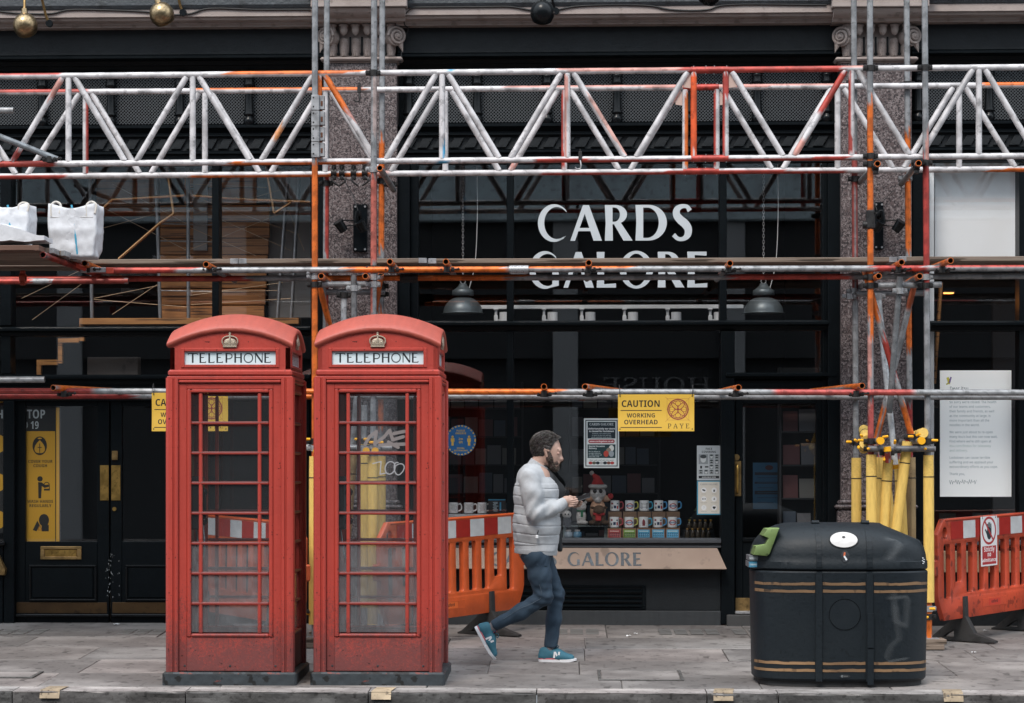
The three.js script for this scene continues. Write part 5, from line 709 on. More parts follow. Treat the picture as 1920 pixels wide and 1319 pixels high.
// towers: four standards each, with couplers, short ties and braces
const upright = (t, px0, px1, z, y0, y1, paint, label) => { const s = tb(t, 'standard', P(px0, y0, z), P(px1, y1, z), paint, { col: GREY }); return s; };
const grdY = (px, z) => { let lo = 1000, hi = 1300; for (let i = 0; i < 30; i++) { const m = (lo + hi) / 2; if (P(px, m, z).y > ground(z) + 0.085) lo = m; else hi = m; } return lo; };
function sleeve(t, px0, py0, px1, py1, z0, z1 = z0, m = M.foam) { // foam sleeve in two lengths, with a cable tie
  const a = P(px0, py0, z0), b = P(px1, py1, z1), k = Math.min(0.42, 0.17 / Math.max(0.3, a.distanceTo(b))), c = a.clone().lerp(b, k), d = b.clone().sub(a).normalize();
  const s = part(t, 'foam_sleeve', merge([cyl(a, c.clone().addScaledVector(d, -0.003), 0.0395, 0.041, 16), cyl(c, b, 0.041, 0.041, 16)]), m); part(s, 'cable_tie', cyl(c.clone().addScaledVector(d, -0.006), c.clone().addScaledVector(d, 0.002), 0.0425, 0.0425, 16), M.cable); return s;
}
function solePlate(t, px, z, m = M.board) { const x = P(px, 1000, z).x, g = ground(z); part(t, 'sole_board', box(x - 0.11, x + 0.12, g + 0.042, g + 0.08, z - 0.11, z + 0.11, 0.004), m); part(t, 'sole_board', box(x - 0.13, x + 0.1, g + 0.002, g + 0.0415, z - 0.09, z + 0.13, 0.004), M.board); part(t, 'base_plate', box(x - 0.07, x + 0.07, g + 0.0805, g + 0.0855, z - 0.07, z + 0.07, 0.001), M.zinc); }
{
  const t = thing('scaffold_tower', 'scaffold tower of four standards behind the telephone boxes', 'scaffold tower', V(P(650, 1180, 1.3).x, ground(1.3), 1.3));
  const yb = (px, z) => grdY(px, z);
  upright(t, 590.5, 589.5, ZF + 0.06, -60, yb(590, ZF + .06), [[0.29, 0.76, ORANGE], [0.76, 0.8, ORANGE, 1]]); upright(t, 701.5, 699, ZF + 0.06, -60, yb(700, ZF + .06), [[0.31, 0.44, [0.46, 0.12, 0.09]], [0.44, 0.52, [0.46, 0.12, 0.09], -1], [0.16, 0.25, [0.42, 0.33, 0.31], 1]]);
  upright(t, 613, 608, ZB - 0.06, -60, yb(612, ZB - .06), [[0.3, 0.6, RED, 1]]); upright(t, 717, 712, ZB - 0.06, -60, yb(716, ZB - .06), [[0.26, 0.43, ORANGE], [0.52, 0.7, [0.5, 0.12, 0.03]]]);
  // perforated splice brackets on the front corner
  { const z = ZF + 0.1; for (let i = 0; i < 4; i++) { const y = 178 + i * 29.5, b = part(t, 'splice_bracket', merge([pbox(583.5, y, 598, y + 28.6, z - 0.06, z, 0.003), pbox(598.2, y + 1, 608, y + 27, z - 0.09, z - 0.03, 0.003)]), M.zinc); for (const dy of [5, 22]) { const c = P(587.5, y + dy, z); part(b, 'bolt_hole', cyl(V(c.x, c.y, z - 0.002), V(c.x, c.y, z + 0.002), 0.007, 0.007, 8), M.coupler); } const c2 = P(603, y + 15, z - .03); part(b, 'slot', box(c2.x - 0.008, c2.x + 0.008, c2.y - 0.025, c2.y + 0.015, z - 0.0305, z - 0.026, 0.002), std([0.1, 0.03, 0.01], 0.6)); } }
  tb(t, 'tie_tube', P(596, 534, ZF + 0.02), P(711, 533, ZF + 0.02), []); tb(t, 'tie_tube', P(612, 548, ZB - 0.0), P(722, 548, ZB), [], { col: [0.22, 0.22, 0.23] });
  tb(t, 'stub_tube', P(663, 516, ZF + 0.07), P(665, 700, ZF + 0.07), [], { col: [0.16, 0.16, 0.165], open: true }); tb(t, 'stub_tube', P(645, 560, 1.2), P(643, 700, 1.2), [], { col: [0.5, 0.51, 0.53] });
  tb(t, 'brace', P(597, 530, 1.55), P(636, 680, 1.2), [[0, .55, ORANGE], [.55, 1, ORANGE, 1]]); tb(t, 'brace', P(714, 515, 1.35), P(692, 650, 1.0), [[0, .5, [0.5, 0.12, 0.03]]], { open: true });
  for (const [px, py, z, ax, m] of [[590, 512, ZF + .06, 'y', M.zinc], [590, 519, ZF + .06, 'y', M.zinc], [590, 534, ZF + .06, 'y', M.coupler], [700, 504, ZF + .06, 'y', M.coupler], [700, 520, ZF + .06, 'y', M.zinc], [700, 534, ZF + .06, 'y', M.zinc], [664, 541, ZF + .07, 'y', M.zinc], [645, 554, 1.2, 'y', M.coupler], [716, 537, ZB - .06, 'y', M.coupler], [716, 552, ZB - .06, 'y', M.coupler], [700, 318, ZF + .06, 'y', M.zinc], [716, 340, ZB - .06, 'y', M.coupler], [700, 137, ZF + .06, 'y', M.coupler], [612, 344, ZB - .06, 'y', M.coupler]]) coupler(t, P(px, py, z), ax, 0, m);
  for (const px of [602, 685]) { const a = P(px, 518, ZF + 0.26), b = P(px, 518, ZF + 0.26); b.set(a.x, a.y, 0.75); tb(t, 'transom_tube', a, b, [[0, 0.15, ORANGE], [.15, .5, ORANGE, 1]], { open: true, n: 14 }); }
  { const a = P(712, 315, ZF + 0.2), b = P(738, 356, 0.85); tb(t, 'transom_tube', a, b, [[0, .04, ORANGE]], { open: true, n: 14, col: [0.24, 0.24, 0.245] }); coupler(t, P(733, 346, 0.9), 'y'); }
  for (const [px, z] of [[590, ZF + .06], [700, ZF + .06], [612, ZB - .06], [715, ZB - .06]]) { sleeve(t, px - 1, 856, px - 1.5, yb(px, z) - 22, z); solePlate(t, px, z); }
  sleeve(t, 683, 830, 683, 1140, 1.25); tb(t, 'stub_tube', P(683, 760, 1.25), P(683, 1165, 1.25), [], {});
  sleeve(t, 661, 850, 640, 1120, 1.15, 1.15, M.foamOld); tb(t, 'brace', P(676, 650, 1.15), P(634, 1170, 1.15), []);
  tb(t, 'tie_tube', P(572, 839, ZF + 0.02), P(735, 841, ZF + 0.02), []);
  for (const px of [590, 683, 700]) { coupler(t, P(px, 828, ZF + .06)); coupler(t, P(px, 841, ZF + .06), 'y', 0, M.zinc); const c = P(px + 10, 830, ZF + .1); capped(t, c, V(0.03, 0, 0.02)); capped(t, P(px - 9, 824, ZF + .1), V(-0.03, 0, 0.01)); const d = P(px + 4, 846, ZF + 0.1); part(t, 'tube_cap', cyl(d, d.clone().add(V(0, 0, 0.05)), 0.027, 0.027, 14), M.cap); }
  { const c = P(580, 1152, ZF + .08); capped(t, c, V(-0.03, 0.005, 0.01)); coupler(t, P(590, 1148, ZF + .06)); }
}
{
  const t = thing('scaffold_tower', 'scaffold tower with yellow foam sleeves rising behind the litter bin', 'scaffold tower', V(P(1670, 1190, 1.3).x, ground(1.3), 1.3)), z1 = ZF + 0.06, z2 = ZB - 0.06, yb = grdY;
  upright(t, 1631.5, 1634, z1, -60, yb(1634, z1), [[0.2, 0.52, ORANGE], [0.52, 0.555, ORANGE, 1], [0.64, 0.76, [0.45, 0.09, 0.08]], [0.55, 0.66, PINK, -1]]); upright(t, 1734, 1742.5, z1, -60, yb(1742, z1), [[0.285, 0.48, [0.42, 0.05, 0.04]], [0.24, 0.29, PINK, 1], [.8, 1, ORANGE]]);
  upright(t, 1601, 1607, z2, -60, yb(1607, z2), [[0.28, 0.5, [0.3, 0.06, 0.05], 1], [0.28, 0.5, [0.3, 0.06, 0.05], -1]]); upright(t, 1700, 1709, z2, -60, yb(1709, z2), [[0.25, 0.43, ORANGE], [0.52, 0.58, ORANGE], [0.66, 0.75, [0.32, 0.03, 0.025]]]);
  tb(t, 'tie_tube', P(1640, 536, z1 - .04), P(1766, 534, z1 - .04), [], { open: true }); tb(t, 'tie_tube', P(1606, 551, ZB), P(1738, 550, ZB), [], { col: [0.22, 0.22, 0.23], open: true });
  tb(t, 'stub_tube', P(1688, 519, z1 + .03), P(1668, 775, z1 - .1), [], { open: true, col: [0.2, 0.21, 0.22] });
  tb(t, 'brace', P(1621, 505, z1 - .05), P(1711, 822, z1 - .1), [[0, .29, ORANGE], [.41, .64, [0.42, 0.05, 0.035]], [.8, 1, ORANGE]]); tb(t, 'brace', P(1647, 555, 1.4), P(1680, 880, 1.6), [], { col: [0.5, 0.52, 0.54] });
  tb(t, 'brace', P(1716, 530, 1.45), P(1640, 840, 1.2), [[0, .16, [0.35, 0.08, 0.03]], [.75, 1, ORANGE, 1], [.75, 1, ORANGE, -1]]);
  tb(t, 'tie_tube', P(1628, 842, z1 + .05), P(1752, 842, z1 + .05), [], { col: [0.15, 0.15, 0.16] });
  for (const [px, py, z, m] of [[1633, 503, z1, M.coupler], [1633, 520, z1, M.coupler], [1633, 536, z1, M.coupler], [1736, 520, z1, M.zinc], [1736, 536, z1, M.coupler], [1688, 546, z1 + .03, M.zinc], [1606, 516, z2, M.zinc], [1601, 546, z2, M.zinc], [1593, 556, z2 + .05, M.zinc], [1633, 128, z1, M.coupler], [1735, 127, z1, M.coupler], [1633, 293, z1, M.coupler], [1633, 308, z1, M.coupler], [1735, 306, z1, M.coupler], [1724, 304, z1 + .06, M.coupler], [1601, 155, z2, M.coupler], [1702, 158, z2, M.coupler], [1604, 336, z2, M.coupler], [1698, 335, z2, M.zinc], [1634, 737, z1, M.zinc], [1739, 736, z1, M.zinc], [1647, 556, 1.4, M.zinc], [1607, 830, z2, M.coupler], [1634, 828, z1, M.coupler], [1634, 842, z1, M.coupler], [1709, 822, z2, M.coupler], [1741, 828, z1, M.coupler], [1741, 842, z1, M.zinc], [1664, 850, z1 + .05, M.coupler], [1677, 845, z1 + .04, M.coupler], [1709, 820, z1, M.coupler], [1742, 1142, z1, M.zinc], [1742, 1157, z1, M.coupler]]) coupler(t, P(px, py, z), 'y', 0, m);
  { const c = P(1633, 412, z1 + .005); part(t, 'splice_coupler', merge([box(c.x - 0.034, c.x + 0.032, c.y - 0.075, c.y + 0.075, z1 - 0.03, z1 + 0.033, 0.012), cyl(V(c.x - .06, c.y - .04, z1), V(c.x, c.y - .04, z1), 0.03, 0.03, 10), cyl(V(c.x + .04, c.y + .05, z1), V(c.x + .04, c.y + .05, z1 + .05), 0.008, 0.008, 6)]), M.coupler); }
  for (const px of [1648, 1725]) { const a = P(px, 518, ZF + 0.26), b = V(a.x, a.y, 0.75); tb(t, 'transom_tube', a, b, [[0, 0.15, ORANGE], [.15, .5, ORANGE, 1]], { open: true, n: 14 }); }
  for (const [px, py, qx, qy] of [[1646, 307, 1612, 342], [1723, 306, 1690, 345]]) { tb(t, 'transom_tube', P(px, py, ZF + 0.24), P(qx, qy, 0.8), [[0, .03, ORANGE]], { open: true, n: 14, col: [0.24, 0.24, 0.245] }); coupler(t, P(px - 4, py + 6, ZF + .15), 'x'); }
  // foam
  for (const [px0, py0, px1, z, m] of [[1606, 859, 1606.5, z2], [1634, 853, 1635, z1], [1708, 858, 1709, z2, M.foamOld], [1741.5, 854, 1742.5, z1]]) { sleeve(t, px0, py0, px1, z === z1 && px0 > 1700 ? 1130 : yb(px1, z) - 20, z, z, m ?? M.foam); solePlate(t, px1, z); }
  for (const [a, b, c, d, z, z3, m] of [[1666, 862, 1650, 1120, 1.7, 1.7], [1656, 858, 1690, 1150, 1.2, 1.2], [1652, 858, 1650, 1150, 1.0, 1.0], [1702, 828, 1668, 1100, 1.75, 1.7], [1686, 862, 1700, 1150, 1.45, 1.45], [1690, 870, 1678, 1150, 1.1, 1.1, M.foam]]) { tb(t, 'stub_tube', P(a, b - 12, z), P(c, d + 20, z3), [[0, .05, RED]]); sleeve(t, a, b, c, d, z, z3, m ?? M.foam); }
  sleeve(t, 1620, 806, 1626, 826, 1.5, 1.75); sleeve(t, 1620, 842, 1622, 832, 1.6, 1.75); sleeve(t, 1732, 812, 1718, 818, 1.8, 1.6);
  for (const [px, py, z, dx, dy] of [[1652, 827, 1.95, 0, 0], [1729, 827, 1.95, 0, 0]]) { const c = P(px, py, z); part(t, 'tube_cap', cyl(c, V(c.x, c.y, c.z - 0.06), 0.029, 0.029, 16), M.cap); tb(t, 'stub_tube', V(c.x, c.y, c.z - 0.05), V(c.x, c.y, 0.8), []); }
  { const a = P(1665, 851, 1.9), b = P(1664, 838, 1.9); part(t, 'tube_cap', cyl(a.clone().lerp(b, .3), b, 0.029, 0.029, 16), M.cap); tb(t, 'stub_tube', P(1665, 866, 1.85), P(1665, 846, 1.9), [[0, 1, RED]]); const c = P(1679, 872, 1.68), d = P(1680, 880, 1.68); part(t, 'tube_cap', cyl(c, d, 0.029, 0.028, 16), M.cap); }
  for (const [px, py, dx, dy] of [[1596, 829, -.03, 0], [1608, 828, -.02, .01], [1617, 819, -.01, .01], [1618, 826, -.03, 0], [1610, 838, 0, -.01], [1656, 820, .03, .005], [1630, 842, -.01, 0], [1678, 832, 0, .02], [1660, 858, -.01, -.02], [1712, 819, -.03, 0], [1719, 817, .02, .01], [1748, 826, .035, -.002], [1735, 842, 0, 0], [1744, 1142, .03, 0], [1740, 1158, -.01, 0]]) capped(t, P(px, py, 1.86), V(dx, dy, 0.02));
}
// ledgers and the tubes across them
const cpl = (t, px, py, z) => coupler(t, P(px, py, z), 'x', 0, M.coupler, couplerHang);
function ledger(label, px0, py0, px1, py1, z, paint, sleeves = []) { const a = P(px0, py0, z), b = P(px1, py1, z), t = thing('ledger_tube', label, 'scaffold tube', a, 'horizontal tubes along the scaffold'); tb(t, 'tube', a, b, paint.map(([p, q, c, s]) => [(p - px0) / (px1 - px0), (q - px0) / (px1 - px0), c, s]), { n: 160, open: true }); for (const [p, q, m] of sleeves) { const y = (x) => py0 + (py1 - py0) * (x - px0) / (px1 - px0); part(t, 'sleeve_coupler', merge([cyl(P(p, y(p), z), P(q, y(q), z), R + 0.008, R + 0.008, 14), box(P(p + 2, y(p), z).x, P(q - 2, y(q), z).x, P(p, y(p) + 9, z).y, P(p, y(p) + 3, z).y, z - 0.012, z + 0.012, 0.004)]), m); } return t; }
ledger('front ledger tube under the walkway boards, orange in the middle', 168, 507.5, 2100, 502.5, ZF + 0.09, [[168, 330, RED, 0], [330, 380, RED, 1], [660, 955, ORANGE], [990, 1200, ORANGE, 1], [1640, 1740, [0.42, 0.05, 0.04]], [1770, 2000, RED, 1]], [[955, 991, M.zinc]]);
ledger('rear ledger tube under the walkway close to the shop glass', -200, 524.5, 2100, 517.5, ZB + 0.03, [[-200, 480, [0.38, 0.045, 0.03]], [600, 960, ORANGE], [960, 1010, ORANGE, 1], [1375, 1600, [0.5, 0.07, 0.05]]], [[750, 784, M.coupler]]);
ledger('front lower rail tube crossing above the caution signs', -200, 733.5, 2100, 737, ZF + 0.09, [[-200, 182, [0.36, 0.05, 0.04]], [560, 1050, ORANGE, 0], [1050, 1070, ORANGE, 1], [1460, 1720, [0.45, 0.08, 0.07]]]);
ledger('rear lower rail tube close to the shop glass', -200, 743, 2100, 745, ZB, [[-200, 260, [0.3, 0.03, 0.025]], [560, 640, ORANGE]]);
function across(label, px, py, zf, dx, dy, zb, paint, cy) { const a = P(px, py, zf), b = V(a.x + dx, a.y + dy, zb), t = thing('transom_tube', label, 'scaffold tube', a, 'short tubes across the scaffold'); tb(t, 'tube', a, b, paint, { open: true, n: 16 }); if (cy) { const k = (zf - ZF - .09) / (zf - zb); coupler(t, V(a.x + dx * k, P(px, cy, ZF + .09).y, ZF + 0.09), 'x', 0, M.coupler, couplerHang); } return t; }
const OR = [[0, 1, ORANGE, 1], [0, .16, ORANGE]];
[[158, 494, 'end of a short orange tube under the corner of the bag platform'], [386, 496, 'short orange ended tube under the boards over the nearer edge of the phone boxes'], [731, 491, 'short orange ended tube beside the red standard above the phone boxes'], [836, 491, 'short orange ended tube above the hanging domed lamp'], [1104, 493, 'short orange ended tube in front of the big white lettering'], [1369, 494, 'short orange ended tube just past the big white lettering'], [1691, 492, 'short orange ended tube between the foam sleeved standards'], [1783, 489, 'long orange ended tube reaching out past the last standard']].forEach(([px, py, l], i) => across(l, px, py, ZF + (i === 7 ? 0.4 : 0.28), i === 7 ? -0.1 : 0, 0, 0.35, OR, 506));
[[99, 727.5, .5, 'short orange ended tube on the lower rail before the double doors'], [1020, 725.5, 0, 'short orange ended tube on the lower rail above the man'], [1097, 725.5, .35, 'short skewed orange tube on the lower rail above the notice'], [1385, 727, -.1, 'short orange ended tube on the lower rail over the shop door'], [1617, 724, -.25, 'short skewed orange tube on the lower rail by the pilaster']].forEach(([px, py, dx, l]) => across(l, px, py, ZF + 0.25, dx, 0, 0.5, OR, 739));
// walkway boards and the platform that carries the rubble bags
{
  const yTop = P(1060, 483.5, 1.25).y, yBot = yTop - 0.038, end = M.zinc;
  function board(px0, px1, z0, z1, label, m = M.board, y0 = yBot, dark) { const a = P(px0, 490, z1).x, b = P(px1, 490, z1).x, t = thing('scaffold_board', label, 'scaffold board', V((a + b) / 2, y0, (z0 + z1) / 2), 'scaffold boards of the walkway'); part(t, 'timber', box(a + 0.003, b - 0.003, y0, y0 + 0.038, z0, z1, 0.004), m); for (const x of [a, b]) part(t, 'end_band', box(x - (x === b ? 0.065 : 0), x + (x === a ? 0.065 : 0), y0 - 0.0015, y0 + 0.0395, z0 - 0.0015, z1 + 0.0015, 0.002), end); return t; }
  const seg = [[130, 446, 'weathered walkway board under the white bag'], [447, 800, 'weathered walkway board crossing above the phone boxes'], [803, 1683, 'long weathered walkway board in front of the white lettering'], [1685, 2100, 'weathered walkway board running out past the foam sleeved tower']];
  seg.forEach(([a, b, l], i) => board(a, b, 1.025, 1.25, l, M.board, yBot + (i === 2 ? -0.004 : 0)));
  for (let r = 0; r < 2; r++) board(-200, 2100, 0.565 + r * 0.23, 0.79 + r * 0.23, ['inner walkway board nearest the shop glass seen from below', 'middle walkway board seen from below behind the front one'][r], M.board);
  const yP = P(0, 470, 2.95).y, edge = P(72, 459, 2.95).x;
  for (let i = 0; i < 6; i++) { const z1 = 2.95 - i * 0.222, e = edge + [0, 0.05, 0.08, 0.02, 0.06, 0.03][i] + i * 0.01, t = thing('scaffold_board', ['outermost board of the platform that carries the rubble bags', 'second board of the bag platform counted from the street', 'third board of the bag platform counted from the street', 'fourth board of the bag platform counted from the street', 'fifth board of the bag platform counted from the street', 'innermost board of the bag platform below the upright bag'][i], 'scaffold board', V(edge - 1.5, yP, z1 - 0.11), 'scaffold boards of the bag platform'); part(t, 'timber', box(edge - 3, e, yP, yP + 0.038, z1 - 0.218, z1, 0.004), i === 0 ? M.boardRed : M.board); part(t, 'end_band', box(e - 0.03, e + 0.0015, yP - 0.0015, yP + 0.0395, z1 - 0.2195, z1 + 0.0015, 0.002), i ? M.zinc : M.boardRed); }
  const tr = thing('transom_tube', 'dark red tube carrying the bag platform over the double doors', 'scaffold tube', V(edge, yP - 0.05, 2.0), 'short tubes across the scaffold'); tb(tr, 'tube', V(edge + 0.02, yP - 0.028, 2.9), V(edge + 0.06, yP - 0.028, 0.8), [[0, 1, [0.3, 0.04, 0.03]]], { open: true, n: 12 });
  const br = thing('toe_bracket', 'red and grey steel bracket at the inner end of the bag platform', 'bracket', P(178, 508, ZF + .1)); part(br, 'grey_plate', pbox(150, 502, 198, 511, ZF + .08, ZF + .12, 0.003), M.zinc); part(br, 'red_end', merge([pbox(198.3, 502, 212, 513, ZF + .08, ZF + .125, 0.004), cyl(P(132, 492, ZF + .2), P(160, 505, ZF + .13), 0.02, 0.02, 10)]), std([0.5, 0.06, 0.03], 0.5));
  const dk = ledger('dark red tube below the bag platform at the picture edge', -200, 529, 240, 527, ZB + 0.25, [[-200, 60, RED], [95, 240, [0.25, 0.04, 0.03]]]);
  coupler(dk, P(42, 521, ZF), 'x', 0, std([0.4, 0.06, 0.03], 0.5)); 

  // bulk bags
  const bagM = std([0.66, 0.67, 0.7], 0.75, { map: T.cloth, bumpMap: T.stone, bumpScale: 0.008 }), strap = std([0.05, 0.3, 0.45], 0.7), loopM = std([0.5, 0.47, 0.43], 0.8);
  function bag(label, cx, py, z, w, h, d, lean, tagText) {
    const b = P(cx, py, z), t = thing('rubble_bag', label, 'bag', b, 'white rubble bags on the platform'), g = new THREE.BoxGeometry(w, h, d, 22, 22, 14).toNonIndexed(), p = g.attributes.position;
    for (let i = 0; i < p.count; i++) { let x = p.getX(i), y = p.getY(i) + h / 2, zz = p.getZ(i); const v = y / h, k = 0.88 + 0.2 * Math.sin(v * 2.6) * 0.55 + 0.06 * v; const n = (fbm(x * 1.7 + 0.5, y * 1.7 + zz, 4, 301, 3) - 0.5) * 0.05, n2 = (fbm(zz * 2 + 0.5, y * 2, 4, 311, 3) - 0.5) * 0.05; p.setXYZ(i, x * k + n2 + lean * v, y - (v > 0.96 ? 0.02 * Math.cos(x / w * 6) : 0), zz * k + n); }
    mesh('sack', crease(g, 2.2), bagM, t);
    for (const sx of [-1, 1]) { const x = sx * w * 0.38; mesh('lifting_loop', bend([V(x - 0.03, h * 0.8, d * 0.47), V(x - 0.03, h * 1.02, d * 0.45), V(x, h * 1.09, d * 0.4), V(x + 0.04, h * 1.03, d * 0.44), V(x + 0.035, h * 0.85, d * 0.48)], 0.009, 24, 6), loopM, t); }
    mesh('hem_seam', box(-w * 0.46 + lean, w * 0.46 + lean, h * 0.775, h * 0.785, d * 0.47, d * 0.5, 0.003), loopM, t);
    mesh('blue_stripe', bend([V(0.0 + lean, h * 1.02, d * 0.47), V(0.012, h * 0.7, d * 0.5), V(0.025, h * 0.35, d * 0.51), V(0.035, 0.02, d * 0.47)], 0.008, 20, 6), strap, t);
    return t;
  }
  bag('upright white rubble bag with a blue stripe on the platform', 143, 485, 2.1, 0.36, 0.39, 0.3, -0.01); bag('slumped white rubble bag with dark loops at the picture edge', 22, 462, 2.5, 0.3, 0.29, 0.3, 0);
  { const t = thing('rubble_sack', 'flat white sack folded over the edge of the bag platform', 'bag', P(28, 458, 2.7)), g = new THREE.BoxGeometry(0.5, 0.13, 0.3, 14, 5, 8).toNonIndexed(), p = g.attributes.position; for (let i = 0; i < p.count; i++) { const x = p.getX(i), y = p.getY(i) + 0.065, z = p.getZ(i); p.setXYZ(i, x, y * (1.0 - 0.75 * st01(-0.1, 0.25, x)) + 0.03 * (fbm(x * 2 + 1, z * 2 + y * 3 + 1, 4, 321, 3) - 0.5) + 0.012, z); } mesh('sack', crease(g, 1.2), bagM, t); }
  // loose tubes
  const loose = (label, a, b, o) => { const t = thing('scaffold_tube', label, 'scaffold tube', a, 'loose tubes at the scaffold end'); tb(t, 'tube', a, b, [], { open: true, ...o }); return t; };
  loose('tube end reaching in at the picture edge beside the lattice beams', P(-120, 207, 1.9), P(25, 207, 1.9)); const dg = loose('grey diagonal tube clamped to the front lattice beam', P(-60, 233, 1.85), P(107, 299, 1.78), { col: [0.2, 0.22, 0.24] }); coupler(dg, P(93, 299, 1.78), 'x', 0, M.coupler, couplerHang);
  loose('bright tube end lying above the lower rail by the double doors', P(-120, 713, 2.2), P(83, 712, 2.2));
}
// spare couplers and hooks hanging on the beams
[['spare coupler on the rear beam, nearest the splice brackets', 626], ['second spare coupler hanging on the rear beam above the spot lamp', 641], ['third spare coupler hanging on the rear beam above the spot lamp', 663], ['spare coupler hanging on the rear beam next to the red standard', 684]].forEach(([l, px], i) => { const p = P(px, 324, ZB + 0.03), t = thing('spare_coupler', l, 'coupler', p, 'spare couplers on the rear beam'); const c = coupler(t, p, 'x'); mesh('wing_bolt', merge([cyl(V(0, 0.02, 0.03), V(0, 0.06, 0.03), 0.007, 0.007, 8), box(-0.022, 0.022, 0.055, 0.075, 0.02, 0.04, 0.006)]), M.coupler, t); mesh('swing_arm', bend([V(0, -0.03, 0.03), V(i % 2 ? 0.03 : -0.01, -0.07, 0.04), V(i % 2 ? -0.02 : 0.04, -0.11, 0.03)], 0.009, 14, 6), M.coupler, t); });
[['dark hook clip hanging on the rear beam in front of the granite', 673, 170, ZB], ['small pale hook hanging on the front beam above the white lettering', 1088, 296, ZF]].forEach(([l, px, py, z], i) => { const p = P(px, py, z + 0.03), t = thing('hook_clip', l, 'hook', p); mesh('clip', merge([box(-0.014, 0.014, -0.02, 0.05, -0.03, 0.006, 0.004), cyl(V(0, 0.04, -0.01), V(0, 0.07, -0.01), 0.006, 0.006, 8)]), M.coupler, t); mesh('hook', bend([V(0, -0.02, 0), V(0.006, -0.06, 0.01), V(0, -0.085, 0.01), V(-0.025, -0.09, 0.01), V(-0.04, -0.075, 0.01)], 0.006, 20, 6), i ? M.zinc : M.coupler, t); });
// caution boards tied to the lower rail
const cautionTex = canvasTex(852, 418, (g, w, h) => {
  g.fillStyle = '#cfa63c'; g.fillRect(0, 0, w, h); const k = '#1b1813'; txt(g, 'CAUTION', 255, 142, 'bold 104px sans-serif', k, 'center', 0.94); g.fillStyle = k; g.fillRect(28, 178, 460, 9); g.fillRect(28, 372, 460, 9);
  txt(g, 'WORKING', 258, 262, 'bold 66px sans-serif', k); txt(g, 'OVERHEAD', 256, 340, 'bold 72px sans-serif', k, 'center', 1.02);
  const cx = 670, cy = 170; g.strokeStyle = '#7c2a2c'; g.lineWidth = 13; g.beginPath(); g.arc(cx, cy, 112, 0, 7); g.stroke(); g.lineWidth = 7; g.beginPath(); g.arc(cx, cy, 96, 0, 7); g.stroke();
  g.lineWidth = 8; for (let i = 0; i < 4; i++) { const a = Math.PI / 4 + i * Math.PI / 2; g.beginPath(); g.ellipse(cx + Math.cos(a) * 50, cy + Math.sin(a) * 50, 50, 20, a, 0, 7); g.stroke(); const b = i * Math.PI / 2; g.lineWidth = 5; g.beginPath(); g.arc(cx + Math.cos(b) * 68, cy + Math.sin(b) * 68, 27, 0, 7); g.stroke(); g.lineWidth = 8; }
  g.lineWidth = 2; g.strokeRect(cx - 122, cy - 122, 244, 244); g.beginPath(); g.moveTo(cx - 140, cy - 140); g.lineTo(cx + 140, cy + 140); g.moveTo(cx + 140, cy - 140); g.lineTo(cx - 140, cy + 140); g.moveTo(cx, cy - 130); g.lineTo(cx, cy + 130); g.moveTo(cx - 130, cy); g.lineTo(cx + 130, cy); g.stroke();
  txt(g, 'P A Y E', cx + 6, 386, '74px serif', k);
  g.fillStyle = '#4a3d1a'; for (const [x, y] of [[22, 20], [w - 22, 20], [22, h - 24], [w - 22, h - 24]]) { g.beginPath(); g.arc(x, y, 8, 0, 7); g.fill(); }
});
function caution(label, px0, py0, px1, py1) {
  const z = ZF + 0.13, A = P(px0, py0, z), B = P(px1, py1, z), w = B.x - A.x, h = A.y - B.y, t = thing('caution_sign', label, 'sign', V((A.x + B.x) / 2, B.y, z), 'caution signs on the lower rail'), g = new THREE.PlaneGeometry(w, h, 24, 8), p = g.attributes.position;
  for (let i = 0; i < p.count; i++) p.setZ(i, 0.006 * Math.sin(p.getX(i) * 9 + 1) - 0.004 * Math.cos(p.getY(i) * 20)); g.computeVertexNormals(); g.translate(0, h / 2, 0);
  mesh('sign_face', g, std([1, 1, 1], 0.55, { map: cautionTex }), t); const bk = mesh('sign_back', g.clone().translate(0, 0, -0.003), std([0.5, 0.36, 0.08], 0.7), t);
  for (const s of [-1, 1]) mesh('cable_tie', bend([V(s * (w / 2 - 0.015), h - 0.01, 0.012), V(s * (w / 2 - 0.012), h + 0.03, 0.012), V(s * (w / 2 - 0.01), h + 0.075, -0.03), V(s * (w / 2 - 0.012), h + 0.03, -0.07), V(s * (w / 2 - 0.015), h - 0.008, -0.01)], 0.003, 24, 5), M.cable, t);
}
caution('yellow caution sign hanging in full view beside the shop notice', 1159, 740, 1302, 809); caution('yellow caution sign half hidden behind the telephone box', 284, 737, 427, 809);
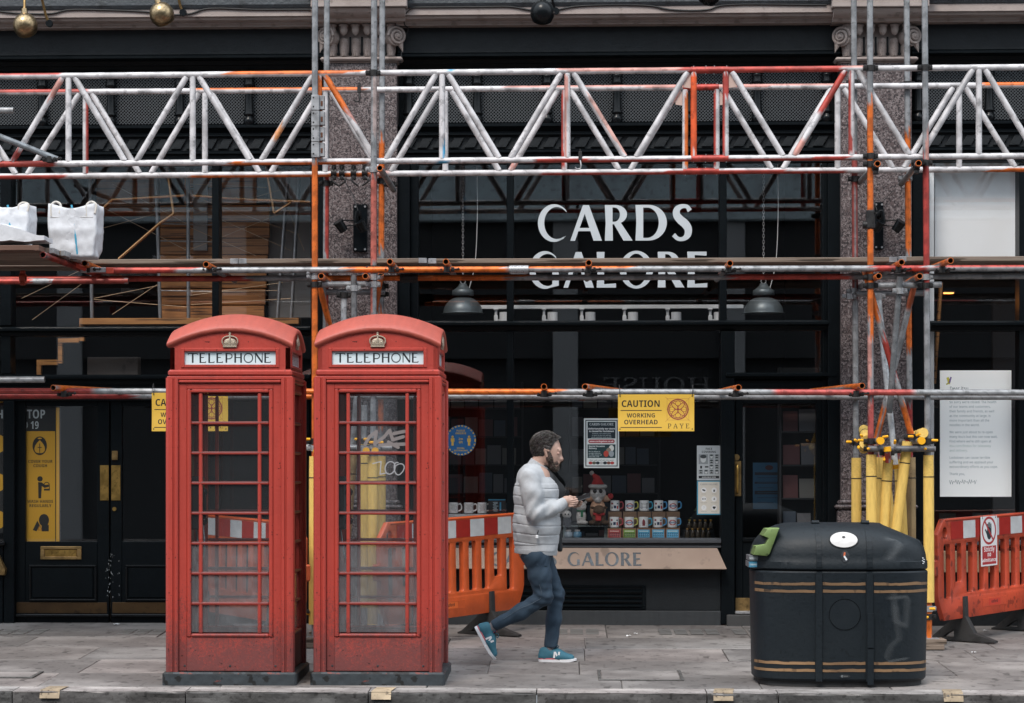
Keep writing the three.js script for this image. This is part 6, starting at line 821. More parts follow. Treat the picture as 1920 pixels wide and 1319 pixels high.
// ---------- telephone boxes ----------
const signTex = canvasTex(620, 90, (g, w, h) => { g.fillStyle = '#cfdde2'; g.fillRect(0, 0, w, h); const k = '#20242a', H = 66, y0 = 77; g.strokeStyle = k; g.lineCap = 'butt';
  const ln = (wd, ...p) => { g.lineWidth = wd; g.beginPath(); p.forEach(([x, y], i) => g[i ? 'lineTo' : 'moveTo'](x, y0 - y)); g.stroke(); }, B = 11, S = 6; let x = 26;
  const E = (x) => { ln(B, [x + 4, 0], [x + 4, H]); for (const [y, l] of [[2, 38], [H / 2 + 4, 28], [H - 2, 35]]) ln(S, [x, y], [x + l, y]); ln(S, [x + 37, 0], [x + 41, 9]); };
  ln(B, [x + 28, 0], [x + 28, H]); ln(S, [x, H - 2], [x + 57, H - 2]); ln(S, [x, H], [x - 2, H - 10]); ln(S, [x + 57, H], [x + 60, H - 10]); x += 76; E(x); x += 60; ln(B, [x + 4, 0], [x + 4, H]); ln(S, [x, 2], [x + 36, 2]); ln(S, [x + 35, 0], [x + 39, 9]); x += 55; E(x); x += 62;
  ln(B, [x + 4, 0], [x + 4, H]); g.lineWidth = 6.5; g.beginPath(); g.moveTo(x, y0 - H + 2.5); g.lineTo(x + 20, y0 - H + 2.5); g.bezierCurveTo(x + 50, y0 - H + 2, x + 50, y0 - 28, x + 20, y0 - 27); g.lineTo(x + 8, y0 - 27); g.stroke(); x += 60;
  ln(B, [x + 4, 0], [x + 4, H]); ln(B, [x + 44, 0], [x + 44, H]); ln(S, [x, H / 2 + 3], [x + 46, H / 2 + 3]); x += 64;
  g.lineWidth = 7; g.beginPath(); g.ellipse(x + 30, y0 - H / 2, 29, H / 2 - 2, 0, 0, 7); g.stroke(); x += 76; ln(S, [x + 2, 0], [x + 2, H]); ln(B, [x + 2, H], [x + 47, 2]); ln(S, [x + 48, 0], [x + 48, H]); x += 64; E(x); });
const crownGeo = (() => { const L = [], w = 0.0625; L.push(box(-0.046, 0.046, 0, 0.02, 0, 0.016, 0.004), box(-0.05, 0.05, 0.0, 0.004, 0, 0.02, 0.002), box(-0.052, 0.052, 0.018, 0.023, 0, 0.02, 0.002));
  for (let i = -4; i <= 4; i++) L.push(ball(i * 0.011, 0.011, 0.016, 0.0045, 0.0045, 0.004, 8));
  for (const s of [-1, 1]) { const p = []; for (let i = 0; i <= 12; i++) { const a = i / 12; p.push(V(s * (0.05 + 0.012 * Math.sin(a * 2.6)) * (1 - a * a * 0.92), 0.024 + 0.052 * Math.sin(a * Math.PI / 2), 0.012)); } L.push(bend(p, 0.0055, 24, 6)); for (let i = 1; i < 12; i += 1) L.push(ball(p[i].x, p[i].y, 0.018, 0.004, 0.004, 0.004, 8)); }
  L.push(bend([V(0, 0.024, 0.014), V(0, 0.05, 0.017), V(0, 0.076, 0.013)], 0.006, 12, 6), ball(0, 0.038, 0.006, 0.045, 0.026, 0.008, 12)); for (const s of [-1, 0, 1]) L.push(ball(s * 0.026, 0.032, 0.014, 0.008, 0.01, 0.005, 8)); for (const s of [-1, 1]) L.push(ball(s * 0.014, 0.03, 0.013, 0.005), ball(s * 0.038, 0.03, 0.012, 0.005));
  L.push(ball(0, 0.082, 0.012, 0.009, 0.008, 0.008, 10), box(-0.0035, 0.0035, 0.088, 0.104, 0.008, 0.016, 0.001), box(-0.009, 0.009, 0.093, 0.099, 0.009, 0.015, 0.001)); return merge(L); })();
const dirtyV = [0, 1, 2, 3].map((i) => { const m = M.paneDirty.clone(), x = re(T.dirty, [1, 1.3, 0.8, 1.1][i]); x.offset.set(i * 0.37, i * 0.61); m.transmissionMap = x; return m; });
const HB = 0.4385;
function telephoneBox() {
  const t = thing('telephone_box', '', 'telephone box', V(0, 0, 0), 'red telephone boxes at the kerb'), red = M.red, up = (g) => { g.translate(0, 0, 0); return g; };
  mesh('plinth', box(-0.4575, 0.4575, -0.03, 0.09, -0.4575, 0.4575, 0.012), M.plinth, t);
  const prof = [[.352, .395], [.352, .43], [.36, .4385], [.374, .4385], [.379, .428], [.385, .428], [.391, .4385], [.418, .4385], [.432, .432], [.4385, .418], [.4385, .391], [.428, .385], [.428, .379], [.4385, .374], [.4385, .36], [.43, .352], [.395, .352], [.37, .37]];
  const pg = slab(poly(prof), 2.005, 0); pg.rotateX(-Math.PI / 2).scale(1, 1, -1).translate(0, 0.09, 0); const post = crease(pg, 0.35);
  for (let k = 0; k < 4; k++) { const m = mesh('corner_post', post, red, t); m.rotation.y = k * Math.PI / 2; }
  mesh('floor', box(-0.4, 0.4, 0.09, 0.11, -0.4, 0.4, 0.003), std([0.1, 0.095, 0.09], 0.9, { map: T.flag }), t);
  { const u = mesh('payphone', merge([box(-0.375, -0.335, 0.75, 1.75, -0.2, 0.12, 0.008), box(-0.335, -0.25, 1.05, 1.42, -0.14, 0.08, 0.012)]), std([0.03, 0.032, 0.035], 0.4), t); mesh('handset', merge([box(-0.25, -0.215, 1.1, 1.32, 0.03, 0.065, 0.012), ball(-0.232, 1.11, 0.05, 0.03), ball(-0.232, 1.31, 0.05, 0.03)]), M.blackGloss, u); mesh('keypad', box(-0.25, -0.244, 1.16, 1.3, -0.11, -0.01, 0.002), M.zinc, u); mesh('handset_cord', bend([V(-0.235, 1.09, 0.05), V(-0.22, 0.9, 0.09), V(-0.26, 0.85, 0.0), V(-0.3, 1.06, -0.05)], 0.006, 20, 6), M.zinc, u); }
  mesh('door_head', merge([box(-0.43, 0.43, 2.082, 2.105, -0.43, 0.43, 0.004)]), red, t);
  mesh('cornice_band', merge([box(-0.424, 0.424, 2.106, 2.15, -0.424, 0.424, 0.012)]), red, t);
  mesh('drip_mould', merge([0, 1, 2, 3].map((k) => only(box(-0.352, 0.352, 2.058, 2.081, 0.405, 0.43, 0.008).rotateY(k * Math.PI / 2)))), red, t);
  // one glazed side, turned four times; the street side is the door
  const leaf = merge([box(-0.3515, -0.2955, 0.095, 2.057, 0.385, 0.412, 0.003), box(0.2955, 0.3515, 0.095, 2.057, 0.385, 0.412, 0.003), box(-0.2955, 0.2955, 2.0185, 2.057, 0.385, 0.412, 0.003)]), low = merge([box(-0.2955, 0.2955, 0.095, 0.3255, 0.385, 0.411, 0.002)]);
  const gf = merge([box(-0.295, -0.267, 0.326, 2.018, 0.38, 0.422, 0.008), box(0.267, 0.295, 0.326, 2.018, 0.38, 0.422, 0.008), box(-0.267, 0.267, 0.326, 0.35, 0.38, 0.4215, 0.008), box(-0.267, 0.267, 1.992, 2.018, 0.38, 0.4215, 0.008)]);
  const y0 = 0.35, y1 = 1.992, ph = (y1 - y0) / 8, hb = box(-0.267, 0.267, -0.0105, 0.0105, 0.386, 0.418, 0.007), vb = box(-0.012, 0.012, y0, y1, 0.385, 0.4165, 0.007);
  const wide = new THREE.PlaneGeometry(0.377, ph - 0.02), slim = new THREE.PlaneGeometry(0.053, ph - 0.02);
  for (let k = 0; k < 4; k++) {
    const d = mesh(k === 0 ? 'door' : 'glazed_side', leaf, red, t); d.rotation.y = k * Math.PI / 2;
    mesh('lower_panel', low, M.redDirty, d); mesh('glazing_frame', gf, red, d);
    for (const s of [-1, 1]) { const m = mesh('glazing_bar', vb, red, d); m.position.x = s * 0.2015; }
    for (let r = 1; r < 8; r++) { const m = mesh('glazing_bar', hb, red, d); m.position.y = y0 + r * ph; }
    for (let r = 0; r < 8; r++) for (let c = -1; c <= 1; c++) { const m = mesh('pane', c ? slim : wide, r < 2 || (r === 2 && k === 0) ? dirtyV[(r * 5 + c * 2 + k * 3 + 9) % 4] : M.pane, d); m.position.set(c * 0.2405, y0 + (r + 0.5) * ph, 0.4); }
    if (k === 0) { for (const x of [-0.31, 0, 0.31]) mesh('door_rivet', ball(x, 0.13, 0.412, 0.008, 0.008, 0.004, 8), M.plinth, d); }
    // segmental pediment with the lit sign and crown
    const arc = []; for (let i = 0; i <= 20; i++) { const u = 1 - i / 10; arc.push([u * 0.409, 2.30 + 0.108 * (1 - u * u)]); }
    const pd = mesh('pediment', crease(slab(poly([[-0.409, 2.151], [0.409, 2.151], ...arc], [[[-0.312, 2.185], [-0.312, 2.274], [0.312, 2.274], [0.312, 2.185]]]), 0.03, 0).translate(0, 0, 0.379), 0.4), red, t); pd.rotation.y = k * Math.PI / 2;
    mesh('sign_frame', merge([box(-0.336, -0.3125, 2.163, 2.298, 0.4, 0.4165, 0.004), box(0.3125, 0.336, 2.163, 2.298, 0.4, 0.4165, 0.004), box(-0.3125, 0.3125, 2.2745, 2.298, 0.4, 0.416, 0.004), box(-0.3125, 0.3125, 2.163, 2.1845, 0.4, 0.416, 0.004)]), red, pd);
    const sg = mesh('telephone_sign', new THREE.PlaneGeometry(0.624, 0.0895), std([1, 1, 1], 0.35, { map: signTex }), pd); sg.position.set(0, 2.2295, 0.394);
    const cr = mesh('crown', crownGeo, M.crown, pd); cr.position.set(0, 2.303, 0.408); cr.scale.setScalar(0.98);
  }
  // domed roof: arched over every side, with a rolled rim
  const N = 20, pos = [], hgt = (u, v) => 2.338 + 0.107 * (1 - u * u) + 0.107 * (1 - v * v), ring = [];
  for (let k = 0; k < 4; k++) for (let i = 0; i < N; i++) { const q = -1 + 2 * i / N; ring.push([[q, 1], [1, -q], [-q, -1], [-1, q]][k]); }
  const rows = []; for (let i = 0; i <= 10; i++) { const s = i / 10; rows.push(ring.map(([u, v]) => [u * s * 0.424, hgt(u * s, v * s), v * s * 0.424])); }
  for (const [o, dy] of [[0.004, -0.004], [0.0075, -0.011], [0.008, -0.02], [0.005, -0.03], [-0.002, -0.037], [-0.016, -0.04], [-0.04, -0.04]]) rows.push(ring.map(([u, v]) => [u * (0.424 + o), hgt(u, v) + dy, v * (0.424 + o)]));
  for (let r = 0; r + 1 < rows.length; r++) for (let i = 0; i < ring.length; i++) { const a = rows[r][i], b = rows[r + 1][i], c = rows[r + 1][(i + 1) % ring.length], d = rows[r][(i + 1) % ring.length]; pos.push(...a, ...b, ...c); if (r) pos.push(...a, ...c, ...d); }
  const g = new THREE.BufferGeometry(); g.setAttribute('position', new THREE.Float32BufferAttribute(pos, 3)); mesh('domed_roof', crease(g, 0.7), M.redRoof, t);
  return t;
}
{
  const a = telephoneBox(), b = a.clone(); b.name = numbered('telephone_box'); scene.add(b);
  const place = (o, px, label) => { const p = onGround(px, 1286.5); o.position.set(p.x, p.y, p.z - 0.4575); o.userData = { ...o.userData, label }; };
  place(a, 428.5, 'red telephone box standing before the double doors, caution sign behind it'); place(b, 707.5, 'red telephone box next to the walking man with scratched panes');
  a.rotation.y = 0.006; b.rotation.y = -0.004;
  // scratched tags on the second box
  const scr = (name, w, h, draw, x, y, col) => { const tx = canvasTex(512, Math.round(512 * h / w), (g, W, H) => { g.fillStyle = '#000'; g.fillRect(0, 0, W, H); g.strokeStyle = '#fff'; g.lineJoin = g.lineCap = 'round'; draw(g, W, H); }); tx.colorSpace = THREE.NoColorSpace; const m = mesh(name, new THREE.PlaneGeometry(w, h), std(col, 0.8, { alphaMap: tx, transparent: true }), b); m.position.set(x, y, 0.4045); return m; };
  scr('scratched_tag', 0.37, 0.19, (g, W, H) => { g.lineWidth = 32; g.globalAlpha = 0.85; g.beginPath(); g.moveTo(110, 190); g.lineTo(150, 120); g.lineTo(215, 70); g.lineTo(200, 190); g.lineTo(290, 120); g.lineTo(340, 60); g.lineTo(370, 150); g.lineTo(470, 120); g.moveTo(250, 200); g.lineTo(480, 190); g.moveTo(380, 90); g.lineTo(480, 70); g.moveTo(330, 170); g.lineTo(420, 220); g.stroke(); }, 0.02, y1 => 0, [0.22, 0.19, 0.185]).position.set(0.02, 0.35 + 6.5 * 0.20525, 0.4045);
  scr('scratched_tag', 0.37, 0.19, (g, W, H) => { g.lineWidth = 11; g.globalAlpha = 0.7; g.beginPath(); g.ellipse(345, 130, 46, 60, 0.3, 0, 7); g.moveTo(420, 80); g.bezierCurveTo(360, 60, 380, 230, 440, 190); g.bezierCurveTo(520, 120, 460, 60, 400, 110); g.moveTo(180, 90); g.lineTo(260, 70); g.lineTo(250, 190); g.lineTo(300, 180); g.stroke(); }, 0, 0, [0.4, 0.4, 0.42]).position.set(0.02, 0.35 + 5.5 * 0.20525, 0.4045);
  for (let r = 0; r < 8; r++) for (let c = -1; c <= 1; c++) if (r < 5) scr('scratch_marks', c ? 0.05 : 0.37, 0.185, (g, W, H) => { g.lineWidth = c ? 8 : 1.6; g.globalAlpha = 0.28; for (let i = 0; i < (c ? 9 : 34); i++) { const x = rnd() * W, y = H * (1 - rnd() * rnd()), l = rr(6, 60); g.beginPath(); g.moveTo(x, y); g.quadraticCurveTo(x + rr(-20, 20), y - l / 2, x + rr(-14, 14), y - l); g.stroke(); } }, c * 0.2405, 0.35 + (r + .5) * 0.20525, [0.38, 0.39, 0.41]);
}

// ---------- litter bin ----------
{
  const c = P(1571, 1270, 3.86), t = thing('litter_bin', 'large black domed litter bin with gold bands and green opening at the kerb', 'litter bin', V(c.x, ground(3.86), 3.86)), S = 1 / 271, M3 = M.bin;
  const sp = (v, n) => Math.sign(v) * Math.pow(Math.abs(v), 2 / n), ringAt = (wl, wr, d, y, n = 3.4, K = 72) => Array.from({ length: K }, (_, i) => { const a = i / K * 2 * Math.PI, x = sp(Math.cos(a), n), z = sp(Math.sin(a), n); return [x > 0 ? x * wr : x * wl, y, z * d]; });
  const loft = (rings, cap) => { const pos = [], K = rings[0].length; for (let r = 0; r + 1 < rings.length; r++) for (let i = 0; i < K; i++) { const a = rings[r][i], b = rings[r][(i + 1) % K], e = rings[r + 1][(i + 1) % K], d = rings[r + 1][i]; pos.push(...a, ...d, ...e, ...a, ...e, ...b); } if (cap) { const r = rings[rings.length - 1], m = [0, r[0][1], 0]; for (let i = 0; i < K; i++) pos.push(...r[i], ...m, ...r[(i + 1) % K]); } const g = new THREE.BufferGeometry(); g.setAttribute('position', new THREE.Float32BufferAttribute(pos, 3)); return crease(g, 0.6); };
  const W = (y) => 0.588 + 0.014 * y / 0.78, D = (y) => 0.385 + 0.008 * y;
  mesh('base_foot', loft([ringAt(0.56, 0.56, 0.35, -0.02), ringAt(0.56, 0.56, 0.35, 0.035)], 1), M.rubber, t);
  mesh('body', loft([ringAt(W(0) - 0.012, W(0) - 0.012, D(0) - 0.012, 0.03), ringAt(W(0), W(0), D(0), 0.045), ringAt(W(.76), W(.76), D(.76), 0.762), ringAt(W(.78) - 0.008, W(.78) - 0.008, D(.78) - 0.008, 0.772)], 1), M3, t);
  // hood: wide shoulders, one end cut in a slope
  const prof = [[0.779, .598, .598, .39], [0.79, .606, .604, .4], [0.835, .606, .602, .4], [0.84, .602, .597, .397], [0.88, .6, .592, .395], [0.93, .59, .578, .385], [0.975, .566, .548, .368], [1.015, .53, .455, .338], [1.05, .48, .37, .29], [1.075, .425, .31, .23], [1.09, .365, .285, .15], [1.093, .3, .25, .06]];
  mesh('hood', loft(prof.map(([y, l, r, d]) => ringAt(l, r, d, y, 3.0)), 1), M3, t);
  const frontZ = (x, y) => { let l, r, d, n = 3.4; if (y < 0.775) { l = r = W(y); d = D(y); } else { n = 3.0; let k = 0; while (k + 2 < prof.length && prof[k + 1][0] < y) k++; const A = prof[k], B = prof[k + 1], f = Math.min(1, Math.max(0, (y - A[0]) / (B[0] - A[0]))); l = A[1] + (B[1] - A[1]) * f; r = A[2] + (B[2] - A[2]) * f; d = A[3] + (B[3] - A[3]) * f; } const w = x > 0 ? r : l; return d * Math.pow(Math.max(0, 1 - Math.pow(Math.abs(x) / w, n)), 1 / n); };
  const strip = (x0, x1, ys, out, thick) => { const pos = []; const pt = (x, y, o) => { return [x, y, frontZ(x, y) + o]; }; for (let i = 0; i + 1 < ys.length; i++) { const a = ys[i], b = ys[i + 1]; const q = (p, r, s, u) => pos.push(...p, ...r, ...s, ...p, ...s, ...u); q(pt(x0, a, out), pt(x1, a, out), pt(x1, b, out), pt(x0, b, out)); q(pt(x0, a, -.01), pt(x0, a, out), pt(x0, b, out), pt(x0, b, -.01)); q(pt(x1, a, out), pt(x1, a, -.01), pt(x1, b, -.01), pt(x1, b, out)); } const A = ys[0], B = ys[ys.length - 1]; pos.push(...pt(x0, A, -.01), ...pt(x1, A, -.01), ...pt(x1, A, out), ...pt(x0, A, -.01), ...pt(x1, A, out), ...pt(x0, A, out), ...pt(x0, B, out), ...pt(x1, B, out), ...pt(x1, B, -.01), ...pt(x0, B, out), ...pt(x1, B, -.01), ...pt(x0, B, -.01)); return geoOf(pos); };
  const rng = (a, b, n) => Array.from({ length: n + 1 }, (_, i) => a + (b - a) * i / n);
  for (const [x0, x1] of [[-0.19, -0.148], [0.148, 0.192]]) { mesh('rib', strip(x0, x1, rng(0.03, 0.765, 6), 0.016), M3, t); mesh('hood_strap', strip(x0 + 0.004, x1 - 0.004, rng(0.785, 1.06, 16), 0.008), M3, t); mesh('hinge', merge([cbox(0.06, 0.03, 0.05, 0.012).translate((x0 + x1) / 2, 1.092, 0.13), cyl(V(x0 - 0.004, 1.095, 0.15), V(x1 + 0.004, 1.095, 0.15), 0.016)]), M3, t); }
  mesh('hinge_barrel', merge([strip(0.155, 0.196, rng(0.26, 0.49, 3), 0.026), strip(0.155, 0.196, rng(0.01, 0.25, 3), 0.024)]), M3, t);
  // gold bands, broken by the ribs
  for (const y of [0.687, 0.638, 0.152, 0.104]) for (const [a, b] of [[-0.585, -0.195], [-0.143, 0.143], [0.2, 0.585]]) { const pos = [], n = 36; for (let i = 0; i < n; i++) { const u0 = a + (b - a) * i / n, u1 = a + (b - a) * (i + 1) / n, wv = (u) => 0.003 * (fbm(u * 0.9 + 3 + y, y, 16, 401, 3) - 0.5) * 4; const p = (u, k) => [u, y + k * 0.0095 + wv(u) * (k > 0 ? 1 : .4), frontZ(u, y) + 0.0022]; pos.push(...p(u0, -1), ...p(u1, -1), ...p(u1, 1), ...p(u0, -1), ...p(u1, 1), ...p(u0, 1)); } mesh('gold_band', geoOf(pos), M.gold, t); }
  // round hatch outline, cigarette plate and the little stickers
  const curved = (cx, cy, rx, ry, off, inner = 0) => { const pos = [], n = 40, pt = (a, k) => { const x = cx + Math.cos(a) * rx * k, y = cy + Math.sin(a) * ry * k; return [x, y, frontZ(x, y) + off]; }; const ks = inner ? [inner, 1] : [0, 0.5, 1]; for (let j = 0; j + 1 < ks.length; j++) for (let i = 0; i < n; i++) { const a = i / n * 2 * Math.PI, b = (i + 1) / n * 2 * Math.PI; pos.push(...pt(a, ks[j]), ...pt(a, ks[j + 1]), ...pt(b, ks[j + 1]), ...pt(a, ks[j]), ...pt(b, ks[j + 1]), ...pt(b, ks[j])); } const g = geoOf(pos); const p = g.attributes.position, uv = g.attributes.uv; for (let i = 0; i < p.count; i++) uv.setXY(i, (p.getX(i) - cx + rx) / (2 * rx), (p.getY(i) - cy + ry) / (2 * ry)); return crease2(g); };
  function crease2(g) { const uv = g.attributes.uv.clone(); g.computeVertexNormals(); g.setAttribute('uv', uv); return g; }
  mesh('hatch_disc', curved(0.004, 0.482, 0.102, 0.102, 0.003), M3, t); mesh('hatch_ring', curved(0.004, 0.482, 0.106, 0.106, 0.005, 0.965), M.blackGloss, t);
  mesh('plate_rim', curved(0.0, 0.985, 0.1, 0.058, 0.006), M.blackGloss, t); const pl = mesh('cigarette_plate', curved(0.0, 0.985, 0.092, 0.051, 0.011), std([0.5, 0.485, 0.475], 0.45), t); mesh('plate_hole', curved(0.0, 1.003, 0.011, 0.007, 0.014), M.coupler, t);
  mesh('cigarette_sticker', curved(0.006, 0.873, 0.028, 0.04, 0.004), std([1, 1, 1], 0.6, { map: canvasTex(96, 130, (g, w, h) => { g.fillStyle = '#161b22'; g.fillRect(0, 0, w, h); g.lineWidth = 20; g.strokeStyle = '#b5562e'; g.beginPath(); g.moveTo(44, 18); g.lineTo(36, 62); g.stroke(); g.strokeStyle = '#d5d8dc'; g.beginPath(); g.moveTo(36, 60); g.lineTo(66, 104); g.stroke(); }) }), t);
  mesh('maker_mark', curved(0.005, 0.066, 0.036, 0.012, 0.003), std([1, 1, 1], 0.6, { map: canvasTex(160, 50, (g, w, h) => { g.fillStyle = '#1c2024'; g.fillRect(0, 0, w, h); g.strokeStyle = '#9a9fa3'; g.lineWidth = 4; g.beginPath(); g.arc(40, 25, 13, 0.6, 6); g.stroke(); txt(g, 'a', 40, 32, 'bold 22px sans-serif', '#9a9fa3'); g.fillStyle = '#777'; g.fillRect(60, 21, 66, 6); }) }), t);
  { const q = (px, py) => { const v = P(px, py, 4.06); return [v.x - t.position.x, v.y - t.position.y]; };
    mesh('green_opening', crease(slab(poly([[1436, 992], [1459, 990], [1453, 1005], [1446, 1024], [1441, 1037], [1436, 1042], [1411, 1040], [1415, 1024], [1432, 1020], [1439, 1009], [1428, 1004]].map(([a, b]) => q(a, b))), 0.3, 0.004).translate(0, 0, 0.02), 0.4), std([0.2, 0.31, 0.1], 0.55, { map: T.flag }), t);
    const st = (px0, py0, px1, py1, col, s) => { const [a, b] = q(px0, py0), [e, f] = q(px1, py1), m = mesh('aperture_sticker', new THREE.BoxGeometry(e - a, b - f, 0.3), [std([0.1, 0.1, 0.11], 0.6), std([0.1, 0.1, 0.11], 0.6), std([0.1, 0.1, 0.11], 0.6), std([0.1, 0.1, 0.11], 0.6), std([1, 1, 1], 0.5, { map: canvasTex(160, 50, (g, w, h) => { g.fillStyle = col; g.fillRect(0, 0, w, h); txt(g, s, w / 2 - 6, 33, 'bold 22px sans-serif', '#c9d2d6'); g.fillStyle = '#222'; g.beginPath(); g.arc(w - 14, 25, 6, 0, 7); g.fill(); }) }), M.rubber], t); m.position.set((a + e) / 2, (b + f) / 2, 0.07); };
    st(1405, 1042.5, 1432.5, 1051.5, '#6d7378', 'MIXED LITTER'); st(1404, 1053.5, 1431, 1064, '#3f7f9c', 'CIGARETTES');
    const [sx, sy] = q(1724, 1056); mesh('white_sticker', curved(0.552, 0.84, 0.016, 0.026, 0.004), std([1, 1, 1], 0.6, { map: canvasTex(64, 96, (g, w, h) => { g.fillStyle = '#15181b'; g.fillRect(0, 0, w, h); g.fillStyle = '#e5e5e5'; for (let i = 0; i < 7; i++) g.fillRect(8 + (i % 3) * 12, 8 + i * 12, 30 - (i % 2) * 14, 7); }) }), t); }
  // chalky rub marks on the side panel
  const rub = (pts, w, al) => { const tx = canvasTex(256, 512, (g, W, H) => { g.fillStyle = '#000'; g.fillRect(0, 0, W, H); g.lineCap = 'round'; for (let k = 0; k < 60; k++) { g.globalAlpha = 0.005 * al; g.strokeStyle = '#fff'; g.lineWidth = rr(2, w); const o = rr(-20, 20); g.beginPath(); pts.forEach(([x, y], i) => g[i ? 'lineTo' : 'moveTo'](x * W + o + rr(-3, 3), y * H + rr(-4, 4))); g.stroke(); } }); tx.colorSpace = THREE.NoColorSpace; return std([0.2, 0.215, 0.225], 0.8, { alphaMap: tx, transparent: true }); };
  mesh('chalk_rub', curved(0.36, 0.40, 0.14, 0.24, 0.003), rub([[.3, .1], [.75, .08], [.7, .5], [.45, .42], [.4, .05]], 34, 0.8), t); mesh('chalk_rub', curved(0.36, 0.36, 0.14, 0.22, 0.0035), rub([[.45, .1], [.55, .6], [.35, .7], [.2, .95], [.75, .9]], 26, 0.8), t); mesh('chalk_rub', curved(0.34, 0.93, 0.12, 0.1, 0.003), rub([[.35, .85], [.6, .5], [.7, .2], [.4, .2]], 120, 0.9), t);
}

// ---------- plastic pedestrian barriers ----------
const barrierGeo = (() => {
  const L = 2.0, h = 0.8, out = [[0.02, 0.14], [0.1, 0.0], [L - 0.1, 0], [L - 0.02, 0.14], [L, 0.2], [L, 0.68], [L - 0.1, h], [0.1, h], [0, 0.68], [0, 0.2]], slots = [], rr4 = (x0, x1, y0, y1, r = 0.02) => { const p = []; for (const [cx, cy, a] of [[x1 - r, y0 + r, -90], [x1 - r, y1 - r, 0], [x0 + r, y1 - r, 90], [x0 + r, y0 + r, 180]]) p.push(...ell(cx, cy, r, r, a, a + 90, 4)); return p; };
  const bot = [0.17, 0.29, 0.2, 0.2, 0.2, 0.2, 0.2, 0.2, 0.29, 0.17]; for (let i = 0; i < 10; i++) { const x = 0.1 + i * 0.182; slots.push(rr4(x, x + 0.1, bot[i], 0.6)); }
  const hole = ell(0.12, 0.69, 0.035, 0.045, 0, 360, 16), hole2 = ell(L - 0.12, 0.69, 0.035, 0.045, 0, 360, 16);
  return crease(slab(poly(out, [...slots, hole.slice(0, -1), hole2.slice(0, -1)]), 0.03, 0.008, 6).translate(0, 0, -0.015), 0.5);
})();
const footGeo = crease(slab(poly([[-0.3, 0], [0.3, 0], [0.3, 0.015], [0.12, 0.07], [0.045, 0.2], [0.04, 0.36], [-0.015, 0.36], [-0.02, 0.22], [-0.26, 0.03], [-0.3, 0.015]], [[[-0.16, 0.03], [-0.06, 0.03], [-0.06, 0.09], [-0.12, 0.06]]]), 0.05, 0.006).translate(0, 0, -0.025).rotateY(-Math.PI / 2), 0.4);
const refl = (c) => std(c, 0.35, { map: T.grain }), reflR = refl([0.42, 0.022, 0.015]), reflW = refl([0.66, 0.66, 0.66]);
function barrier(A, B, m, label, flip) { // A, B: ground points of the two ends
  const d = V(B.x - A.x, 0, B.z - A.z), yaw = Math.atan2(-d.z, d.x), gy = (ground(A.z) + ground(B.z)) / 2, t = thing('plastic_barrier', label, 'barrier', V(A.x, gy, A.z), 'plastic pedestrian barriers'); t.rotation.y = yaw;
  const tilt = Math.atan2(ground(B.z) - ground(A.z), d.length()); t.rotation.order = 'YXZ'; t.rotation.z = tilt; t.position.y = ground(A.z);
  const p = mesh('panel', barrierGeo, m, t); p.position.y = 0.19;
  for (let i = 0; i < 8; i++) for (const s of [-1, 1]) { const b = mesh('reflective_strip', box(0.21 + i * 0.2, 0.409 + i * 0.2, 0.825, 0.965, s * 0.0235, s * 0.0265, 0.001), i % 2 ? reflW : reflR, t); }
  for (const u of [0.42, 1.5]) { const f = mesh('foot', footGeo, M.rubber, t); f.position.set(u, 0.004, 0); }
  for (const [u, y] of [[-0.02, 0.56], [2.02, 0.56]]) mesh('hinge_lug', cbox(0.07, 0.13, 0.05, 0.012).translate(u, y + 0.05, 0), m, t);
  mesh('top_rail', box(0.12, 1.88, 0.968, 0.99, -0.03, 0.03, 0.008), m, t); mesh('maker_plate', box(0.72, 1.12, 0.255, 0.325, 0.0225, 0.0255, 0.004), m, t);
  const mk = mesh('maker_mark', new THREE.PlaneGeometry(0.2, 0.05), std([1, 1, 1], 0.6, { map: canvasTex(200, 50, (g, w, h) => { g.fillStyle = m === M.redPlastic ? '#c23a26' : '#dd6427'; g.fillRect(0, 0, w, h); txt(g, 'oxford', w / 2, 34, 'bold 36px sans-serif', '#1c1614'); }) }), t); mk.position.set(0.92, 0.29, 0.0262);
  return t;
}
barrier(V(P(712, 1000, 2.1).x, 0, 2.1), V(P(979, 1000, 0.42).x, 0, 0.42), M.orangePlastic, 'orange barrier slanting from behind the telephone box towards the shop');
barrier(V(P(350, 1000, 0.5).x, 0, 0.5), V(P(580, 1000, 2.2).x, 0, 2.2), M.orangePlastic, 'orange barrier seen through the panes of the phone box before the doors');
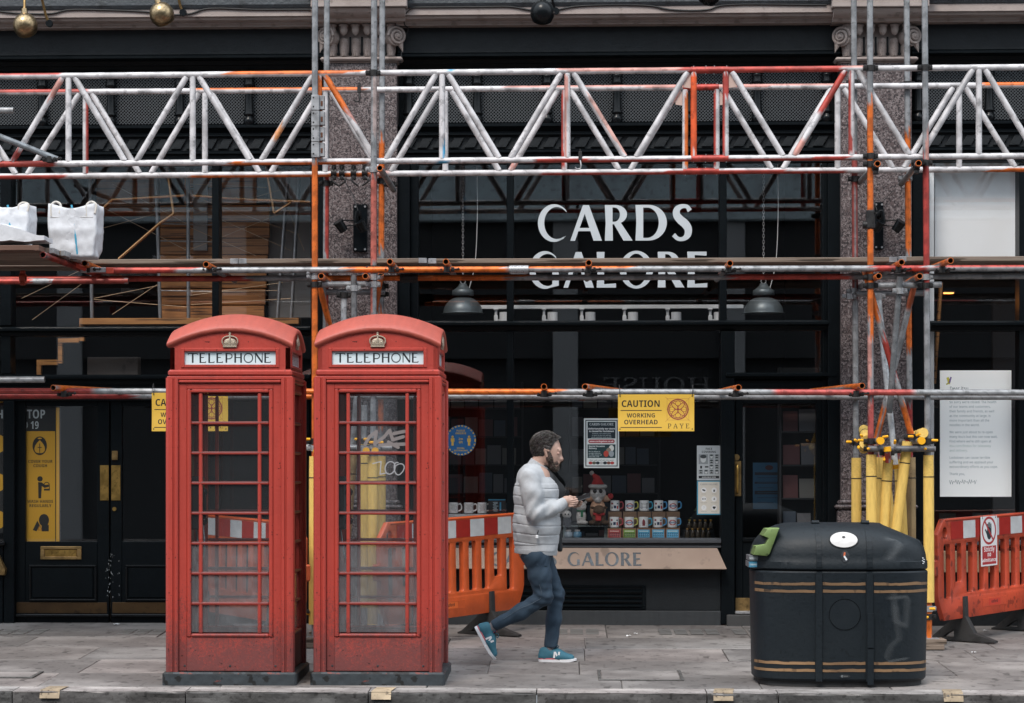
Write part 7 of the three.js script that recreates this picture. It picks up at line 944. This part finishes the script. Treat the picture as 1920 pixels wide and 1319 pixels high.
{
  const f1 = onGround(1805, 1204), f2 = onGround(1911, 1186.5), d = f2.clone().sub(f1); d.y = 0; d.normalize(); const A = f1.clone().addScaledVector(d, -0.42), B = f1.clone().addScaledVector(d, 1.58);
  const t = barrier(A, B, M.redPlastic, 'red orange barrier with a no admittance sign beside the litter bin');
  // prohibition sign hung on it
  const proj = (v) => { const r = v.clone().sub(CAM), c = Math.cos(YAW), s = Math.sin(YAW), x = r.x * c - r.z * s, z = -(r.x * s + r.z * c); return CX + x / z * FOCAL; };
  let u0 = 0, u1 = 0; for (let u = 0; u < 2; u += 0.002) { const q = proj(A.clone().addScaledVector(d, u)); if (q < 1834.5) u0 = u; if (q < 1864.5) u1 = u; }
  const w = u1 - u0, h = 0.4, sg = thing('admittance_sign', 'white and red sign of a crossed out hand hung on the red barrier', 'sign', V(0, 0, 0)); sg.position.copy(t.position); sg.rotation.copy(t.rotation);
  const tx = canvasTex(240, Math.round(240 * h / w), (g, W, H) => { g.fillStyle = '#d9d9d9'; g.fillRect(0, 0, W, H); const y = H * 0.29, r = 98; g.fillStyle = '#1c2a30'; g.beginPath(); g.ellipse(122, y + 20, 36, 44, 0, 0, 7); g.fill(); for (let i = 0; i < 4; i++) { g.beginPath(); g.roundRect(92 + i * 17, y - 66 + Math.abs(i - 1.5) * 10, 14, 80, 7); g.fill(); } g.save(); g.translate(90, y + 20); g.rotate(-0.7); g.fillRect(-8, -40, 16, 50); g.restore(); g.strokeStyle = '#a52f32'; g.lineWidth = 17; g.beginPath(); g.ellipse(W / 2, y, r, Math.min(r * 1.1, H * 0.26), 0, 0, 7); g.stroke(); g.beginPath(); g.moveTo(W / 2 - 66, y - 74); g.lineTo(W / 2 + 66, y + 74); g.stroke(); g.fillStyle = '#a52f32'; g.fillRect(16, H * 0.6, W - 32, H * 0.37); txt(g, 'Strictly', W / 2, H * 0.71, 'bold 46px sans-serif', '#e6e2e0'); txt(g, 'no', W / 2, H * 0.81, 'bold 46px sans-serif', '#e6e2e0'); txt(g, 'admittance', W / 2, H * 0.92, 'bold 38px sans-serif', '#e6e2e0'); });
  const m = mesh('sign_face', new THREE.BoxGeometry(w, h, 0.003), [M.white, M.white, M.white, M.white, std([1, 1, 1], 0.5, { map: tx }), M.white], sg); m.position.set((u0 + u1) / 2, 0.985 - h / 2, 0.036); for (const s of [-1, 1]) mesh('cable_tie', bend([V((u0 + u1) / 2 + s * w * 0.4, 0.965, 0.04), V((u0 + u1) / 2 + s * w * 0.4, 1.0, 0.03), V((u0 + u1) / 2 + s * w * 0.4, 0.995, -0.03)], 0.002, 10, 5), M.cable, sg);
}
// ---------- the man walking past, reading his phone ----------
{
  const SC = 1 / 255.5, foot = onGround(1040, 1244), base = V(P(1015, 1245, foot.z).x, foot.y, foot.z), t = thing('person', 'bearded man in pale grey quilted jacket and jeans walking past looking at his phone', 'person', base);
  const J = (px, py, z = 0) => V((px - 1015) * SC, (1245 - py) * SC, z);
  const smin = (a, b, k) => { const h = Math.max(k - Math.abs(a - b), 0) / k; return Math.min(a, b) - h * h * k * 0.25; };
  // tapered capsule, optionally flattened in depth
  const cap = (a, b, ra, rb, sz = 1) => { const bx = b.x - a.x, by = b.y - a.y, bz = (b.z - a.z) / sz, L = bx * bx + by * by + bz * bz || 1e-9; return (x, y, z) => { const px = x - a.x, py = y - a.y, pz = (z - a.z) / sz; let h = (px * bx + py * by + pz * bz) / L; h = h < 0 ? 0 : h > 1 ? 1 : h; const dx = px - bx * h, dy = py - by * h, dz = pz - bz * h; return Math.sqrt(dx * dx + dy * dy + dz * dz) - (ra + (rb - ra) * h); }; };
  const sph = (a, r, sx = 1, sy = 1, sz = 1) => (x, y, z) => { const dx = (x - a.x) / sx, dy = (y - a.y) / sy, dz = (z - a.z) / sz; return (Math.sqrt(dx * dx + dy * dy + dz * dz) - r) * Math.min(sx, sy, sz); };
  const join = (list, k = 0.03) => (x, y, z) => { let d = list[0](x, y, z); for (let i = 1; i < list.length; i++) d = smin(d, list[i](x, y, z), k); return d; };
  function surf(f, lo, hi, res) {
    const mc = new MarchingCubes(res, M.white, false, false, 260000); mc.isolation = 0; const half = res / 2, n = V(hi.x - lo.x, hi.y - lo.y, hi.z - lo.z);
    for (let k = 0; k < res; k++) for (let j = 0; j < res; j++) for (let i = 0; i < res; i++) mc.field[i + j * res + k * res * res] = -f(lo.x + n.x * i / res, lo.y + n.y * j / res, lo.z + n.z * k / res);
    mc.update(); const c = mc.count, src = mc.positionArray, p = new Float32Array(c * 3);
    for (let i = 0; i < c; i++) { p[i * 3] = lo.x + n.x * (src[i * 3] + 1) / 2; p[i * 3 + 1] = lo.y + n.y * (src[i * 3 + 1] + 1) / 2; p[i * 3 + 2] = lo.z + n.z * (src[i * 3 + 2] + 1) / 2; }
    let g = new THREE.BufferGeometry(); g.setAttribute('position', new THREE.BufferAttribute(p, 3)); g = mergeVertices(g, 1e-5);
    const q = g.attributes.position, e = 0.0015, nn = new Float32Array(q.count * 3); for (let i = 0; i < q.count; i++) { const x = q.getX(i), y = q.getY(i), z = q.getZ(i), a = f(x + e, y, z) - f(x - e, y, z), b = f(x, y + e, z) - f(x, y - e, z), d = f(x, y, z + e) - f(x, y, z - e), l = Math.hypot(a, b, d) || 1; nn.set([a / l, b / l, d / l], i * 3); }
    g.setAttribute('normal', new THREE.BufferAttribute(nn, 3));
    const ix = g.index.array, A = V(0, 0, 0), B = V(0, 0, 0), C = V(0, 0, 0); let s = 0; for (let i = 0; i < Math.min(ix.length, 3000); i += 3) { A.fromBufferAttribute(q, ix[i]); B.fromBufferAttribute(q, ix[i + 1]).sub(A); C.fromBufferAttribute(q, ix[i + 2]).sub(A); s += B.cross(C).dot(A.set(nn[ix[i] * 3], nn[ix[i] * 3 + 1], nn[ix[i] * 3 + 2])); } if (s < 0) for (let i = 0; i < ix.length; i += 3) { const k = ix[i + 1]; ix[i + 1] = ix[i + 2]; ix[i + 2] = k; }
    return uvPos(g);
  }
  const box3 = (a, b, c, d, e, f) => [V(a, b, c), V(d, e, f)];
  // joints
  const hipN = J(1006, 1043, 0.085), hipF = J(1010, 1043, -0.085), kneeN = J(1020, 1119, 0.095), kneeF = J(1043, 1117, -0.09), ankN = J(929, 1172, 0.1), ankF = J(1033, 1213, -0.085);
  const shN = J(992, 898, 0.19), elN = J(1004, 962, 0.235), wrN = J(1058, 942, 0.11), shF = J(1000, 898, -0.19), elF = J(1014, 962, -0.22), wrF = J(1066, 944, -0.02);
  const nb = J(1005, 878), nt = J(1017, 858);
  // --- head ---
  const cran = sph(J(1023, 838), 0.1, 1.06, 1.0, 0.8), headF = join([cran, sph(J(1033, 852), 0.078, 0.95, 1.12, 0.83), cap(J(1030, 862), J(1039, 873), 0.05, 0.034, 1.2), cap(J(1047.5, 848), J(1052.3, 861.5), 0.009, 0.0125, 1), sph(J(1051.5, 862), 0.0115, 1, .8, 1.5), cap(J(1048.5, 845.5, -0.035), J(1048.5, 845.5, 0.035), 0.011, 0.011), cap(J(1047, 868, -0.014), J(1047, 868, 0.014), 0.007, 0.007), cap(nt, nb, 0.058, 0.062)], 0.022);
  const ear = join([cap(J(1022.5, 846, 0.079), J(1026, 857, 0.077), 0.011, 0.007, 0.7), cap(J(1028.5, 846, 0.078), J(1022, 843.5, 0.084), 0.008, 0.007, 0.7)], 0.006), earF = (x, y, z) => ear(x, y, Math.abs(z));
  const eyes = sph(J(1046.2, 851, 0.036), 0.016, 0.9, 0.75, 1.1), eyeF = (x, y, z) => eyes(x, y, Math.abs(z));
  const head = join([headF, earF], 0.008), headCut = (x, y, z) => Math.max(Math.min(head(x, y, z), eyeF(x, y, z)), J(0, 884).y - y);
  // --- hands, each with a palm, four fingers and a thumb closed round the phone ---
  const hand = (w, s) => { const L = [cap(w, J(w.x / SC + 1015 + 5, 1245 - w.y / SC - 1, w.z), 0.026, 0.028, 1), cap(J(w.x / SC + 1019, 1245 - w.y / SC - 3, w.z), J(w.x / SC + 1026, 1245 - w.y / SC - 1, w.z - s * 0.01), 0.033, 0.03, 0.8)], X0 = w.x / SC + 1015, Y0 = 1245 - w.y / SC;
    const out = []; for (let i = 0; i < 4; i++) { const z0 = w.z + s * (0.03 - i * 0.0), yy = Y0 - 3 + i * 3.6, l = [6.5, 7.5, 7, 5.5][i], r = 0.0092 - i * 0.0004, a = J(X0 + 10, yy, w.z + s * 0.012), b = J(X0 + 10 + l, yy - 0.8, w.z + s * 0.006), c = J(X0 + 13 + l * 1.55, yy - 2.2, w.z - s * 0.022), e = J(X0 + 11 + l * 1.5, yy - 3.2, w.z - s * 0.042); out.push(join([cap(a, b, r * 1.08, r), cap(b, c, r, r * 0.92), cap(c, e, r * 0.92, r * 0.8)], 0.004)); }
    const th = join([cap(J(X0 + 4, Y0 - 6, w.z - s * 0.006), J(X0 + 11, Y0 - 9.5, w.z - s * 0.012), 0.0135, 0.011), cap(J(X0 + 11, Y0 - 9.5, w.z - s * 0.012), J(X0 + 18, Y0 - 8.2, w.z - s * 0.024), 0.0108, 0.0085)], 0.006);
    const palm = join(L, 0.02); return (x, y, z) => { let d = smin(palm(x, y, z), th(x, y, z), 0.008), m = 9; for (const f of out) m = Math.min(m, f(x, y, z)); return smin(d, m, 0.006); }; };
  const hN = hand(wrN, 1), hF = hand(wrF, -1);
  // --- the body beneath the clothes ---
  const bodyF = join([cap(J(1003, 1030), J(1006, 960), 0.125, 0.12, 1.3), cap(J(1006, 960), J(1004, 900), 0.12, 0.12, 1.4), cap(shN, shF, 0.06, 0.06), cap(nb, nt, 0.06, 0.056), cap(shN, elN, 0.05, 0.042), cap(elN, wrN, 0.042, 0.027), cap(shF, elF, 0.05, 0.042), cap(elF, wrF, 0.042, 0.027), cap(hipN, kneeN, 0.08, 0.052), cap(kneeN, ankN, 0.05, 0.034), cap(hipF, kneeF, 0.08, 0.052), cap(kneeF, ankF, 0.05, 0.034)], 0.03);
  const skin = std([0.52, 0.33, 0.26], 0.5, { map: T.grain });
  const bx = (px0, py0, px1, py1, z0, z1) => { const a = J(px0, py1, z0), b = J(px1, py0, z1); return [a, b]; };
  const gBody = surf(bodyF, ...bx(905, 850, 1090, 1225, -0.34, 0.36), 96), gHead = surf(headCut, ...bx(985, 800, 1068, 892, -0.13, 0.13), 110), gHN = surf(hN, ...bx(1046, 920, 1095, 965, 0.0, 0.2), 84), gHF = surf(hF, ...bx(1054, 922, 1103, 967, -0.12, 0.1), 84);
  mesh('body', merge([gBody, gHead, gHN, gHF]), skin, t);
  const lid = std([0.4, 0.24, 0.19], 0.6); mesh('eyelids', merge([surf((x, y, z) => eyeF(x, y, z) - 0.0012, ...bx(1040, 843, 1054, 859, -0.07, 0.07), 40)]), lid, t);
  // eyebrow, lips
  const hairM = std([0.03, 0.025, 0.023], 0.7), beardM = std([0.075, 0.05, 0.04], 0.8, { map: T.cloth, bumpMap: T.bump, bumpScale: 0.008 });
  mesh('eyebrows', surf((x, y, z) => { const f = cap(J(1050.3, 845, 0.018), J(1046, 844, 0.055), 0.0045, 0.003); return f(x, y, Math.abs(z)); }, ...bx(1042, 838, 1056, 850, -0.07, 0.07), 40), hairM, t);
  // hair: swept back, thinning to a widow's peak, down to the nape and sideburns
  const strand = (x, y, z) => 0.003 * (vnoise(x * 2 + 1, y * 2 + z, 60, 511) - 0.5);
  const line = (x, y) => { const px = x / SC + 1015, py = 1245 - y / SC; const F = py < 821 ? 1055.5 : py < 829 ? 1053 - (py - 821) * 1.5 : py < 846 ? 1041 - (py - 829) * 0.6 : py < 850 ? 1031 - (py - 846) * 0.5 : 1029 - (py - 850) * 1.8; return Math.max((px - F) * SC, (py - 862) * SC); };
  const hairF = (x, y, z) => Math.max(Math.min(cran(x, y, z) - 0.006 - 0.006 * st01(J(0, 840).y, J(0, 822).y, y), sph2(x, y, z)) + strand(x, y, z), line(x, y)), sph2 = (() => { const a = sph(J(1015, 848), 0.068, 1, 1.05, 0.95), b = sph(J(1037, 829), 0.066, 1.12, 0.82, 0.95); return (x, y, z) => smin(a(x, y, z), b(x, y, z), 0.03); })();
  const earGuard = sph(J(1026, 851, 0.08), 0.03, 0.8, 1.0, 1), hairFF = (x, y, z) => Math.max(hairF(x, y, z), -earGuard(x, y, Math.abs(z)));
  mesh('hair', surf(hairFF, ...bx(990, 804, 1064, 868, -0.12, 0.12), 96), hairM, t);
  const bdA = join([cap(J(1030, 860, 0.056), J(1035.5, 874, 0.032), 0.018, 0.023), cap(J(1037, 873, 0.0), J(1039, 878, 0), 0.035, 0.024, 1.1), cap(J(1046.5, 865.5, 0.0), J(1043, 868, 0.03), 0.007, 0.012), cap(J(1046, 873.5, 0), J(1043, 879, 0), 0.012, 0.02, 1.4), cap(J(1029.5, 849, 0.07), J(1030.5, 860, 0.062), 0.011, 0.02)], 0.018), bdF = (x, y, z) => bdA(x, y, Math.abs(z)) + 0.0025 * Math.sin(y * 420 + x * 160) * Math.sin(x * 380 + z * 260);
  mesh('beard', surf(bdF, ...bx(1018, 840, 1056, 896, -0.11, 0.11), 90), beardM, t);
  // separate strands laid along the hair and beard
  const strands = (f, g, n, len, flow, lift, cols, seed) => { const q = g.attributes.position, list = [], col = []; const grad = (v) => { const e = 0.002, a = f(v.x + e, v.y, v.z) - f(v.x - e, v.y, v.z), b = f(v.x, v.y + e, v.z) - f(v.x, v.y - e, v.z), d = f(v.x, v.y, v.z + e) - f(v.x, v.y, v.z - e); return V(a, b, d).normalize(); };
    for (let i = 0; i < n; i++) { const k = Math.floor(rnd() * q.count), p = V(q.getX(k), q.getY(k), q.getZ(k)), pts = [], L = len * rr(0.6, 1.3), c = cols(p), w = rr(0.0007, 0.0013); for (let s = 0; s < 5; s++) { const nn = grad(p), d = flow(p).clone().add(V(rr(-.25, .25), rr(-.25, .25), rr(-.25, .25))); d.addScaledVector(nn, -d.dot(nn)).normalize(); pts.push(p.clone().addScaledVector(nn, lift * (0.3 + 0.7 * s / 4))); p.addScaledVector(d, L / 4); p.addScaledVector(grad(p), -f(p.x, p.y, p.z)); }
      for (let s = 0; s < 4; s++) { const a = pts[s], b = pts[s + 1], nn = grad(a), t2 = b.clone().sub(a).cross(nn).normalize().multiplyScalar(w * (1 - s * 0.2)), u = t2.clone().multiplyScalar(0.75), h = nn.multiplyScalar(w); const A = a.clone().add(t2), B = a.clone().sub(t2), C = b.clone().sub(u), D = b.clone().add(u), E = a.clone().add(h), F = b.clone().add(h); for (const tri of [[A, D, E], [E, D, F], [E, F, B], [B, F, C]]) for (const v of tri) { list.push(v.x, v.y, v.z); col.push(...c); } } }
    const o = geoOf(list); o.setAttribute('color', new THREE.Float32BufferAttribute(col, 3)); return o; };
  const strandM = std([1, 1, 1], 0.55, { vertexColors: true }), hm = t.children.find((c) => c.name === 'hair'), bm = t.children.find((c) => c.name === 'beard');
  mesh('hair_strands', strands(hairFF, hm.geometry, 2600, 0.028, (p) => V(-1, p.x > 0.02 ? 0.1 : -0.9, p.z * 2), 0.0016, (p) => rnd() < (p.x > 0.03 && p.y < J(0, 838).y ? 0.5 : 0.13) ? [0.17, 0.155, 0.15] : [0.03, 0.024, 0.021].map((v) => v * rr(0.6, 1.6)), 1), strandM, hm).userData.kind = 'stuff';
  mesh('beard_strands', strands(bdF, bm.geometry, 1500, 0.016, (p) => V(0.25, -1, 0), 0.004, (p) => rnd() < (p.y < J(0, 876).y ? 0.35 : 0.1) ? [0.2, 0.17, 0.15] : [0.055, 0.037, 0.029].map((v) => v * rr(0.6, 1.8)), 2), strandM, bm).userData.kind = 'stuff';
  // --- jeans ---
  const crinkle = (x, y, z) => 0.003 * Math.sin(y * 95 + x * 30 + Math.sin(z * 40) * 1.5) * Math.exp(-Math.pow((y - J(0, 1118).y) / 0.09, 2)) + 0.0014 * Math.sin(y * 60 - x * 80 + z * 30);
  const jeansA = join([cap(J(1004, 1035), hipN, 0.115, 0.092, 1.25), cap(J(1006, 1035), hipF, 0.12, 0.098, 1.25), cap(hipN, J(1013, 1080, 0.095), 0.09, 0.081), cap(J(1013, 1080, 0.095), kneeN, 0.082, 0.063), cap(kneeN, J(975, 1149, 0.1), 0.06, 0.055), cap(J(975, 1149, 0.1), ankN, 0.055, 0.042)], 0.035), jeansB = join([cap(hipF, kneeF, 0.095, 0.06), cap(kneeF, J(1038, 1165, -0.09), 0.056, 0.055), cap(J(1038, 1165, -0.09), ankF, 0.055, 0.05)], 0.03);
  const dN = ankN.clone().sub(kneeN).normalize(), hem = (x, y, z) => (x - ankN.x) * dN.x + (y - ankN.y) * dN.y + (z - ankN.z) * dN.z - 0.018;
  const jeans = (x, y, z) => { const a = jeansA(x, y, z), cutN = x < J(985, 0).x ? Math.max(a, hem(x, y, z)) : a, b = Math.max(jeansB(x, y, z), J(0, 1217).y - y); return Math.max(smin(cutN, b, 0.02) + crinkle(x, y, z), y - J(0, 1020).y); };
  const denim = std([0.026, 0.052, 0.082], 0.8, { map: T.denim, bumpMap: T.denim, bumpScale: 0.0015 }); mesh('jeans', surf(jeans, ...bx(908, 1012, 1075, 1224, -0.27, 0.27), 150), denim, t);
  mesh('jeans_seam', bend([J(1012, 1095, 0.184), J(1016, 1118, 0.163), J(1003, 1128, 0.165), J(975, 1141, 0.161), J(945, 1160, 0.148)], 0.0016, 40, 5), std([0.08, 0.11, 0.14], 0.8), t);
  { const q = J(1015, 1051, 0.18); mesh('pocket', cbox(0.085, 0.085, 0.01, 0.004).rotateY(0.35).rotateZ(-0.12).translate(q.x + 0.01, q.y, q.z - 0.012), denim, t); }
  // --- quilted jacket ---
  const quilt = (y) => { const k = 0.068, f = ((y / k) % 1 + 1) % 1; return 0.0045 * (1 - Math.pow(2 * Math.abs(f - 0.5), 7)); };
  const torso = join([cap(J(1005, 1028), J(1006, 985), 0.158, 0.162, 1.2), cap(J(1006, 985), J(1005, 925), 0.162, 0.15, 1.28), cap(J(1005, 925), J(1001, 898), 0.146, 0.11, 1.4), cap(J(994, 892, 0.13), J(994, 892, -0.13), 0.075, 0.075)], 0.05);
  const sleeve1 = join([cap(shN, J(998, 925, 0.22), 0.076, 0.077), cap(J(998, 925, 0.22), elN, 0.077, 0.062), cap(elN, J(1035, 955, 0.17), 0.06, 0.05), cap(J(1035, 955, 0.17), J(1054, 945, 0.12), 0.05, 0.042)], 0.025), sleeve2 = join([cap(shF, elF, 0.082, 0.068), cap(elF, J(1042, 955, -0.12), 0.066, 0.055), cap(J(1042, 955, -0.12), J(1060, 946, -0.04), 0.055, 0.046)], 0.025);
  const wr = (x, y, z) => 0.5 * pucker(x + 0.3, y, z) + 0.007 * Math.sin((x * 0.9 - y * 0.6) * 85 + z * 20) * Math.exp(-Math.pow(Math.hypot(x - elN.x - 0.03, y - elN.y - 0.02) / 0.11, 2)) + 0.002 * Math.sin(y * 50 + x * 34);
  const pucker = (x, y, z) => { const n = vnoise(x * 0.5 + 0.5, y * 0.5 + z * 0.3, 22, 501), m = vnoise(x * 0.5 + z * 0.4 + 0.5, y * 0.5, 34, 507); return 0.012 * (n - 0.5) + 0.006 * (m - 0.5); };
  const open = cap(J(1046, 905), J(1072, 1060), 0.035, 0.03, 2.2);
  const jacketF = (x, y, z) => { const yo = st01(J(0, 912).y, J(0, 920).y, y); const tq = torso(x, y, z) + pucker(x, y, z) - quilt(y + 0.01 * Math.sin(x * 9 + z * 5)) * (y > J(0, 908).y ? 0 : y < J(0, 1022).y ? 0 : 1) * 1.0; const a = Math.min(sleeve1(x, y, z) + wr(x, y, z), sleeve2(x, y, z)); return Math.max(smin(tq, a, 0.026), J(0, 1034 + (x / SC) * 0.06).y - y, y - J(0, 869.5).y - (J(1015, 0).x - x) * 0.4); };
  const neckHole = cap(J(1011, 864), J(1013, 871), 0.062, 0.056), jackM = std([0.45, 0.465, 0.485], 0.9, { map: T.cloth, bumpMap: T.cloth, bumpScale: 0.0012 });
  const jacketFF = (x, y, z) => Math.max(jacketF(x, y, z), -neckHole(x, y, z)); mesh('jacket', surf(jacketFF, ...bx(945, 862, 1078, 1042, -0.36, 0.36), 160), jackM, t);
  const rib = (x, y, z) => 0.0012 * Math.sin(Math.atan2(z, x) * 90); const collar = cap(J(1007, 881), J(1015, 867), 0.083, 0.077, 1.0), collarIn = cap(J(1007, 886), J(1018, 861), 0.069, 0.064, 1.0), ax = J(1012, 865).sub(J(1003, 879)).normalize();
  mesh('collar', surf((x, y, z) => { const h = (x - J(1003, 879).x) * ax.x + (y - J(1003, 879).y) * ax.y; return Math.max(collar(x, y, z), -collarIn(x, y, z), -h - 0.035, h - 0.05) + rib(x, y, z); }, ...bx(975, 850, 1045, 900, -0.13, 0.13), 80), jackM, t);
  const cuff = cap(J(1051, 946.5, 0.126), J(1060, 941.5, 0.106), 0.042, 0.036); mesh('cuff', surf((x, y, z) => cuff(x, y, z) + 0.001 * Math.sin(Math.atan2(y - wrN.y, z - wrN.z) * 40), ...bx(1036, 925, 1072, 962, 0.04, 0.2), 50), jackM, t);
  const hemB = cap(J(1005, 1031), J(1005, 1029), 0.16, 0.16, 1.2); mesh('hem_band', surf((x, y, z) => Math.max(hemB(x, y, z), J(0, 1041 + (x / SC) * 0.06).y - y, y - J(0, 1032 + (x / SC) * 0.06).y), ...bx(945, 1024, 1065, 1050, -0.3, 0.3), 90), jackM, t);
  mesh('pocket_zip', merge([bend([J(1013, 980, 0.215), J(1011, 992, 0.222), J(1008, 1001, 0.222)], 0.003, 12, 5)]), M.cable, t); mesh('zip_pull', cbox(0.02, 0.026, 0.01, 0.004).translate(J(1007.5, 1006, 0).x, J(0, 1006).y, 0.228), M.white, t);
  // dark lining of the open front, and the far lapel
  mesh('dark_lining', surf(join([cap(J(1026, 893, -0.03), J(1043, 922, -0.11), 0.048, 0.062, 1.2), cap(J(1043, 922, -0.11), J(1046, 985, -0.12), 0.058, 0.03, 1.4), cap(J(1046, 985, -0.12), J(1050, 1032, -0.1), 0.026, 0.02, 2)], 0.03), ...bx(1005, 875, 1075, 1045, -0.24, 0.08), 70), std([0.018, 0.02, 0.023], 0.85, { map: T.cloth }), t);
  mesh('dark_shirt', surf(cap(J(1010, 879), J(1021, 899), 0.0655, 0.074, 1.1), ...bx(985, 865, 1050, 925, -0.13, 0.13), 44), std([0.03, 0.032, 0.036], 0.85), t);
  // --- socks and trainers ---
  const teal = std([0.035, 0.15, 0.21], 0.75, { map: T.cloth }), tealD = std([0.02, 0.075, 0.11], 0.8, { map: T.cloth }), pink = std([0.45, 0.1, 0.12], 0.6), wh = std([0.7, 0.7, 0.72], 0.5);
  const SH = (f) => f; // shoe in its own axes: x towards the toe, heel at 0, sole at y = 0
  const up = join([cap(V(0.045, 0.05, 0), V(0.045, 0.075, 0), 0.043, 0.038, 0.85), cap(V(0.05, 0.045, 0), V(0.15, 0.045, 0), 0.044, 0.042, 0.95), cap(V(0.15, 0.04, 0), V(0.235, 0.03, 0), 0.042, 0.03, 1.35), cap(V(0.06, 0.085, 0), V(0.13, 0.07, 0), 0.034, 0.03, 1.05)], 0.03), plan = (x, z) => { const u = x / 0.285, w = 0.034 + 0.016 * Math.sin(Math.max(0, Math.min(1, u)) * 2.6 + 0.2) + (u > 0.55 ? 0.004 : 0); const e = u < 0.12 ? Math.sqrt(Math.max(0, 1 - Math.pow((0.12 - u) / 0.12, 2))) : u > 0.8 ? Math.sqrt(Math.max(0, 1 - Math.pow((u - 0.8) / 0.2, 2))) : 1; return Math.abs(z) - w * e - (e === 0 ? -0.01 : 0); };
  const upF = (x, y, z) => Math.max(up(x, y, z), 0.024 - y, sph(V(0.055, 0.125, 0), 0.034, 1.25, 0.9, 0.9)(x, y, z) * -1), lift = (x) => 0.012 * st01(0.2, 0.29, x);
  const soleF = (x, y, z) => Math.max(plan(x, z), -(y - lift(x)), y - (0.022 + lift(x) * 0.6)), midF = (x, y, z) => Math.max(plan(x, z) + 0.001, 0.0215 - y, y - 0.032 + 0.02 * st01(0.1, 0.2, x));
  const A = V(-0.01, -0.01, -0.07), B = V(0.3, 0.15, 0.07), gU = surf(upF, A, B, 84), gS = surf(soleF, A, B, 84), gM = surf(midF, A, B, 84);
  const N = poly([[0, 0], [0.014, 0], [0.016, 0.028], [0.03, 0], [0.046, 0], [0.052, 0.046], [0.038, 0.046], [0.035, 0.018], [0.021, 0.046], [0.006, 0.046]]), gN = slab(N, 0.004, 0);
  const laces = merge([0, 1, 2, 3].map((i) => bend([V(0.11 + i * 0.018, 0.102 - i * 0.009, -0.022), V(0.112 + i * 0.018, 0.111 - i * 0.009, 0), V(0.11 + i * 0.018, 0.1 - i * 0.009, 0.024)], 0.0042, 10, 5)).concat([bend([V(0.112, 0.108, 0.01), V(0.13, 0.13, 0.03), V(0.15, 0.115, 0.035), V(0.125, 0.105, 0.012)], 0.004, 16, 5), bend([V(0.112, 0.108, 0.01), V(0.1, 0.125, 0.03), V(0.09, 0.105, 0.035)], 0.004, 12, 5)]));
  const shoe = (heel, ang, z, name) => { const s = mesh(name, gU, teal, t); s.position.set(heel.x, heel.y, z); s.rotation.z = ang; mesh('sole', gS, wh, s); mesh('midsole', gM, pink, s); for (const k of [1, -1]) { const m = mesh('side_letter', gN, wh, s); m.position.set(k > 0 ? 0.108 : 0.165, 0.034, k * 0.051); m.rotation.y = k > 0 ? 0 : Math.PI; m.rotation.x = 0; m.rotation.z = 0; } mesh('laces', laces, tealD, s); mesh('tongue', cap2(), std([0.35, 0.04, 0.1], 0.8), s); return s; };
  function cap2() { return merge([ball(0.1, 0.112, 0, 0.013, 0.02, 0.022, 10)]); }
  shoe(J(1009.5, 1245), 0, -0.085, 'shoe'); shoe(J(890, 1176), -1.07, 0.1, 'shoe');
  const sockM = std([0.3, 0.27, 0.29], 0.9, { map: T.knit }); mesh('sock', surf(cap(J(1031, 1208, -0.085), J(1030, 1228, -0.085), 0.038, 0.038, 1), ...bx(1012, 1196, 1052, 1240, -0.15, -0.02), 36), sockM, t); mesh('sock', surf(cap(J(931, 1171, 0.1), J(913, 1184, 0.1), 0.035, 0.035, 1), ...bx(895, 1155, 950, 1200, 0.03, 0.17), 36), sockM, t);
  // the telephone in his hands
  const ph = mesh('mobile_phone', cbox(0.15, 0.009, 0.074, 0.004), std([0.012, 0.013, 0.015], 0.2), scene); ph.position.copy(base).add(J(1089, 935, 0.06)); ph.rotation.z = 0.36; ph.rotation.x = 0.45; tag(ph, 'black mobile phone held in the hands of the walking man', 'phone');
}
renderer.render(scene, camera);
